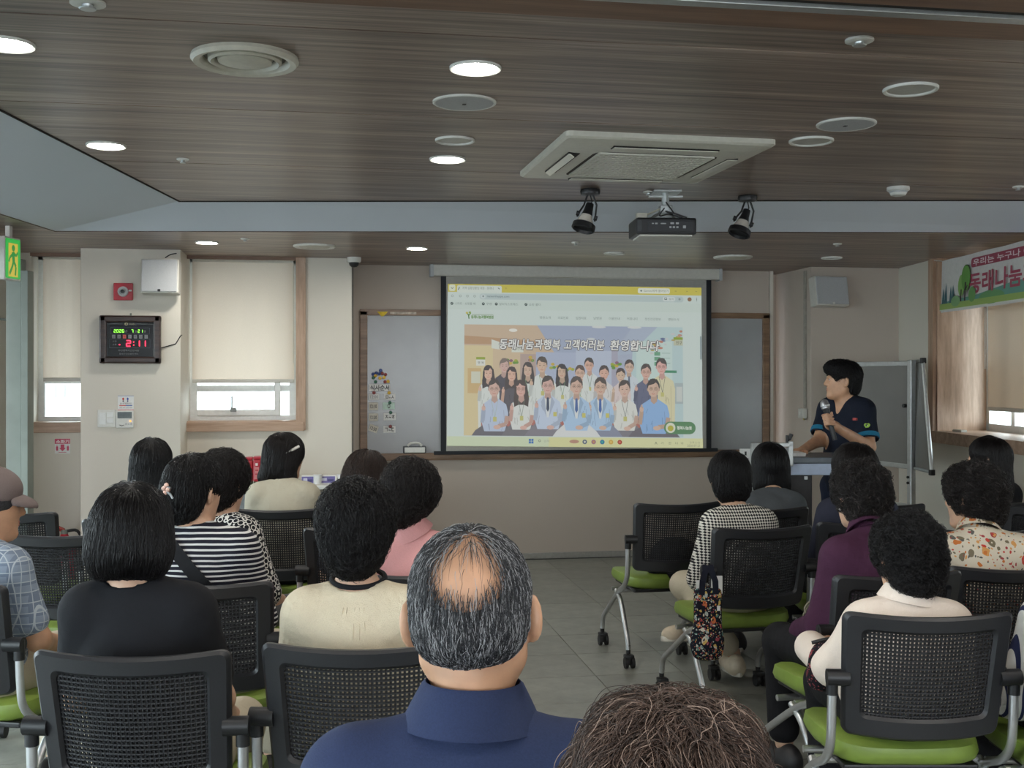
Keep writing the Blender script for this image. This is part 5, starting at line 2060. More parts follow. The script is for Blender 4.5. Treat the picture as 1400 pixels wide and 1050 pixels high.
def blossom(name, ground, cols, sc1, thr):
    n = cloth(name, ground, weave=.03)
    o, vv = axes(n, .02, 18)
    c = None
    for i, (s, th) in enumerate(((sc1, thr), (sc1 * 1.7, thr * .8), (sc1 * 2.6, thr * .75))):
        vo = n.n('ShaderNodeTexVoronoi')
        vo.inputs['Scale'].default_value = s
        mp = n.n('ShaderNodeMapping')
        mp.inputs['Location'].default_value = (i * 3.1, i * 1.7, i * .9)
        mp.inputs['Scale'].default_value = (1, 1, .8)
        n.l(vv, mp.inputs[0])
        n.l(mp.outputs[0], vo.inputs['Vector'])
        sp = n.n('ShaderNodeSeparateColor')
        n.l(vo.outputs['Color'], sp.inputs[0])
        rp = n.n('ShaderNodeValToRGB')
        rp.color_ramp.interpolation = 'CONSTANT'
        e = rp.color_ramp.elements
        while len(e) < len(cols):
            e.new(.5)
        for j, (el, cc) in enumerate(zip(e, cols)):
            el.position = j / len(cols)
            el.color = (*lin(cc), 1)
        n.l(sp.outputs[0], rp.inputs[0])
        m1 = n.math('LESS_THAN', vo.outputs['Distance'], th)
        m0 = n.math('GREATER_THAN', vo.outputs['Distance'], th * .35) if i == 0 else None
        msk = n.math('MULTIPLY', m1, n.math('GREATER_THAN', sp.outputs[1], .3))
        col = rp.outputs[0]
        if m0 is not None:
            col = n.mix(m0, ground, col)
        c = n.mix(msk, c if c is not None else ground, col)
    base_only(n, c)
    return n


blossom('cloth_paisley', (212, 202, 184), [(196, 116, 60), (190, 72, 62), (120, 110, 90), (206, 150, 90), (160, 70, 72), (96, 96, 92)], 26, .36)
blossom('tote_floral', (22, 24, 36), [(196, 110, 70), (206, 176, 100), (170, 180, 176), (150, 70, 80), (90, 130, 120), (206, 200, 186)], 46, .42)
blossom('pouch_floral', (24, 22, 28), [(150, 70, 76), (170, 120, 120), (110, 50, 56)], 40, .34)
mat('shoe_beige', (196, 182, 160), .6, grain=.04)
mat('shoe_black', (34, 32, 34), .5)
mat('sole_white', (206, 202, 192), .6)


def rotm(yaw, pitch, roll):
    """head turn: yaw to the left, pitch nods forward, roll tips to the person's right"""
    return np.array(Euler((-math.radians(pitch), math.radians(roll), math.radians(yaw)), 'XYZ').to_matrix())


SHOE = {}


def shoe_mesh(key):
    if key in SHOE:
        return SHOE[key]
    pr = [EL((0, .06, .035), (.045, .115, .04)), EL((0, -.03, .055), (.04, .06, .05)), RC((0, -.05, .03), (0, .13, .025), .036, .034), PLANE((0, 0, 0.0), (0, 0, -1))]
    D, lo, v = field(pr, .008)
    V, F = surface(D, lo, v)
    SHOE[key] = np_mesh('shoe', V, F, key)
    return SHOE[key]


def sole_mesh():
    if 'sole' not in SHOE:
        m = MB()
        n_ = 24
        lo_ = []
        for z, k_ in ((.0, .97), (.006, 1.0), (.022, 1.0), (.026, .97)):
            for i in range(n_):
                a_ = 2 * math.pi * i / n_
                yy = math.sin(a_)
                lo_.append(((.046 - .006 * (yy < -.2)) * math.cos(a_) * k_, .045 + .138 * yy * k_, z))
        fs = [(r_ * n_ + i, r_ * n_ + (i + 1) % n_, (r_ + 1) * n_ + (i + 1) % n_, (r_ + 1) * n_ + i) for r_ in range(3) for i in range(n_)]
        fs += [tuple(range(n_))[::-1], tuple(3 * n_ + i for i in range(n_))]
        SHOE['sole'] = m.add(lo_, fs).mesh('sole', 'sole_white', True)
    return SHOE['sole']


def hand_prims(wr, di, up, s=1.0, curl=0.5, side=1, r=.0088):
    """a palm, four fingers and a thumb; di: wrist to knuckles, up: back of the hand"""
    wr, di, up = (np.array(q, float) for q in (wr, di, up))
    di = di / np.linalg.norm(di)
    up = up - di * up.dot(di)
    up = up / np.linalg.norm(up)
    sd = np.cross(di, up) * side
    out = []
    pal = wr + di * .05 * s
    Rm = np.stack([np.cross(di, up), di, up], 1)
    out.append(EL(pal, (.038 * s, .052 * s, .017 * s), Rm, k=.015))
    for i, (o_, L) in enumerate(((-.027, .066), (-.009, .075), (.009, .07), (.027, .055))):
        b = wr + di * .088 * s + sd * o_ * s
        p = [b - di * .02 * s]
        ang = 0
        for j, f in enumerate((.42, .32, .26)):
            ang += curl * (.55 if j == 0 else .75)
            b2 = b + (di * math.cos(ang) - up * math.sin(ang)) * L * f * s
            out.append(RC(b if j else p[0], b2, r * s, r * .9 * s, k=.006))
            b = b2
    t0 = wr + di * .025 * s - sd * .028 * s
    t1 = t0 + (di * .6 - sd * .7 - up * .2) * .035 * s
    t2 = t1 + (di * .9 - sd * .15 - up * .45) * .03 * s
    out.append(RC(t0, t1, .0125 * s, .0105 * s, k=.012))
    out.append(RC(t1, t2, .0105 * s, .009 * s, k=.006))
    return out


PEOPLE = []


def head_prims(Hp, HR, face=True):
    q = lambda *a: Hp + HR @ np.array(a, float)
    M = HR
    pr = [EL(q(0, -.012, .028), (.075, .096, .088), M, k=.03), EL(q(0, .025, -.035), (.062, .068, .082), M, k=.04)]
    for s in (-1, 1):
        pr.append(RC(q(s * .05, -.01, -.055), q(s * .012, .062, -.098), .02, .018, k=.03))
        pr.append(EL(q(s * .083, -.014, -.006), (.011, .022, .034), M @ rotm(s * 30, 0, 0), k=.01))
        pr.append(EL(q(s * .090, -.008, -.006), (.006, .011, .02), M, k=.006, op='s'))
    if face:
        for s in (-1, 1):
            pr.append(EL(q(s * .031, .094, .006), (.015, .012, .011), M, k=.012, op='s'))
            pr.append(RC(q(s * .015, .086, .025), q(s * .045, .074, .026), .008, .006, k=.016))
        pr += [RC(q(0, .088, .012), q(0, .104, -.024), .008, .0125, k=.014), EL(q(-.012, .095, -.028), (.009, .009, .007), M, k=.01), EL(q(.012, .095, -.028), (.009, .009, .007), M, k=.01),
               EL(q(0, .086, -.056), (.022, .010, .0065), M, k=.008), EL(q(0, .085, -.068), (.019, .010, .007), M, k=.008), EL(q(0, .074, -.1), (.02, .018, .016), M, k=.02)]
    return pr


def lip_prims(Hp, HR):
    q = lambda *a: Hp + HR @ np.array(a, float)
    return [EL(q(0, .0895, -.056), (.021, .0085, .0055), HR, k=.004), EL(q(0, .0885, -.067), (.018, .0085, .006), HR, k=.004)]


def hair_prims(style, Hp, HR):
    q = lambda *a: Hp + HR @ np.array(a, float)
    M = HR
    P_ = []
    rng = np.random.default_rng(abs(hash(style)) % 1000 if False else len(style) * 17 + 3)
    if style == 'bob':
        P_ = [EL(q(0, -.018, .035), (.095, .112, .098), M), EL(q(0, -.038, -.045), (.107, .094, .095), M, k=.05), EL(q(0, .1, -.06), (.058, .075, .1), M, op='s', k=.02), PLANE(q(0, -.04, -.110), HR @ np.array([0, -.15, -1]))]
    elif style == 'midbob':
        P_ = [EL(q(0, -.018, .033), (.093, .112, .098), M), EL(q(0, -.05, -.08), (.098, .078, .13), M, k=.05), EL(q(0, .1, -.07), (.056, .08, .13), M, op='s', k=.02), PLANE(q(0, -.04, -.185), HR @ np.array([0, -.1, -1]))]
    elif style == 'flick':
        P_ = [EL(q(0, -.018, .033), (.093, .112, .098), M), EL(q(0, -.045, -.06), (.10, .08, .10), M, k=.05), EL(q(-.05, -.06, -.115), (.065, .05, .035), M, k=.04), EL(q(.06, -.03, -.125), (.04, .05, .05), M, k=.03), EL(q(0, .1, -.06), (.058, .075, .1), M, op='s', k=.02)]
    elif style == 'short':
        P_ = [EL(q(0, -.02, .032), (.093, .112, .1), M), EL(q(0, -.055, -.045), (.08, .064, .072), M, k=.04), EL(q(0, .1, -.045), (.066, .085, .095), M, op='s', k=.02), EL(q(.09, .03, -.06), (.03, .05, .05), M, op='s', k=.02), EL(q(-.09, .03, -.06), (.03, .05, .05), M, op='s', k=.02)]
    elif style == 'round':
        P_ = [EL(q(0, -.022, .032), (.100, .116, .106), M), EL(q(0, -.055, -.05), (.070, .062, .074), M, k=.05), EL(q(0, .1, -.055), (.062, .08, .09), M, op='s', k=.02)]
    elif style == 'perm':
        P_ = [EL(q(0, -.02, .032), (.090, .107, .096), M), EL(q(0, -.058, -.04), (.076, .06, .07), M, k=.04), EL(q(0, .112, -.045), (.06, .075, .085), M, op='s', k=.02)]
        for k in range(70):
            d = rng.normal(size=3)
            d /= np.linalg.norm(d)
            if d[1] > .45 and d[2] < .35 or d[2] < -.75:
                continue
            P_.insert(2, EL(q(d[0] * .081, -.02 + d[1] * .097, .03 + d[2] * .087), (.02, .02, .02), k=.012))
    elif style == 'long':
        P_ = [EL(q(0, -.015, .033), (.09, .108, .096), M), EL(q(0, -.065, -.1), (.094, .062, .16), M, k=.05), EL(q(0, -.085, -.24), (.085, .045, .12), M, k=.05), EL(q(0, .1, -.07), (.056, .078, .13), M, op='s', k=.02)]
    elif style == 'updo':
        P_ = [EL(q(0, -.018, .032), (.086, .108, .095), M), EL(q(0, -.07, -.035), (.078, .056, .075), M, k=.04), EL(q(0, .1, -.05), (.066, .085, .1), M, op='s', k=.02), EL(q(.09, .02, -.05), (.034, .06, .06), M, op='s', k=.02), EL(q(-.09, .02, -.05), (.034, .06, .06), M, op='s', k=.02)]
    elif style == 'man':
        P_ = [EL(q(0, -.015, .04), (.088, .11, .095), M), EL(q(0, .055, .085), (.07, .055, .038), M, k=.04), EL(q(0, -.065, -.03), (.07, .05, .065), M, k=.03), EL(q(0, .1, -.035), (.09, .085, .085), M, op='s', k=.015), EL(q(.085, .01, -.04), (.03, .034, .06), M, op='s', k=.015), EL(q(-.085, .01, -.04), (.03, .034, .06), M, op='s', k=.015)]
    elif style == 'balding':
        P_ = [EL(q(0, -.015, .028), (.080, .1, .092), M), EL(q(0, -.06, -.015), (.066, .05, .04), M, k=.03), EL(q(0, .1, -.035), (.095, .085, .095), M, op='s', k=.015), EL(q(.09, .006, -.03), (.032, .042, .055), M, op='s', k=.012), EL(q(-.09, .006, -.03), (.032, .042, .055), M, op='s', k=.012), PLANE(q(0, -.07, -.05), HR @ np.array([0, .3, -1.]))]
    return P_


TOPZ = dict(bob=.133, midbob=.131, flick=.131, short=.132, round=.138, perm=.131, long=.129, updo=.127, man=.137, balding=.12)


def person(label, px, ytop, Z, yaw, head=(0, 0, 0), hair='bob', hcol='black', shirt='cloth_black', sleeve='short', collar=None, legs='trouser_black', shoes='shoe_black',
           skinm='skin_light', w=.15, arms=None, feet=None, vox=.009, strands=3500, lean=.03, srad=.0009, wide=1.0, hem=.47, name='person', extra=None, neck=.0, seat=None, flow=None, loose=0.0, group='seated audience', bend=0.0):
    """a seated person whose hair top shows at a pixel, Z metres along the view"""
    top = P(px, ytop, Z)
    ht = top.z
    hz = ht - TOPZ[hair] + .002
    a = math.radians(yaw)
    Rz = np.array(Matrix.Rotation(a, 3, 'Z'))
    hy = -.075 + lean
    ox = Vector(Rz @ np.array([0, hy, 0]))
    org = Vector((top.x - ox.x, top.y - ox.y, 0))
    hx = 0.0
    if seat is not None:
        # sit on that chair and bring the head to where the photo shows it
        org, a = Vector((seat.location.x, seat.location.y, 0)), seat.rotation_euler.z
        Rz = np.array(Matrix.Rotation(a, 3, 'Z'))
        for k in range(40):
            l = Rz.T @ np.array(P(px, ytop, Z) - org)
            if l[1] >= -.07:
                break
            Z += .015
        ht = P(px, ytop, Z).z
        hz = ht - TOPZ[hair] + .002
        hx, hy = float(l[0]), float(l[1])
        lean = hy + .075
        head = (head[0] + yaw - math.degrees(a), head[1], head[2])
        print('SEAT', px, round(Z, 2), round(hx, 3), round(hy, 3), round(ht, 3))
    HR = rotm(*head)
    Hp = np.array([hx, hy, hz])
    zs = hz - .204 - bend           # shoulder joints
    W = w * wide * .88
    nb = np.array([hx * .85, -.095 + lean * .5, zs + .066])
    chin = Hp + HR @ np.array([0, -.025, -.075])
    bx = hx * .7
    A = {-1: dict(el=(bx - (W + .055), -.02, zs - .25), wr=(-.10, .2, .57), hd=(.6, .8, -.15)), 1: dict(el=(bx + W + .055, -.02, zs - .25), wr=(.10, .2, .57), hd=(-.6, .8, -.15))}
    for s, d in (arms or {}).items():
        A[s].update(d)
    sj = {s: np.array([bx + s * W, -.1 + lean * .3, zs]) for s in (-1, 1)}

    def torso(g, arm_to):
        pr = [EL((0, -.085, .56), (.165 * wide + g, .115 + g, .12), k=.05), EL((bx * .4, -.095, .68), (.14 * wide + g, .105 + g, .15), k=.06),
              EL((bx * .8, -.1 + lean * .2, zs - .11), (.145 * wide + g, .1 + g, .16), k=.06), RC(sj[-1] + [W * .15, 0, 0], sj[1] - [W * .15, 0, 0], .047 + g, k=.06)]
        for s in (-1, 1):
            pr.append(RC(nb + [s * .02, 0, -.01], sj[s] + [-s * .02, 0, .008], .043 + g * .6, .041 + g, k=.05))
            el, wr = np.array(A[s]['el']), np.array(A[s]['wr'])
            if arm_to == 'short':
                e = sj[s] + (el - sj[s]) * .72
                pr.append(RC(sj[s], e, .046 + g, .042 + g + loose, k=.045))
            elif arm_to == 'elbow':
                pr.append(RC(sj[s], el, .046 + g, .042 + g + loose, k=.045))
            elif arm_to == 'long':
                pr += [RC(sj[s], el, .046 + g, .040 + g, k=.045), RC(el, el + (wr - el) * .93, .041 + g, .032 + g + loose, k=.03)]
            else:
                pr += [RC(sj[s], el, .046, .038, k=.04), RC(el, wr, .038, .025, k=.025)]
        return pr

    F_ = {-1: dict(kn=(-.105, .36, .5), an=(-.1, .34, .1), fy=0), 1: dict(kn=(.105, .36, .5), an=(.1, .34, .1), fy=0)}
    for s, d in (feet or {}).items():
        F_[s].update(d)

    def lower(g, full):
        pr = [EL((0, -.08, .535), (.165 + g, .125 + g, .085 + g), k=.04)]
        for s in (-1, 1):
            h_, kn, an = np.array([s * .085, -.06, .535]), np.array(F_[s]['kn']), np.array(F_[s]['an'])
            pr.append(RC(h_, kn, .075 + g, .056 + g, k=.05))
            pr.append(RC(kn, kn + (an - kn) * (1 if full else .86), .054 + g, (.036 if full else .05) + g, k=.03))
        return pr

    body = torso(0, 'skin') + lower(0, True)
    body = [(p[0], p[1], p[2], p[3], p[4]) for p in body]
    body.append(RC(nb + [0, .01, -.05], chin, .054, .05, k=.03))
    body += head_prims(Hp, HR)
    for s in (-1, 1):
        body += hand_prims(A[s]['wr'], A[s]['hd'], A[s].get('up', (0, .2, 1)), 1.0, A[s].get('curl', .35), side=s)
    o = soft(name, body, vox, skinm)
    o.location = org
    o.rotation_euler = (0, 0, a)
    tag(o, label, 'person', group)
    # clothes
    g = .016
    pr = torso(g, sleeve)
    pr.append(PLANE((0, 0, hem), (0, 0, -1)))
    nd = chin - nb
    nd = nd / np.linalg.norm(nd)
    nk = .045 if collar else .022
    pr.append(RC(nb + nd * nk + [0, .012, 0], nb + nd * .2, .062 + neck + (0 if collar else .008), .062 + neck, k=.012, op='s'))
    so, sf = soft('shirt', pr, vox, shirt, o, keep=True)

    def back_y(x, z):
        D, lo, v = sf[:3]
        i, k = int(round((x - lo[0]) / v)), int(round((z - lo[2]) / v))
        col = D[min(max(i, 0), D.shape[0] - 1), :, min(max(k, 0), D.shape[2] - 1)] < 0
        return lo[1] + v * np.argmax(col) if col.any() else None
    soft('trousers', lower(.012, False), max(vox, .011), legs, o)
    for s in (-1, 1):
        an = F_[s]['an']
        sh = link('shoe', shoe_mesh(shoes), o)
        link('sole', sole_mesh(), sh)
        sh.location = (an[0], an[1] - .01, an[2] - .1 + .002)
        sh.rotation_euler = (F_[s].get('fp', 0), F_[s].get('fr', 0), F_[s].get('fy', 0) - s * .12)
    if collar:
        nd_ = Vector(nd)
        q = nd_.to_track_quat('Z', 'Y').to_matrix().to_4x4()
        Mx = Matrix.Translation(Vector(nb + nd * .02 + [0, .008, 0])) @ q
        MB().lathe([(.062, -.01), (.060, .02), (.0595, .042), (.0615, .046), (.066, .042), (.078, .018), (.092, -.012), (.088, -.013), (.07, .012)], n=32, M=Mx, sx=1.04 if hair == 'balding' else .95, sy=1.1 if hair == 'balding' else 1.0).build('collar', collar, o, True)
    # eyes
    for s in (-1, 1):
        e = Hp + HR @ np.array([s * .031, .0735, .006])
        d = HR @ np.array([0, 1, 0])
        ey = MB().lathe([(0, -.0115), (.008, -.008), (.0115, 0), (.008, .008), (.0055, .0102)], n=14, M=Matrix.Translation(Vector(e)) @ Vector(d).to_track_quat('Z', 'Y').to_matrix().to_4x4()).build('eye', 'eye_white', o, True)
        MB().lathe([(.0062, .0099), (.003, .0114), (0, .0117)], n=12, M=Matrix.Translation(Vector(e)) @ Vector(d).to_track_quat('Z', 'Y').to_matrix().to_4x4()).build('iris', 'iris_dark', ey, True)
    soft('lips', lip_prims(Hp, HR), .0045, 'lip_rose', o)
    # hair
    hp = hair_prims(hair, Hp, HR)
    crown = Hp + HR @ np.array([.01, -.06, .115])
    shell = hp
    if hair == 'balding':
        shell = hp + [EL(Hp + HR @ np.array([0, -.11, .078]), (.066, .06, .058), HR, k=.02, op='s'), EL(Hp + HR @ np.array([0, -.03, .13]), (.05, .075, .035), HR, k=.02, op='s')]
    hv = min(vox, .0075)
    ho, fld = soft('hair', shell, hv, 'scalp_' + hcol, o, keep=True)
    if hair == 'balding':
        D, lo, v = field(hp, hv)
        V, Fc = surface(D, lo, v)
        fld = (D, lo, v, V, Fc)
    dn = HR @ np.array([0, -.25, -1.0])
    if strands:
        if hair == 'perm' or hair == 'round':
            cu = dict(curl=.007 if hair == 'perm' else .005, curl_f=150. if hair == 'perm' else 70, lift=.010 if hair == 'perm' else .008, wander=.5, jitter=.8, length=.075)
        elif hair in ('long', 'midbob', 'flick'):
            cu = dict(length=.20, lift=.005, jitter=.12, wander=.08)
        elif hair == 'bob':
            cu = dict(length=.15, lift=.006, jitter=.16, wander=.1)
        elif hair == 'balding':
            cu = dict(length=.052, lift=.0035, jitter=.22, wander=.16)
        elif hair == 'man':
            cu = dict(length=.05, lift=.007, jitter=.35, wander=.25)
        else:
            cu = dict(length=.075, lift=.007, jitter=.3, wander=.2)
        cu.update(flow or {})
        mask = None
        if hair == 'balding':
            cr = Hp + HR @ np.array([0.002, -.097, .072])

            def mask(c, cr=cr, Hp=Hp, HR=HR):
                l = (c - cr) @ HR
                d = np.sqrt((l[:, 0] / 1.2) ** 2 + (l[:, 1] / 1.25) ** 2 + (l[:, 2] / 1.0) ** 2)
                fr_ = np.clip(((c - Hp) @ HR)[:, 1] / .09, 0, 1)
                return np.clip((d - .022) / .055, 0.03, 1) ** 1.7 * (1 - .3 * fr_)
        st = strand_set('hair_strands', fld, ho, 'hair_' + hcol, strands, segs=9 if hair != 'perm' else 12, whorl=crown, C0=Hp, down=dn, radius=srad, mask=mask, seed=int(px) + 50, **cu)
        st['kind'] = 'stuff'
    if extra:
        extra(o, Hp, HR, nb, sj, A, zs, back_y, so, ho)
    PEOPLE.append((label, org, yaw))
    return o, org


def seat_under(org, yaw, label):
    return chair_at(org.x, org.y, yaw, label)


def band(pts, wd, th=.004):
    """a flat strap lying on the back"""
    m = MB()
    vs = []
    for i, p in enumerate(pts):
        p = Vector(p)
        t = (Vector(pts[min(i + 1, len(pts) - 1)]) - Vector(pts[max(i - 1, 0)])).normalized()
        nrm = Vector((0, -1, 0))
        s = t.cross(nrm).normalized() * wd / 2
        vs += [p + s, p - s, p - s + Vector((0, -th, 0)), p + s + Vector((0, -th, 0))]
    fs = []
    for i in range(len(pts) - 1):
        for k in range(4):
            fs.append((4 * i + k, 4 * i + (k + 1) % 4, 4 * i + 4 + (k + 1) % 4, 4 * i + 4 + k))
    m.add(vs, fs)
    return m


def cap_extra(o, Hp, HR, nb, sj, A, zs, back_y, so, ho):
    q = lambda *a: Hp + HR @ np.array(a, float)
    pr = [EL(q(0, -.015, .055), (.094, .115, .085), HR), EL(q(0, -.03, .03), (.096, .105, .06), HR, k=.02), PLANE(q(0, 0, .022), HR @ np.array([0, -.12, -1.]))]
    c = soft('cap', pr, .007, 'cap_taupe', o)
    br = [EL(q(0, .07, .012), (.083, .085, .034), HR @ rotm(0, 10, 0), k=.01), EL(q(0, .065, -.004), (.079, .088, .036), HR @ rotm(0, 10, 0), op='s', k=.004), PLANE(q(0, .05, 0), HR @ np.array([0, -1., 0]))]
    soft('brim', br, .005, 'cap_taupe', c)
    MB().lathe([(.009, 0), (.007, .006), (0, .008)], n=10, M=Matrix.Translation(Vector(q(0, -.015, .139)))).build('cap_button', 'cap_taupe', c, True)


def strap_extra(o, Hp, HR, nb, sj, A, zs, back_y, so, ho):
    pts = []
    for t in np.linspace(0, 1, 18):
        x, z = nb[0] - .085 + .25 * t, zs + .055 - .26 * t
        y = back_y(x, z)
        if y is not None:
            pts.append((x, y, z))
    ys_ = np.array([p[1] for p in pts])
    ys_ = np.convolve(np.pad(ys_, 2, mode='edge'), np.ones(5) / 5, 'valid')
    pts = [(p[0], float(y) - .006, p[2]) for p, y in zip(pts, ys_)]
    band(pts, .045).build('shoulder_strap', 'strap_black', o)
    q = lambda *a: Vector(Hp + HR @ np.array(a, float))
    m = MB()
    for i, (x, y, z) in enumerate(((-.004, -.142, -.006), (.008, -.142, .006), (-.012, -.142, .008), (-.002, -.142, .02))):
        m.lathe([(0, -.009), (.0065, -.006), (.009, 0), (.0065, .006), (0, .009)], c=q(x, y, z), n=10)
    m.build('hair_clip', mat('pearl_pink', (214, 178, 164), .2, grain=.12, gscale=60), ho, True)
    m = MB()
    m.tube([q(.003, -.142, -.002), q(.02, -.142, -.008), q(.03, -.138, -.022)], .004, 6).tube([q(.003, -.142, .014), q(.018, -.142, .012)], .004, 6)
    m.build('clip_pin', 'chrome_tube', ho, True)


def pin_extra(o, Hp, HR, nb, sj, A, zs, back_y, so, ho):
    q = lambda *a: Vector(Hp + HR @ np.array(a, float))
    MB().tube([q(.082, -.075, .018), q(.094, -.04, .040), q(.099, .0, .06)], [.004, .009, .007], 8, sub=4).build('hairpin', mat('pin_white', (214, 212, 206), .25), ho, True)


def earring_extra(o, Hp, HR, nb, sj, A, zs, back_y, so, ho):
    q = lambda *a: Vector(Hp + HR @ np.array(a, float))
    for s in (-1, 1):
        MB().lathe([(0, -.006), (.006, 0), (0, .006)], c=q(s * .09, -.01, -.045), n=10).build('earring', 'pin_white' if 'pin_white' in MATS else 'white_plastic', o, True)


def trim_extra(o, Hp, HR, nb, sj, A, zs, back_y, so, ho):
    pts = []
    for k in range(24):
        a = 2 * math.pi * k / 24
        pts.append((nb[0] + .072 * math.cos(a), nb[1] + .018 + .078 * math.sin(a), nb[2] + .030 + .012 * math.sin(a)))
    pts.append(pts[0])
    MB().tube(pts, .0075, 8).build('neck_binding', 'cloth_black', o, True)


def yoke_extra(o, *a):
    trim_extra(o, *a)
    back_y, zs = a[6], a[5]
    m = MB()
    for x in (-.03, -.02, .0, .012, .024):
        pts = []
        for t in np.linspace(0, 1, 6):
            xx, z = x * (1 + .6 * t) + a[2][0] * .9, zs + .035 - .12 * t
            pts.append((xx, (back_y(xx, z) or -.2) - .0005, z))
        m.tube(pts, [.0035, .001], 6)
    m.build('gather', 'cloth_beige', a[7], True)


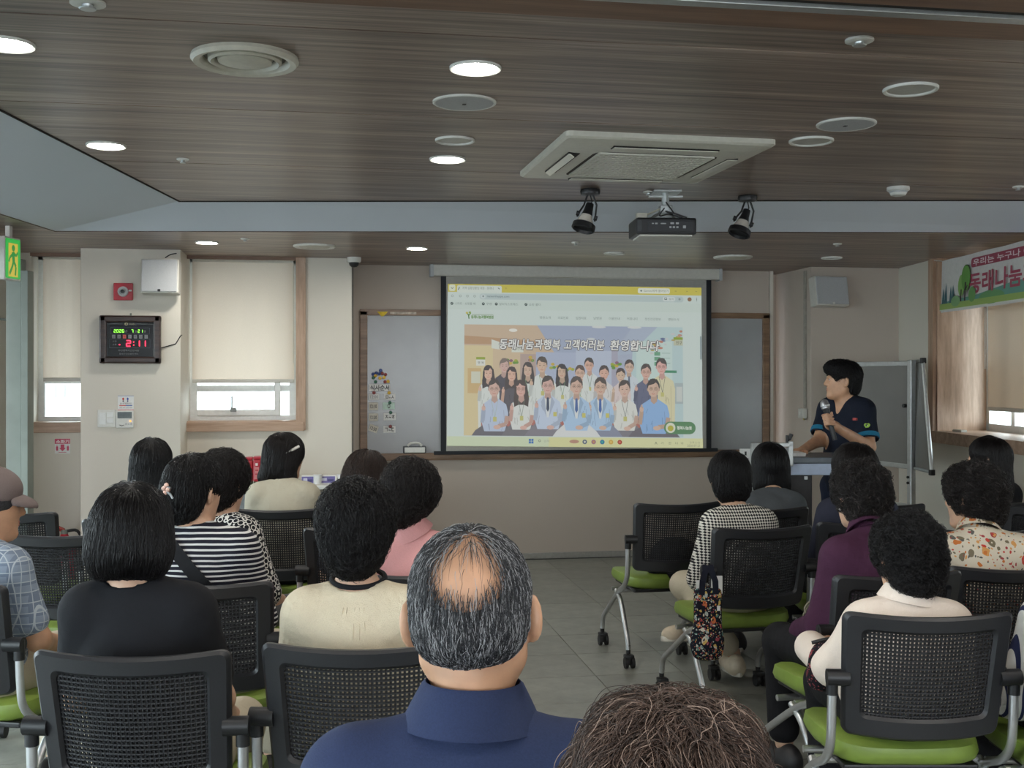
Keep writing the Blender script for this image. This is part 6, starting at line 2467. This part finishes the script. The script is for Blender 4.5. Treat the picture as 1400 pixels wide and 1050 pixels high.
ROW = -9.5
seated = [
    # label, px, ytop, Z, yaw, keywords
    ('man in a taupe cap and grey-blue plaid shirt, face in profile at the left edge', -12, 640, 3.95, -34,
     dict(head=(-32, 4, 0), hair='short', hcol='grey', shirt='cloth_plaid', legs='trouser_beige', w=.165, extra=cap_extra, skinm='skin_tan', strands=0, vox=.008), 'chair under the man in the plaid shirt and cap'),
    ('woman with long straight black hair by the clock pillar, seen from behind', 208, 599, 5.6, -6,
     dict(hair='long', shirt='cloth_black', strands=4000, w=.145), 'chair under the long-haired woman by the clock pillar'),
    ('woman in a black blouse patterned with white rings, behind the striped shirt', 308, 617, 4.8, -30,
     dict(head=(-4, 12, 0), hair='round', shirt='cloth_rings', sleeve='elbow', legs='trouser_grey', hcol='soft_black', loose=.006), 'chair under the woman in the ring-patterned blouse'),
    ('woman in a sand coloured jacket with a white hairpin, near the window table', 391, 592, 6.15, -22,
     dict(head=(-26, 6, 0), hair='flick', shirt='cloth_sand', sleeve='long', hcol='soft_black', extra=pin_extra, strands=4000, w=.15), 'chair with a plain dark back, under the woman with the white hairpin'),
    ('woman with dark brown hair bent forward, mostly hidden behind two other heads', 500, 617, 5.3, -8,
     dict(head=(0, 22, 4), hair='bob', hcol='brown', shirt='cloth_slate', strands=3500), 'chair under the bent brown-haired woman'),
    ('woman in a pink jacket with curly black hair, head bent down', 560, 630, 4.15, -16,
     dict(head=(-14, 24, 10), hair='round', hcol='soft_black', shirt='cloth_pink', sleeve='long', collar='cloth_pink', strands=5000, lean=.05), 'chair under the woman in the pink jacket'),
    ('woman in a black and white striped top with a black strap across her back', 268, 622, 4.0, -16,
     dict(head=(-22, 4, 4), hair='updo', shirt='cloth_striped', sleeve='elbow', collar=None, legs='trouser_beige', extra=strap_extra, w=.165, strands=5000, vox=.008, neck=-.006), 'chair under the woman in the striped top'),
    ('woman in a black tee with a rounded black bob, third row on the left', 182, 662, 3.02, -8,
     dict(hair='bob', shirt='cloth_black', legs='trouser_beige', strands=9000, w=.16, vox=.008, srad=.0007, head=(2, 3, 0)), 'chair nearest the lower left corner, under the woman in the black tee'),
    ('woman in a gathered beige blouse with black neck binding and short black hair', 488, 657, 3.1, -10,
     dict(hair='round', shirt='cloth_beige', sleeve='long', legs='trouser_grey', strands=9000, w=.165, vox=.008, srad=.0007, extra=yoke_extra, loose=.012, bend=.022, head=(0, 6, 0)), 'chair under the woman in the beige blouse, beside the balding man'),
    ('balding grey-haired man in a navy collared shirt, seen from behind in mid foreground', 645, 723, 1.56, -8,
     dict(hair='balding', hcol='grey', shirt='cloth_navy_shirt', collar='cloth_navy_shirt', sleeve='short', w=.185, bend=.012, skinm='skin_tan', strands=34000, vox=.0055, srad=.00034, legs='trouser_navy', head=(-3, 4, -3)), None),
    ('woman with curly brown permed hair, only her head showing at the bottom edge', 914, 958, 1.2, -10,
     dict(hair='perm', hcol='perm_brown', shirt='cloth_slate', strands=24000, vox=.007, srad=.00042, w=.15, wide=.95, flow=dict(length=.13, curl=.005, curl_f=42, jitter=.45, wander=.3, lift=.014)), None),
    ('woman in a black and white gingham blouse with short black hair, crossed legs', 996, 618, 5.45, -10,
     dict(hair='short', shirt='cloth_gingham', sleeve='elbow', legs='trouser_beige', shoes='shoe_beige', strands=4500, w=.15, loose=.006, wide=.95,
          head=(8, 6, 0), feet={-1: dict(kn=(.06, .34, .60), an=(-.03, .47, .335), fy=1.1, fr=.12), 1: dict(kn=(-.02, .36, .50), an=(-.0, .36, .1))}), 'chair with a floral tote on its post, under the gingham blouse'),
    ('woman in a charcoal top with a straight dark bob, in front of the lectern', 1052, 605, 6.3, -9,
     dict(hair='midbob', shirt='cloth_grey', sleeve='long', strands=4500, w=.15), 'chair under the woman in the charcoal top'),
    ('woman in a slate blue top with smooth dark hair, behind the purple shirt', 1166, 606, 5.5, 2,
     dict(hair='bob', hcol='soft_black', shirt='cloth_slate', sleeve='long', strands=4000, w=.16, head=(6, 0, 0)), 'chair under the woman in the slate top'),
    ('woman in a deep purple collared blouse with curly dark hair', 1174, 632, 4.3, -2,
     dict(hair='perm', hcol='perm_dark', shirt='cloth_purple', sleeve='long', collar='cloth_purple', strands=6000, w=.155, head=(10, 4, 0), extra=earring_extra, vox=.008), 'chair under the woman in purple, its green seat showing at her left'),
    ('woman in a white floral blouse with big curly dark hair at the right', 1328, 634, 4.35, 6,
     dict(hair='perm', hcol='perm_dark', shirt='cloth_paisley', sleeve='elbow', collar='cloth_paisley', strands=6500, w=.165, head=(20, 4, 0), vox=.008), 'chair under the woman in the floral blouse'),
    ('woman with very long dark hair and black clothes beside the right wall', 1350, 597, 6.4, 22,
     dict(hair='long', hcol='soft_black', shirt='cloth_black', sleeve='long', strands=4500, w=.145, head=(24, 0, 0)), 'chair under the long-haired woman by the right wall'),
    ('woman in a cream collared shirt with short black curls, right foreground', 1238, 704, 3.5, -8,
     dict(hair='perm', hcol='black', shirt='cloth_cream', sleeve='long', collar='cloth_cream', strands=9000, w=.15, vox=.0075, srad=.0007, head=(12, 6, 0), loose=.006,
          arms={-1: dict(el=(-.19, -.03, .65), wr=(-.20, .2, .66), hd=(.5, .8, .1))}), 'big chair in the right foreground, under the woman in the cream shirt'),
    ('person in a navy and white striped blouse cut by the right edge', 1488, 690, 3.4, -6,
     dict(hair='bob', hcol='soft_black', shirt='cloth_blouse_stripe', sleeve='long', strands=4500, w=.17, loose=.01, wide=1.1), None),
]
# where the photo shows the backrest of a sitter: head pixel -> middle of the top edge
CH = {182: (179, 892), 488: (488, 882), 268: (272, 797), 1174: (1230, 785), 1328: (1390, 776), 391: (378, 696), 560: (565, 784), 1052: (1046, 695), 996: (1044, 721), 1238: (1270, 839)}
for lab, px, yt, Z, yaw, kw, clab in seated:
    if px in CH:
        kw['seat'] = chair_px(CH[px][0], CH[px][1], {996: 4, 1174: 3, 1052: 0}.get(px, ROW), 'black mesh-back ' + clab)
        if px == 996:      # ankle of the crossed leg, then the foot on the floor
            st_ = kw['seat']
            mi = (Matrix.Translation(st_.location) @ Matrix.Rotation(st_.rotation_euler.z, 4, 'Z')).inverted()
            kw['feet'][-1].update(kn=(.01, .36, .52), fy=1.45, an=tuple(mi @ P(951, 846, 5.5)))
            kw['feet'][1].update(kn=(-.10, .36, .5), an=tuple(mi @ P(1003, 893, 5.75)))
    o, org = person(lab, px, yt, Z, yaw, **kw)
    if px not in CH:
        out = {645: 'chair under the balding man, out of the frame', 914: 'chair under the brown-haired woman, out of the frame', 1488: 'chair under the striped blouse, out of the frame'}
        chair_at(org.x, org.y, ROW if abs(yaw) < 25 else yaw * .6, 'black mesh-back ' + (clab or out[px]))
    if px == 996:
        TOTE_SEAT = kw['seat']
CHAIR0['label'] = 'black mesh-back chair under the man in the plaid shirt and cap'
chair_px(12, 701, -12, 'empty black mesh-back chair far left, behind the capped man')
chair_px(78, 731, -8, 'empty black mesh-back chair between the capped man and the black bob')
EMPTY = chair_px(927, 688, 1, 'empty chair with its green seat clear, left of the gingham blouse, black bag on it')
chair_px(1204, 690, -8, 'empty black mesh-back chair behind the purple blouse, near the mobile whiteboard')
chair_px(1355, 725, -6, 'black chair partly hidden beyond the floral blouse')
chair_px(1432, 691, -6, 'black chair at the right edge, behind the long-haired woman')

# ------------------------------------------------------------------ the speaker
def speaker_man():
    top = P(1154, 492, 7.4)
    fx = Vector((CS, -SN, 0))
    fz = Vector((SN, CS, 0))
    face = (-.85 * fx - .53 * fz)
    yaw = math.atan2(-face.x, face.y)
    Ri = Matrix.Rotation(-yaw, 3, 'Z')
    hd = math.degrees
    org = Vector((top.x, top.y, 0))
    loc = lambda px, py, Z: np.array(Ri @ (P(px, py, Z) - org))
    ht = top.z
    hz = ht - TOPZ['man']
    # head in profile, turned towards the screen
    d = Ri @ (-.97 * fx + .16 * fz)
    hyaw = hd(math.atan2(-d.x, d.y))
    HR = rotm(hyaw, -2, 0)
    Hp = np.array([0, .02, hz])
    zs = hz - .195
    W = .152
    sj = {s: np.array([s * W, -.02, zs]) for s in (-1, 1)}
    # his left arm (towards the camera) bends up to the microphone, the right one rests on the desk
    el = {-1: loc(1188, 611, 7.18), 1: loc(1120, 602, 7.45)}
    wr = {-1: loc(1142, 583, 7.0), 1: loc(1096, 616, 7.22)}
    sc_ = {}
    nb = np.array([0, -.025, zs + .06])
    chin = Hp + HR @ np.array([0, -.022, -.07])

    def core(g):
        pr = [EL((0, -.02, zs - .13), (.165 + g, .105 + g, .17), k=.06), EL((0, -.01, zs - .32), (.145 + g, .105 + g, .17), k=.06), EL((0, -.02, .84), (.16 + g, .115 + g, .12), k=.06),
              RC(sj[-1] * [.85, 1, 1], sj[1] * [.85, 1, 1], .055 + g, k=.06)]
        for s in (-1, 1):
            pr.append(RC(nb + [s * .03, 0, 0], sj[s] + [-s * .02, 0, .015], .047 + g * .6, .05 + g, k=.05))
        return pr
    legs = lambda g, full: [RC((s * .085, -.02, .82), (s * .09, .0, .47), .085 + g, .06 + g, k=.05) if p == 0 else RC((s * .09, 0, .47), (s * .1, -.02, .1), .06 + g, .04 + g if full else .055 + g, k=.03) for s in (-1, 1) for p in (0, 1)]
    body = core(0) + legs(0, True)
    for s in (-1, 1):
        body += [RC(sj[s], el[s], .05, .041, k=.045), RC(el[s], wr[s], .041, .027, k=.02)]
    body.append(RC(nb + [0, .0, -.05], chin, .056, .052, k=.03))
    body += head_prims(Hp, HR)
    mic0, mic1 = loc(1120, 549, 6.98), loc(1128, 577, 6.96)
    ax = (mic0 - mic1) / np.linalg.norm(mic0 - mic1)
    grip = mic1 + ax * .0
    # fist round the microphone: palm behind it, fingers curled across it
    wv = wr[-1]
    tow = grip - wv
    tow = tow / np.linalg.norm(tow)
    sidev = np.cross(ax, tow)
    sidev /= np.linalg.norm(sidev)
    palm = wv + tow * .05
    Rm = np.stack([sidev, tow, ax], 1)
    U, _, Vt = np.linalg.svd(Rm)
    Rm = U @ Vt
    body += [EL(palm, (.02, .045, .042), Rm, k=.015), RC(wv, palm, .027, .026, k=.02)]
    mc = palm + tow * .032 + sidev * .030
    mic_axis_pt = mc
    for i in range(4):
        h = (i - 1.5) * .0195
        b0 = palm + tow * .032 + ax * h
        b1 = mc + tow * .033 + ax * h - sidev * .012
        b2 = mc + tow * .030 + sidev * .018 + ax * h
        b3 = mc + sidev * .030 - tow * .004 + ax * (h + .002)
        body += [RC(b0, b1, .0095, .009, k=.005), RC(b1, b2, .009, .0085, k=.004), RC(b2, b3, .0085, .0075, k=.004)]
    t0, t1, t2 = palm - tow * .02 + ax * .03, mc - tow * .026 + ax * .045, mc - tow * .01 + sidev * .026 + ax * .05
    body += [RC(t0, t1, .0115, .0105, k=.01), RC(t1, t2, .0105, .009, k=.005)]
    tgt = loc(1083, 617, 7.1)
    body += hand_prims(wr[1], tgt - wr[1], (0, 0, 1), 1.0, .25, side=1)
    o = soft('person', body, .0062, 'skin_tan')
    o.location = org
    o.rotation_euler = (0, 0, yaw)
    tag(o, 'man standing in dark scrubs, speaking into a microphone and looking at the screen', 'person')
    g = .014
    pr = core(g)
    ends = {}
    for s in (-1, 1):
        e = sj[s] + (el[s] - sj[s]) * .74
        ends[s] = e
        pr.append(RC(sj[s], e, .05 + g, .056 + g, k=.045))
        dn = (el[s] - sj[s]) / np.linalg.norm(el[s] - sj[s])
        pr.append(EL(e + dn * .06, (.075, .075, .075), op='s', k=.006))
    pr.append(PLANE((0, 0, .80), (0, 0, -1)))
    nd = (chin - nb) / np.linalg.norm(chin - nb)
    pr.append(RC(nb + nd * .035 + [0, .01, 0], nb + nd * .2, .064, .064, k=.01, op='s'))
    pr.append(RC((0, .12, zs - .10), (0, .08, zs + .10), .010, .075, k=.008, op='s'))
    sh = soft('scrub_top', pr, .0065, 'cloth_scrubs', o)
    for s in (-1, 1):
        dn = Vector((el[s] - sj[s])).normalized()
        Mx = Matrix.Translation(Vector(ends[s]) - dn * .002) @ dn.to_track_quat('Z', 'Y').to_matrix().to_4x4()
        MB().lathe([(.071, -.018), (.0735, -.016), (.0735, .010), (.069, .012), (.066, .004)], n=26, M=Mx).build('sleeve_band', 'cloth_teal', sh, True)
    soft('trousers', [EL((0, -.02, .84), (.172, .127, .10), k=.05)] + legs(.013, False), .011, 'trouser_navy', o)
    for s in (-1, 1):
        k = link('shoe', shoe_mesh('shoe_black'), o)
        k.location = (s * .1, 0, 0.001)
        k.rotation_euler = (0, 0, -s * .15)
    for s in (-1, 1):
        e = Hp + HR @ np.array([s * .031, .0745, .006])
        q4 = Vector(HR @ np.array([0, 1, 0])).to_track_quat('Z', 'Y').to_matrix().to_4x4()
        ey = MB().lathe([(0, -.0115), (.008, -.008), (.0115, 0), (.008, .008), (.0055, .0102)], n=14, M=Matrix.Translation(Vector(e)) @ q4).build('eye', 'eye_white', o, True)
        MB().lathe([(.0062, .0099), (.003, .0114), (0, .0117)], n=12, M=Matrix.Translation(Vector(e)) @ q4).build('iris', 'iris_dark', ey, True)
        MB().tube([Hp + HR @ np.array([s * .014, .094, .030]), Hp + HR @ np.array([s * .03, .091, .037]), Hp + HR @ np.array([s * .048, .078, .032])], [.003, .0042, .002], 6).build('eyebrow', 'scalp_black', o, True)
    soft('lips', lip_prims(Hp, HR), .004, 'lip_rose', o)
    ho, fld = soft('hair', hair_prims('man', Hp, HR), .0065, 'scalp_black', o, keep=True)
    st = strand_set('hair_strands', fld, ho, 'hair_black', 4500, .036, 7, Hp + HR @ np.array([.01, -.05, .12]), Hp, HR @ np.array([0, .1, -1.0]), lift=.007, jitter=.35, wander=.2, radius=.0009, seed=3)
    st['kind'] = 'stuff'
    # emblem on the sleeve and a small red tab on the chest, facing the room
    Rw = Matrix.Rotation(yaw, 3, 'Z')
    c_ = sj[-1] + (el[-1] - sj[-1]) * .40
    nrm = Vector(Ri @ (-fz * .96 - .25 * fx)).normalized()
    right = Vector(Ri @ fx)
    right = (right - nrm * right.dot(nrm)).normalized()
    upv = nrm.cross(right) * -1
    upv = Vector((0, 0, 1)) - nrm * nrm.z
    base = Vector(c_) + nrm * .079
    ik = Ink()
    gr = (150, 190, 70)
    ik.ell(-.008, -.006, .011, .011, gr, 0).ell(.008, -.006, .011, .011, gr, 0).poly([(-.018, -.002), (.018, -.002), (0, .022)], gr, 0)
    ik.ell(-.001, -.004, .008, .007, (40, 70, 60), 1).ell(.003, -.002, .004, .004, (190, 210, 120), 2)
    ik.rect(-.022, .027, .022, .032, (150, 180, 90), 0)
    ik.build('emblem', lambda x, y: base + right * x - upv * y, 'print_ink', sh, nrm=tuple(nrm))
    p = loc(1169, 573, 7.12)
    MB().box(p, (.03, .012, .016), .002, rot=(0, 0, 0)).build('chest_tab', mat('tab_red', (176, 70, 66), .6), sh)
    # the microphone
    m = thing('microphone', 'black hand microphone with a silver mesh head, held by the standing man', 'microphone', org, yaw)
    av = Vector(ax)
    b0 = Vector(mic_axis_pt)
    Mx = Matrix.Translation(b0) @ av.to_track_quat('Z', 'Y').to_matrix().to_4x4()
    MB().lathe([(0, -.12), (.014, -.118), (.015, -.06), (.018, .05), (.022, .075), (.0, .076)], n=18, M=Mx).build('mic_body', 'black_plastic', m, True)
    MB().lathe([(.02, .076), (.026, .082), (.028, .105), (.022, .128), (.012, .138), (0, .14)], n=18, M=Mx).build('mic_head', mat('mic_silver', (150, 148, 150), .35, metal=.7, grain=.25, gscale=300), m, True)
    MB().lathe([(.0265, .092), (.0292, .096), (.0292, .102), (.0265, .106)], n=18, M=Mx).build('mic_ring', 'chrome_tube', m, True)


speaker_man()

# ------------------------------------------------------------------ lectern desk
dk = P(1088, 640, 6.9)
ang = -TH
desk = thing('lectern_desk', 'grey-topped lectern desk with a pale blue front beside the standing man', 'desk', (dk.x, dk.y, 0), ang)
dxp = lambda px, Z=6.9: (px - 1088) / FPX * Z
zt = P(1088, 624, 6.9).z
xa, xb = dxp(1030), dxp(1162)
MB().box(((xa + xb) / 2, .14, zt - .018), (xb - xa, .46, .036), .006).build('desktop', 'desk_top', desk)
MB().box(((xa + xb) / 2, -.07, zt - .072), (xb - xa - .01, .03, .07), .006).build('front_panel', 'desk_blue', desk)
ca, cb_ = dxp(1040), dxp(1107)
MB().box(((ca + cb_) / 2, .12, (zt - .1) / 2), (cb_ - ca, .36, zt - .1), .006).build('cabinet_body', 'dark_cabinet', desk)
MB().box((dxp(1098), -.065, zt - .125), (.02, .012, .02), .002).build('latch', 'aluminium', desk)
MB().box((dxp(1158), .12, (zt - .1) / 2), (.04, .3, zt - .1), .006).build('leg', 'desk_blue', desk)
za = P(1050, 604, 6.9).z
fa, fb = dxp(1022), dxp(1078)
f = MB()
f.box((fa + .012, -.10, (za + .75) / 2), (.024, .04, za - .75), .004).box((fb - .014, -.10, (za + zt) / 2 - .02), (.028, .04, za - zt + .06), .004).box(((fa + fb) / 2, -.10, za - .012), (fb - fa, .04, .024), .004)
f.build('frame', 'aluminium', desk)
MB().box(((fa + fb) / 2, -.098, (za + .75) / 2 - .02), (fb - fa - .04, .012, za - .77)).build('board', mat('panel_grey', (146, 148, 150), .5), desk)
cp = P(1016, 622, 6.95)
o = thing('number_card', 'white card with the number 1 beside the lectern frame', 'card', (dk.x, dk.y, 0), ang)
MB().box((dxp(1015.5), -.07, P(1016, 626, 6.9).z), (.068, .006, .12), .002).build('sheet', 'paper_white', o)
ik = Ink()
ik.text('1', 0, 0, .011, .022, (40, 40, 46), 0, bold=.001)
for yy in (.04, .047, .058, .07):
    ik.rect(-.016, yy, .026, yy + .003, (120, 124, 130), 0)
ik.build('lettering', lambda x, y: (dxp(1015.5) - .004 + x, -.0735, P(1016, 618.5, 6.9).z - y + .01), 'print_ink', o)
o = thing('mic_clip', 'black microphone clip on top of the lectern frame', 'clip', (dk.x, dk.y, 0), ang)
xk = dxp(1073)
MB().box((xk - .012, -.10, za + .02), (.012, .03, .05), .004).box((xk + .008, -.10, za + .035), (.02, .03, .04), .004, rot=(0, .4, 0)).tube([(xk - .008, -.10, za - .002), (xk, -.10, za + .03)], .008, 8).build('clip_body', 'black_plastic', o)
o = thing('paper_stack', 'white papers under the man\'s hand on the desk', 'papers', (dk.x, dk.y, 0), ang)
for k in range(4):
    MB().box((dxp(1089) + .004 * k, .1, zt + .003 + .005 * k), (.11 - .006 * k, .2, .0045)).build('sheet', 'paper_white', o)

# ------------------------------------------------------------------ mobile whiteboard
mbA, mbB = P(1172, 500, 8.6), P(1246, 500, 8.02)
dv2 = Vector((mbB.x - mbA.x, mbB.y - mbA.y, 0))
dn2 = dv2.normalized()
mw = thing('mobile_whiteboard', 'tall grey whiteboard on a silver stand behind the standing man', 'whiteboard', (mbB.x, mbB.y, 0), math.atan2(dn2.y, dn2.x))
ztop, zbot = P(1246, 494, 8.02).z, P(1246, 641, 8.02).z
BW = .76
MB().box((-BW / 2 - .03, 0, (ztop + zbot) / 2), (BW, .016, ztop - zbot)).build('board', 'board_grey', mw)
f = MB()
f.box((-BW / 2 - .03, 0, ztop - .015), (BW + .02, .03, .035), .005).box((-BW / 2 - .03, 0, zbot + .015), (BW + .02, .03, .035), .005).box((-BW - .02, 0, (ztop + zbot) / 2), (.03, .03, ztop - zbot), .005)
f.build('board_frame', 'aluminium', mw)
for xx in (.012, -BW - .07):
    MB().box((xx, -.01, ztop / 2 + .02), (.045, .04, ztop - .02), .005).build('post', 'aluminium', mw)
    MB().box((xx, 0, .04), (.05, .6, .04), .008).build('foot', 'aluminium', mw)
MB().box((-BW / 2 - .03, 0, .62), (BW + .06, .025, .05), .005).build('crossbar', 'aluminium', mw)
k = MB()
k.cyl((-.05, -.03, P(1242, 555, 8).z), (-.05, .0, P(1242, 555, 8).z), .014)
for zz in (.84, .80, .60, .52):
    k.cyl((.005, -.04, zz), (.005, -.02, zz), .009, 8)
k.build('knob', 'black_plastic', mw)
o = thing('tilted_board', 'second dark board leaning beside the silver post of the mobile whiteboard', 'whiteboard', (0, 0, 0))
c4 = [P(1252, 494, 8.02), P(1262, 493, 7.93), P(1274, 646, 7.72), P(1251, 640, 7.98)]
off = Vector((.016, .012, 0))
MB().hexa(c4, [q + off for q in c4]).build('board', 'board_grey', o)
e = MB()
e.tube([c4[1], c4[2]], .014, 8).tube([c4[0], c4[1]], .012, 8).tube([c4[3], c4[2]], .012, 8)
e.build('edge', 'aluminium', o)
for q in (c4[1], c4[2]):
    MB().box(q, (.034, .034, .04), .006).build('corner_cap', 'black_plastic', o)

# ------------------------------------------------------------------ table below the window
tp = PY(445, 661, 8.62)
xl, xr = xw(262, 8.6), xw(474, 8.6)
t = thing('folding_table', 'long table with a white top and grey cloth front below the window', 'table', ((xl + xr) / 2, 8.72, 0))
hw2 = (xr - xl) / 2
MB().box((0, 0, tp.z - .015), (2 * hw2, .5, .03), .006).build('tabletop', 'white_plastic', t)
MB().box((0, -.23, tp.z / 2 - .02), (2 * hw2 - .04, .012, tp.z - .06)).build('cloth_front', mat('cloth_panel', (132, 136, 140), .9), t)
for sx in (-1, 1):
    for sy in (-1, 1):
        MB().tube([(sx * (hw2 - .08), sy * .2, tp.z - .03), (sx * (hw2 - .06), sy * .2, 0)], .014, 8).build('leg', 'chrome_tube', t)


def pack(label, px0, px1, py0, py1, Y, m, cap, dep=.09):
    a, b = PY(px0, py0, Y), PY(px1, py1, Y)
    wd, hh = b.x - a.x, a.z - tp.z
    o = thing('snack_jar', label, 'jar', ((a.x + b.x) / 2, Y + .03, tp.z), 0, 'red jars on the table')
    MB().box((0, 0, hh * .08), (wd * .9, dep * .9, hh * .16), .01).build('base', mat('jar_green', (62, 82, 60), .5), o)
    MB().box((0, 0, hh * .5), (wd, dep, hh * .78), .016).build('body', m, o)
    MB().box((0, 0, hh * .94), (wd * .96, dep * .95, hh * .12), .01).build('lid', cap, o)
    ik = Ink()
    ik.rect(-.3, -.15, .25, .32, (206, 130, 130), 0).rect(-.2, -.3, .1, -.2, (226, 210, 206), 0).rect(-.22, -.05, .18, 0, (176, 36, 52), 1).rect(-.22, .1, .1, .15, (176, 36, 52), 1)
    ik.build('label_print', lambda x, y: (x * wd, -dep / 2, hh * .5 - y * hh * .9), 'print_gloss', o)


pack('red jar with a pink label at the left of the pair on the table', 334, 346, 625, 655, 8.6, 'alarm_red', 'alarm_red')
pack('red jar with a pink label nearest the sand jacket', 346, 357, 624, 655, 8.58, 'alarm_red', 'alarm_red')
for i, (pa, pb, lab) in enumerate(((412, 430, 'purple and white carton at the left on the table'), (436, 460, 'purple and white carton at the right on the table'))):
    a, b = PY(pa, 652, 8.6), PY(pb, 661, 8.6)
    o = thing('drink_carton', lab, 'carton', ((a.x + b.x) / 2, 8.66, tp.z), 0, 'purple cartons on the table')
    wd = b.x - a.x
    MB().box((0, 0, .03), (wd, .1, .06), .004).build('box', 'paper_white', o)
    ik = Ink()
    ik.rect(-.48, -.4, .42, .4, (112, 104, 160), 0).rect(-.35, -.2, -.05, .15, (200, 200, 216), 1).rect(0, -.05, .35, .25, (70, 70, 120), 1)
    ik.build('label_print', lambda x, y, wd=wd: (x * wd, -.05, .03 - y * .06), 'print_gloss', o)
for px, lab in ((431, 'white paper cup between the two purple cartons'), (463, 'white paper cup at the right end of the cartons')):
    c = PY(px, 658, 8.62)
    o = thing('paper_cup', lab, 'cup', (c.x + .02, 8.60, tp.z), 0, 'paper cups on the table')
    MB().lathe([(.024, 0), (.033, .065), (.035, .068), (.031, .066), (.022, .004), (0, .004)], n=18).build('cup_body', 'paper_white', o, True)
    MB().lathe([(.034, .066), (.036, .070), (.033, .070)], n=18).build('rim', 'paper_white', o, True)

# ------------------------------------------------------------------ bags
Mt = Matrix.Translation(EMPTY.location) @ Matrix.Rotation(EMPTY.rotation_euler.z, 4, 'Z')
o = thing('shoulder_bag', 'black shoulder bag on the empty green seat, strap hanging down', 'bag', EMPTY.location, EMPTY.rotation_euler.z)
soft('bag_body', [EL((.06, -.09, .56), (.14, .07, .105), k=.03), RC((-.05, -.09, .50), (.17, -.09, .50), .05, k=.04), PLANE((0, 0, .468), (0, 0, -1))], .009, 'tote_black', o)
st = MB()
sp_ = catmull([Vector(p) for p in ((-.02, -.16, .52), (.0, -.235, .47), (.05, -.255, .36), (.10, -.25, .30), (.17, -.25, .33), (.20, -.22, .44), (.17, -.15, .52))], 6)
st = band([tuple(p) for p in sp_], .035, .005)
st.build('strap', 'strap_black', o)
MB().box((.12, -.253, .305), (.05, .012, .03), .004).build('buckle', 'black_plastic', o)

lp = Matrix.Translation(TOTE_SEAT.location) @ Matrix.Rotation(TOTE_SEAT.rotation_euler.z, 4, 'Z') @ Vector((-.262, -.312, 0))
o = thing('floral_tote', 'black floral cloth tote hanging from the post of the gingham woman\'s chair', 'bag', (lp.x, lp.y, 0), -TH)
zt_, zb_ = P(975, 806, 4.95).z, P(975, 905, 4.95).z
hm = (zt_ - zb_) / 2


def RB(c, h, r, k=.02):
    c, h = np.array(c, float), np.array(h, float)

    def fn(X, Y, Z):
        qx, qy, qz = abs(X - c[0]) - h[0] + r, abs(Y - c[1]) - h[1] + r, abs(Z - c[2]) - h[2] + r
        return np.sqrt(np.maximum(qx, 0) ** 2 + np.maximum(qy, 0) ** 2 + np.maximum(qz, 0) ** 2) + np.minimum(np.maximum(qx, np.maximum(qy, qz)), 0) - r
    return ('u', fn, tuple(c - h), tuple(c + h), k)


soft('tote_body', [RB((.002, 0, zb_ + hm), (.062, .026, hm), .022), EL((-.004, 0, zb_ + .07), (.070, .05, .07), k=.04)], .007, 'tote_floral', o)
for x0_, x1_ in ((-.028, -.012), (.034, .016)):
    band([(x0_, -.022, zt_ - .03), (x0_ * .9, -.024, zt_ + .03), (x1_, -.014, .69), (x1_ * .8, .004, .715), (x1_ * .8, .03, .715)], .026, .004).build('handle', 'tote_black', o)
MB().box((.04, -.012, zt_ + .01), (.05, .006, .08), .003).build('paper_inside', 'paper_white', o)
MB().box((-.04, -.012, zt_ + .005), (.022, .006, .05), .003).build('paper_inside', 'paper_white', o)
MB().box((.045, -.029, zt_ - .09), (.014, .002, .022)).build('tag', 'paper_white', o)

b0 = Matrix.Translation(TOTE_SEAT.location) @ Matrix.Rotation(TOTE_SEAT.rotation_euler.z, 4, 'Z') @ Vector((.276, -.285, .50))
o = thing('cord_tassel', 'cream knotted cord tassel beside the purple blouse at seat height', 'tassel', b0)
t_ = MB()
rr = random.Random(5)
for k in range(9):
    a = rr.uniform(0, 6.28)
    L = rr.uniform(.04, .085)
    d = Vector((math.cos(a) * L, rr.uniform(-.02, .02), math.sin(a) * L * .6 - .01))
    t_.tube([(0, 0, 0), d * .5 + Vector((0, 0, .025)), d, d + Vector((.012, 0, -.03))], .0035, 6, sub=4)
t_.build('cords', mat('cord_cream', (190, 184, 166), .7), o, True)
MB().lathe([(0, -.014), (.012, -.008), (.014, 0), (.01, .01), (0, .014)], n=12).build('knot', mat('knot_gold', (150, 132, 92), .4), o, True)

b0 = P(1136, 905, 3.55)
o = thing('floral_pouch', 'black pouch with a red floral pattern on the cream shirt woman\'s lap', 'bag', (b0.x, b0.y, b0.z), -TH)
soft('pouch_body', [EL((0, 0, 0), (.07, .05, .075), k=.03), RC((-.035, 0, -.05), (.04, 0, -.05), .04, k=.03)], .008, 'pouch_floral', o)
MB().tube([(-.06, 0, .06), (.0, -.01, .075), (.06, 0, .06)], .006, 8, sub=4).build('zip', 'black_plastic', o, True)
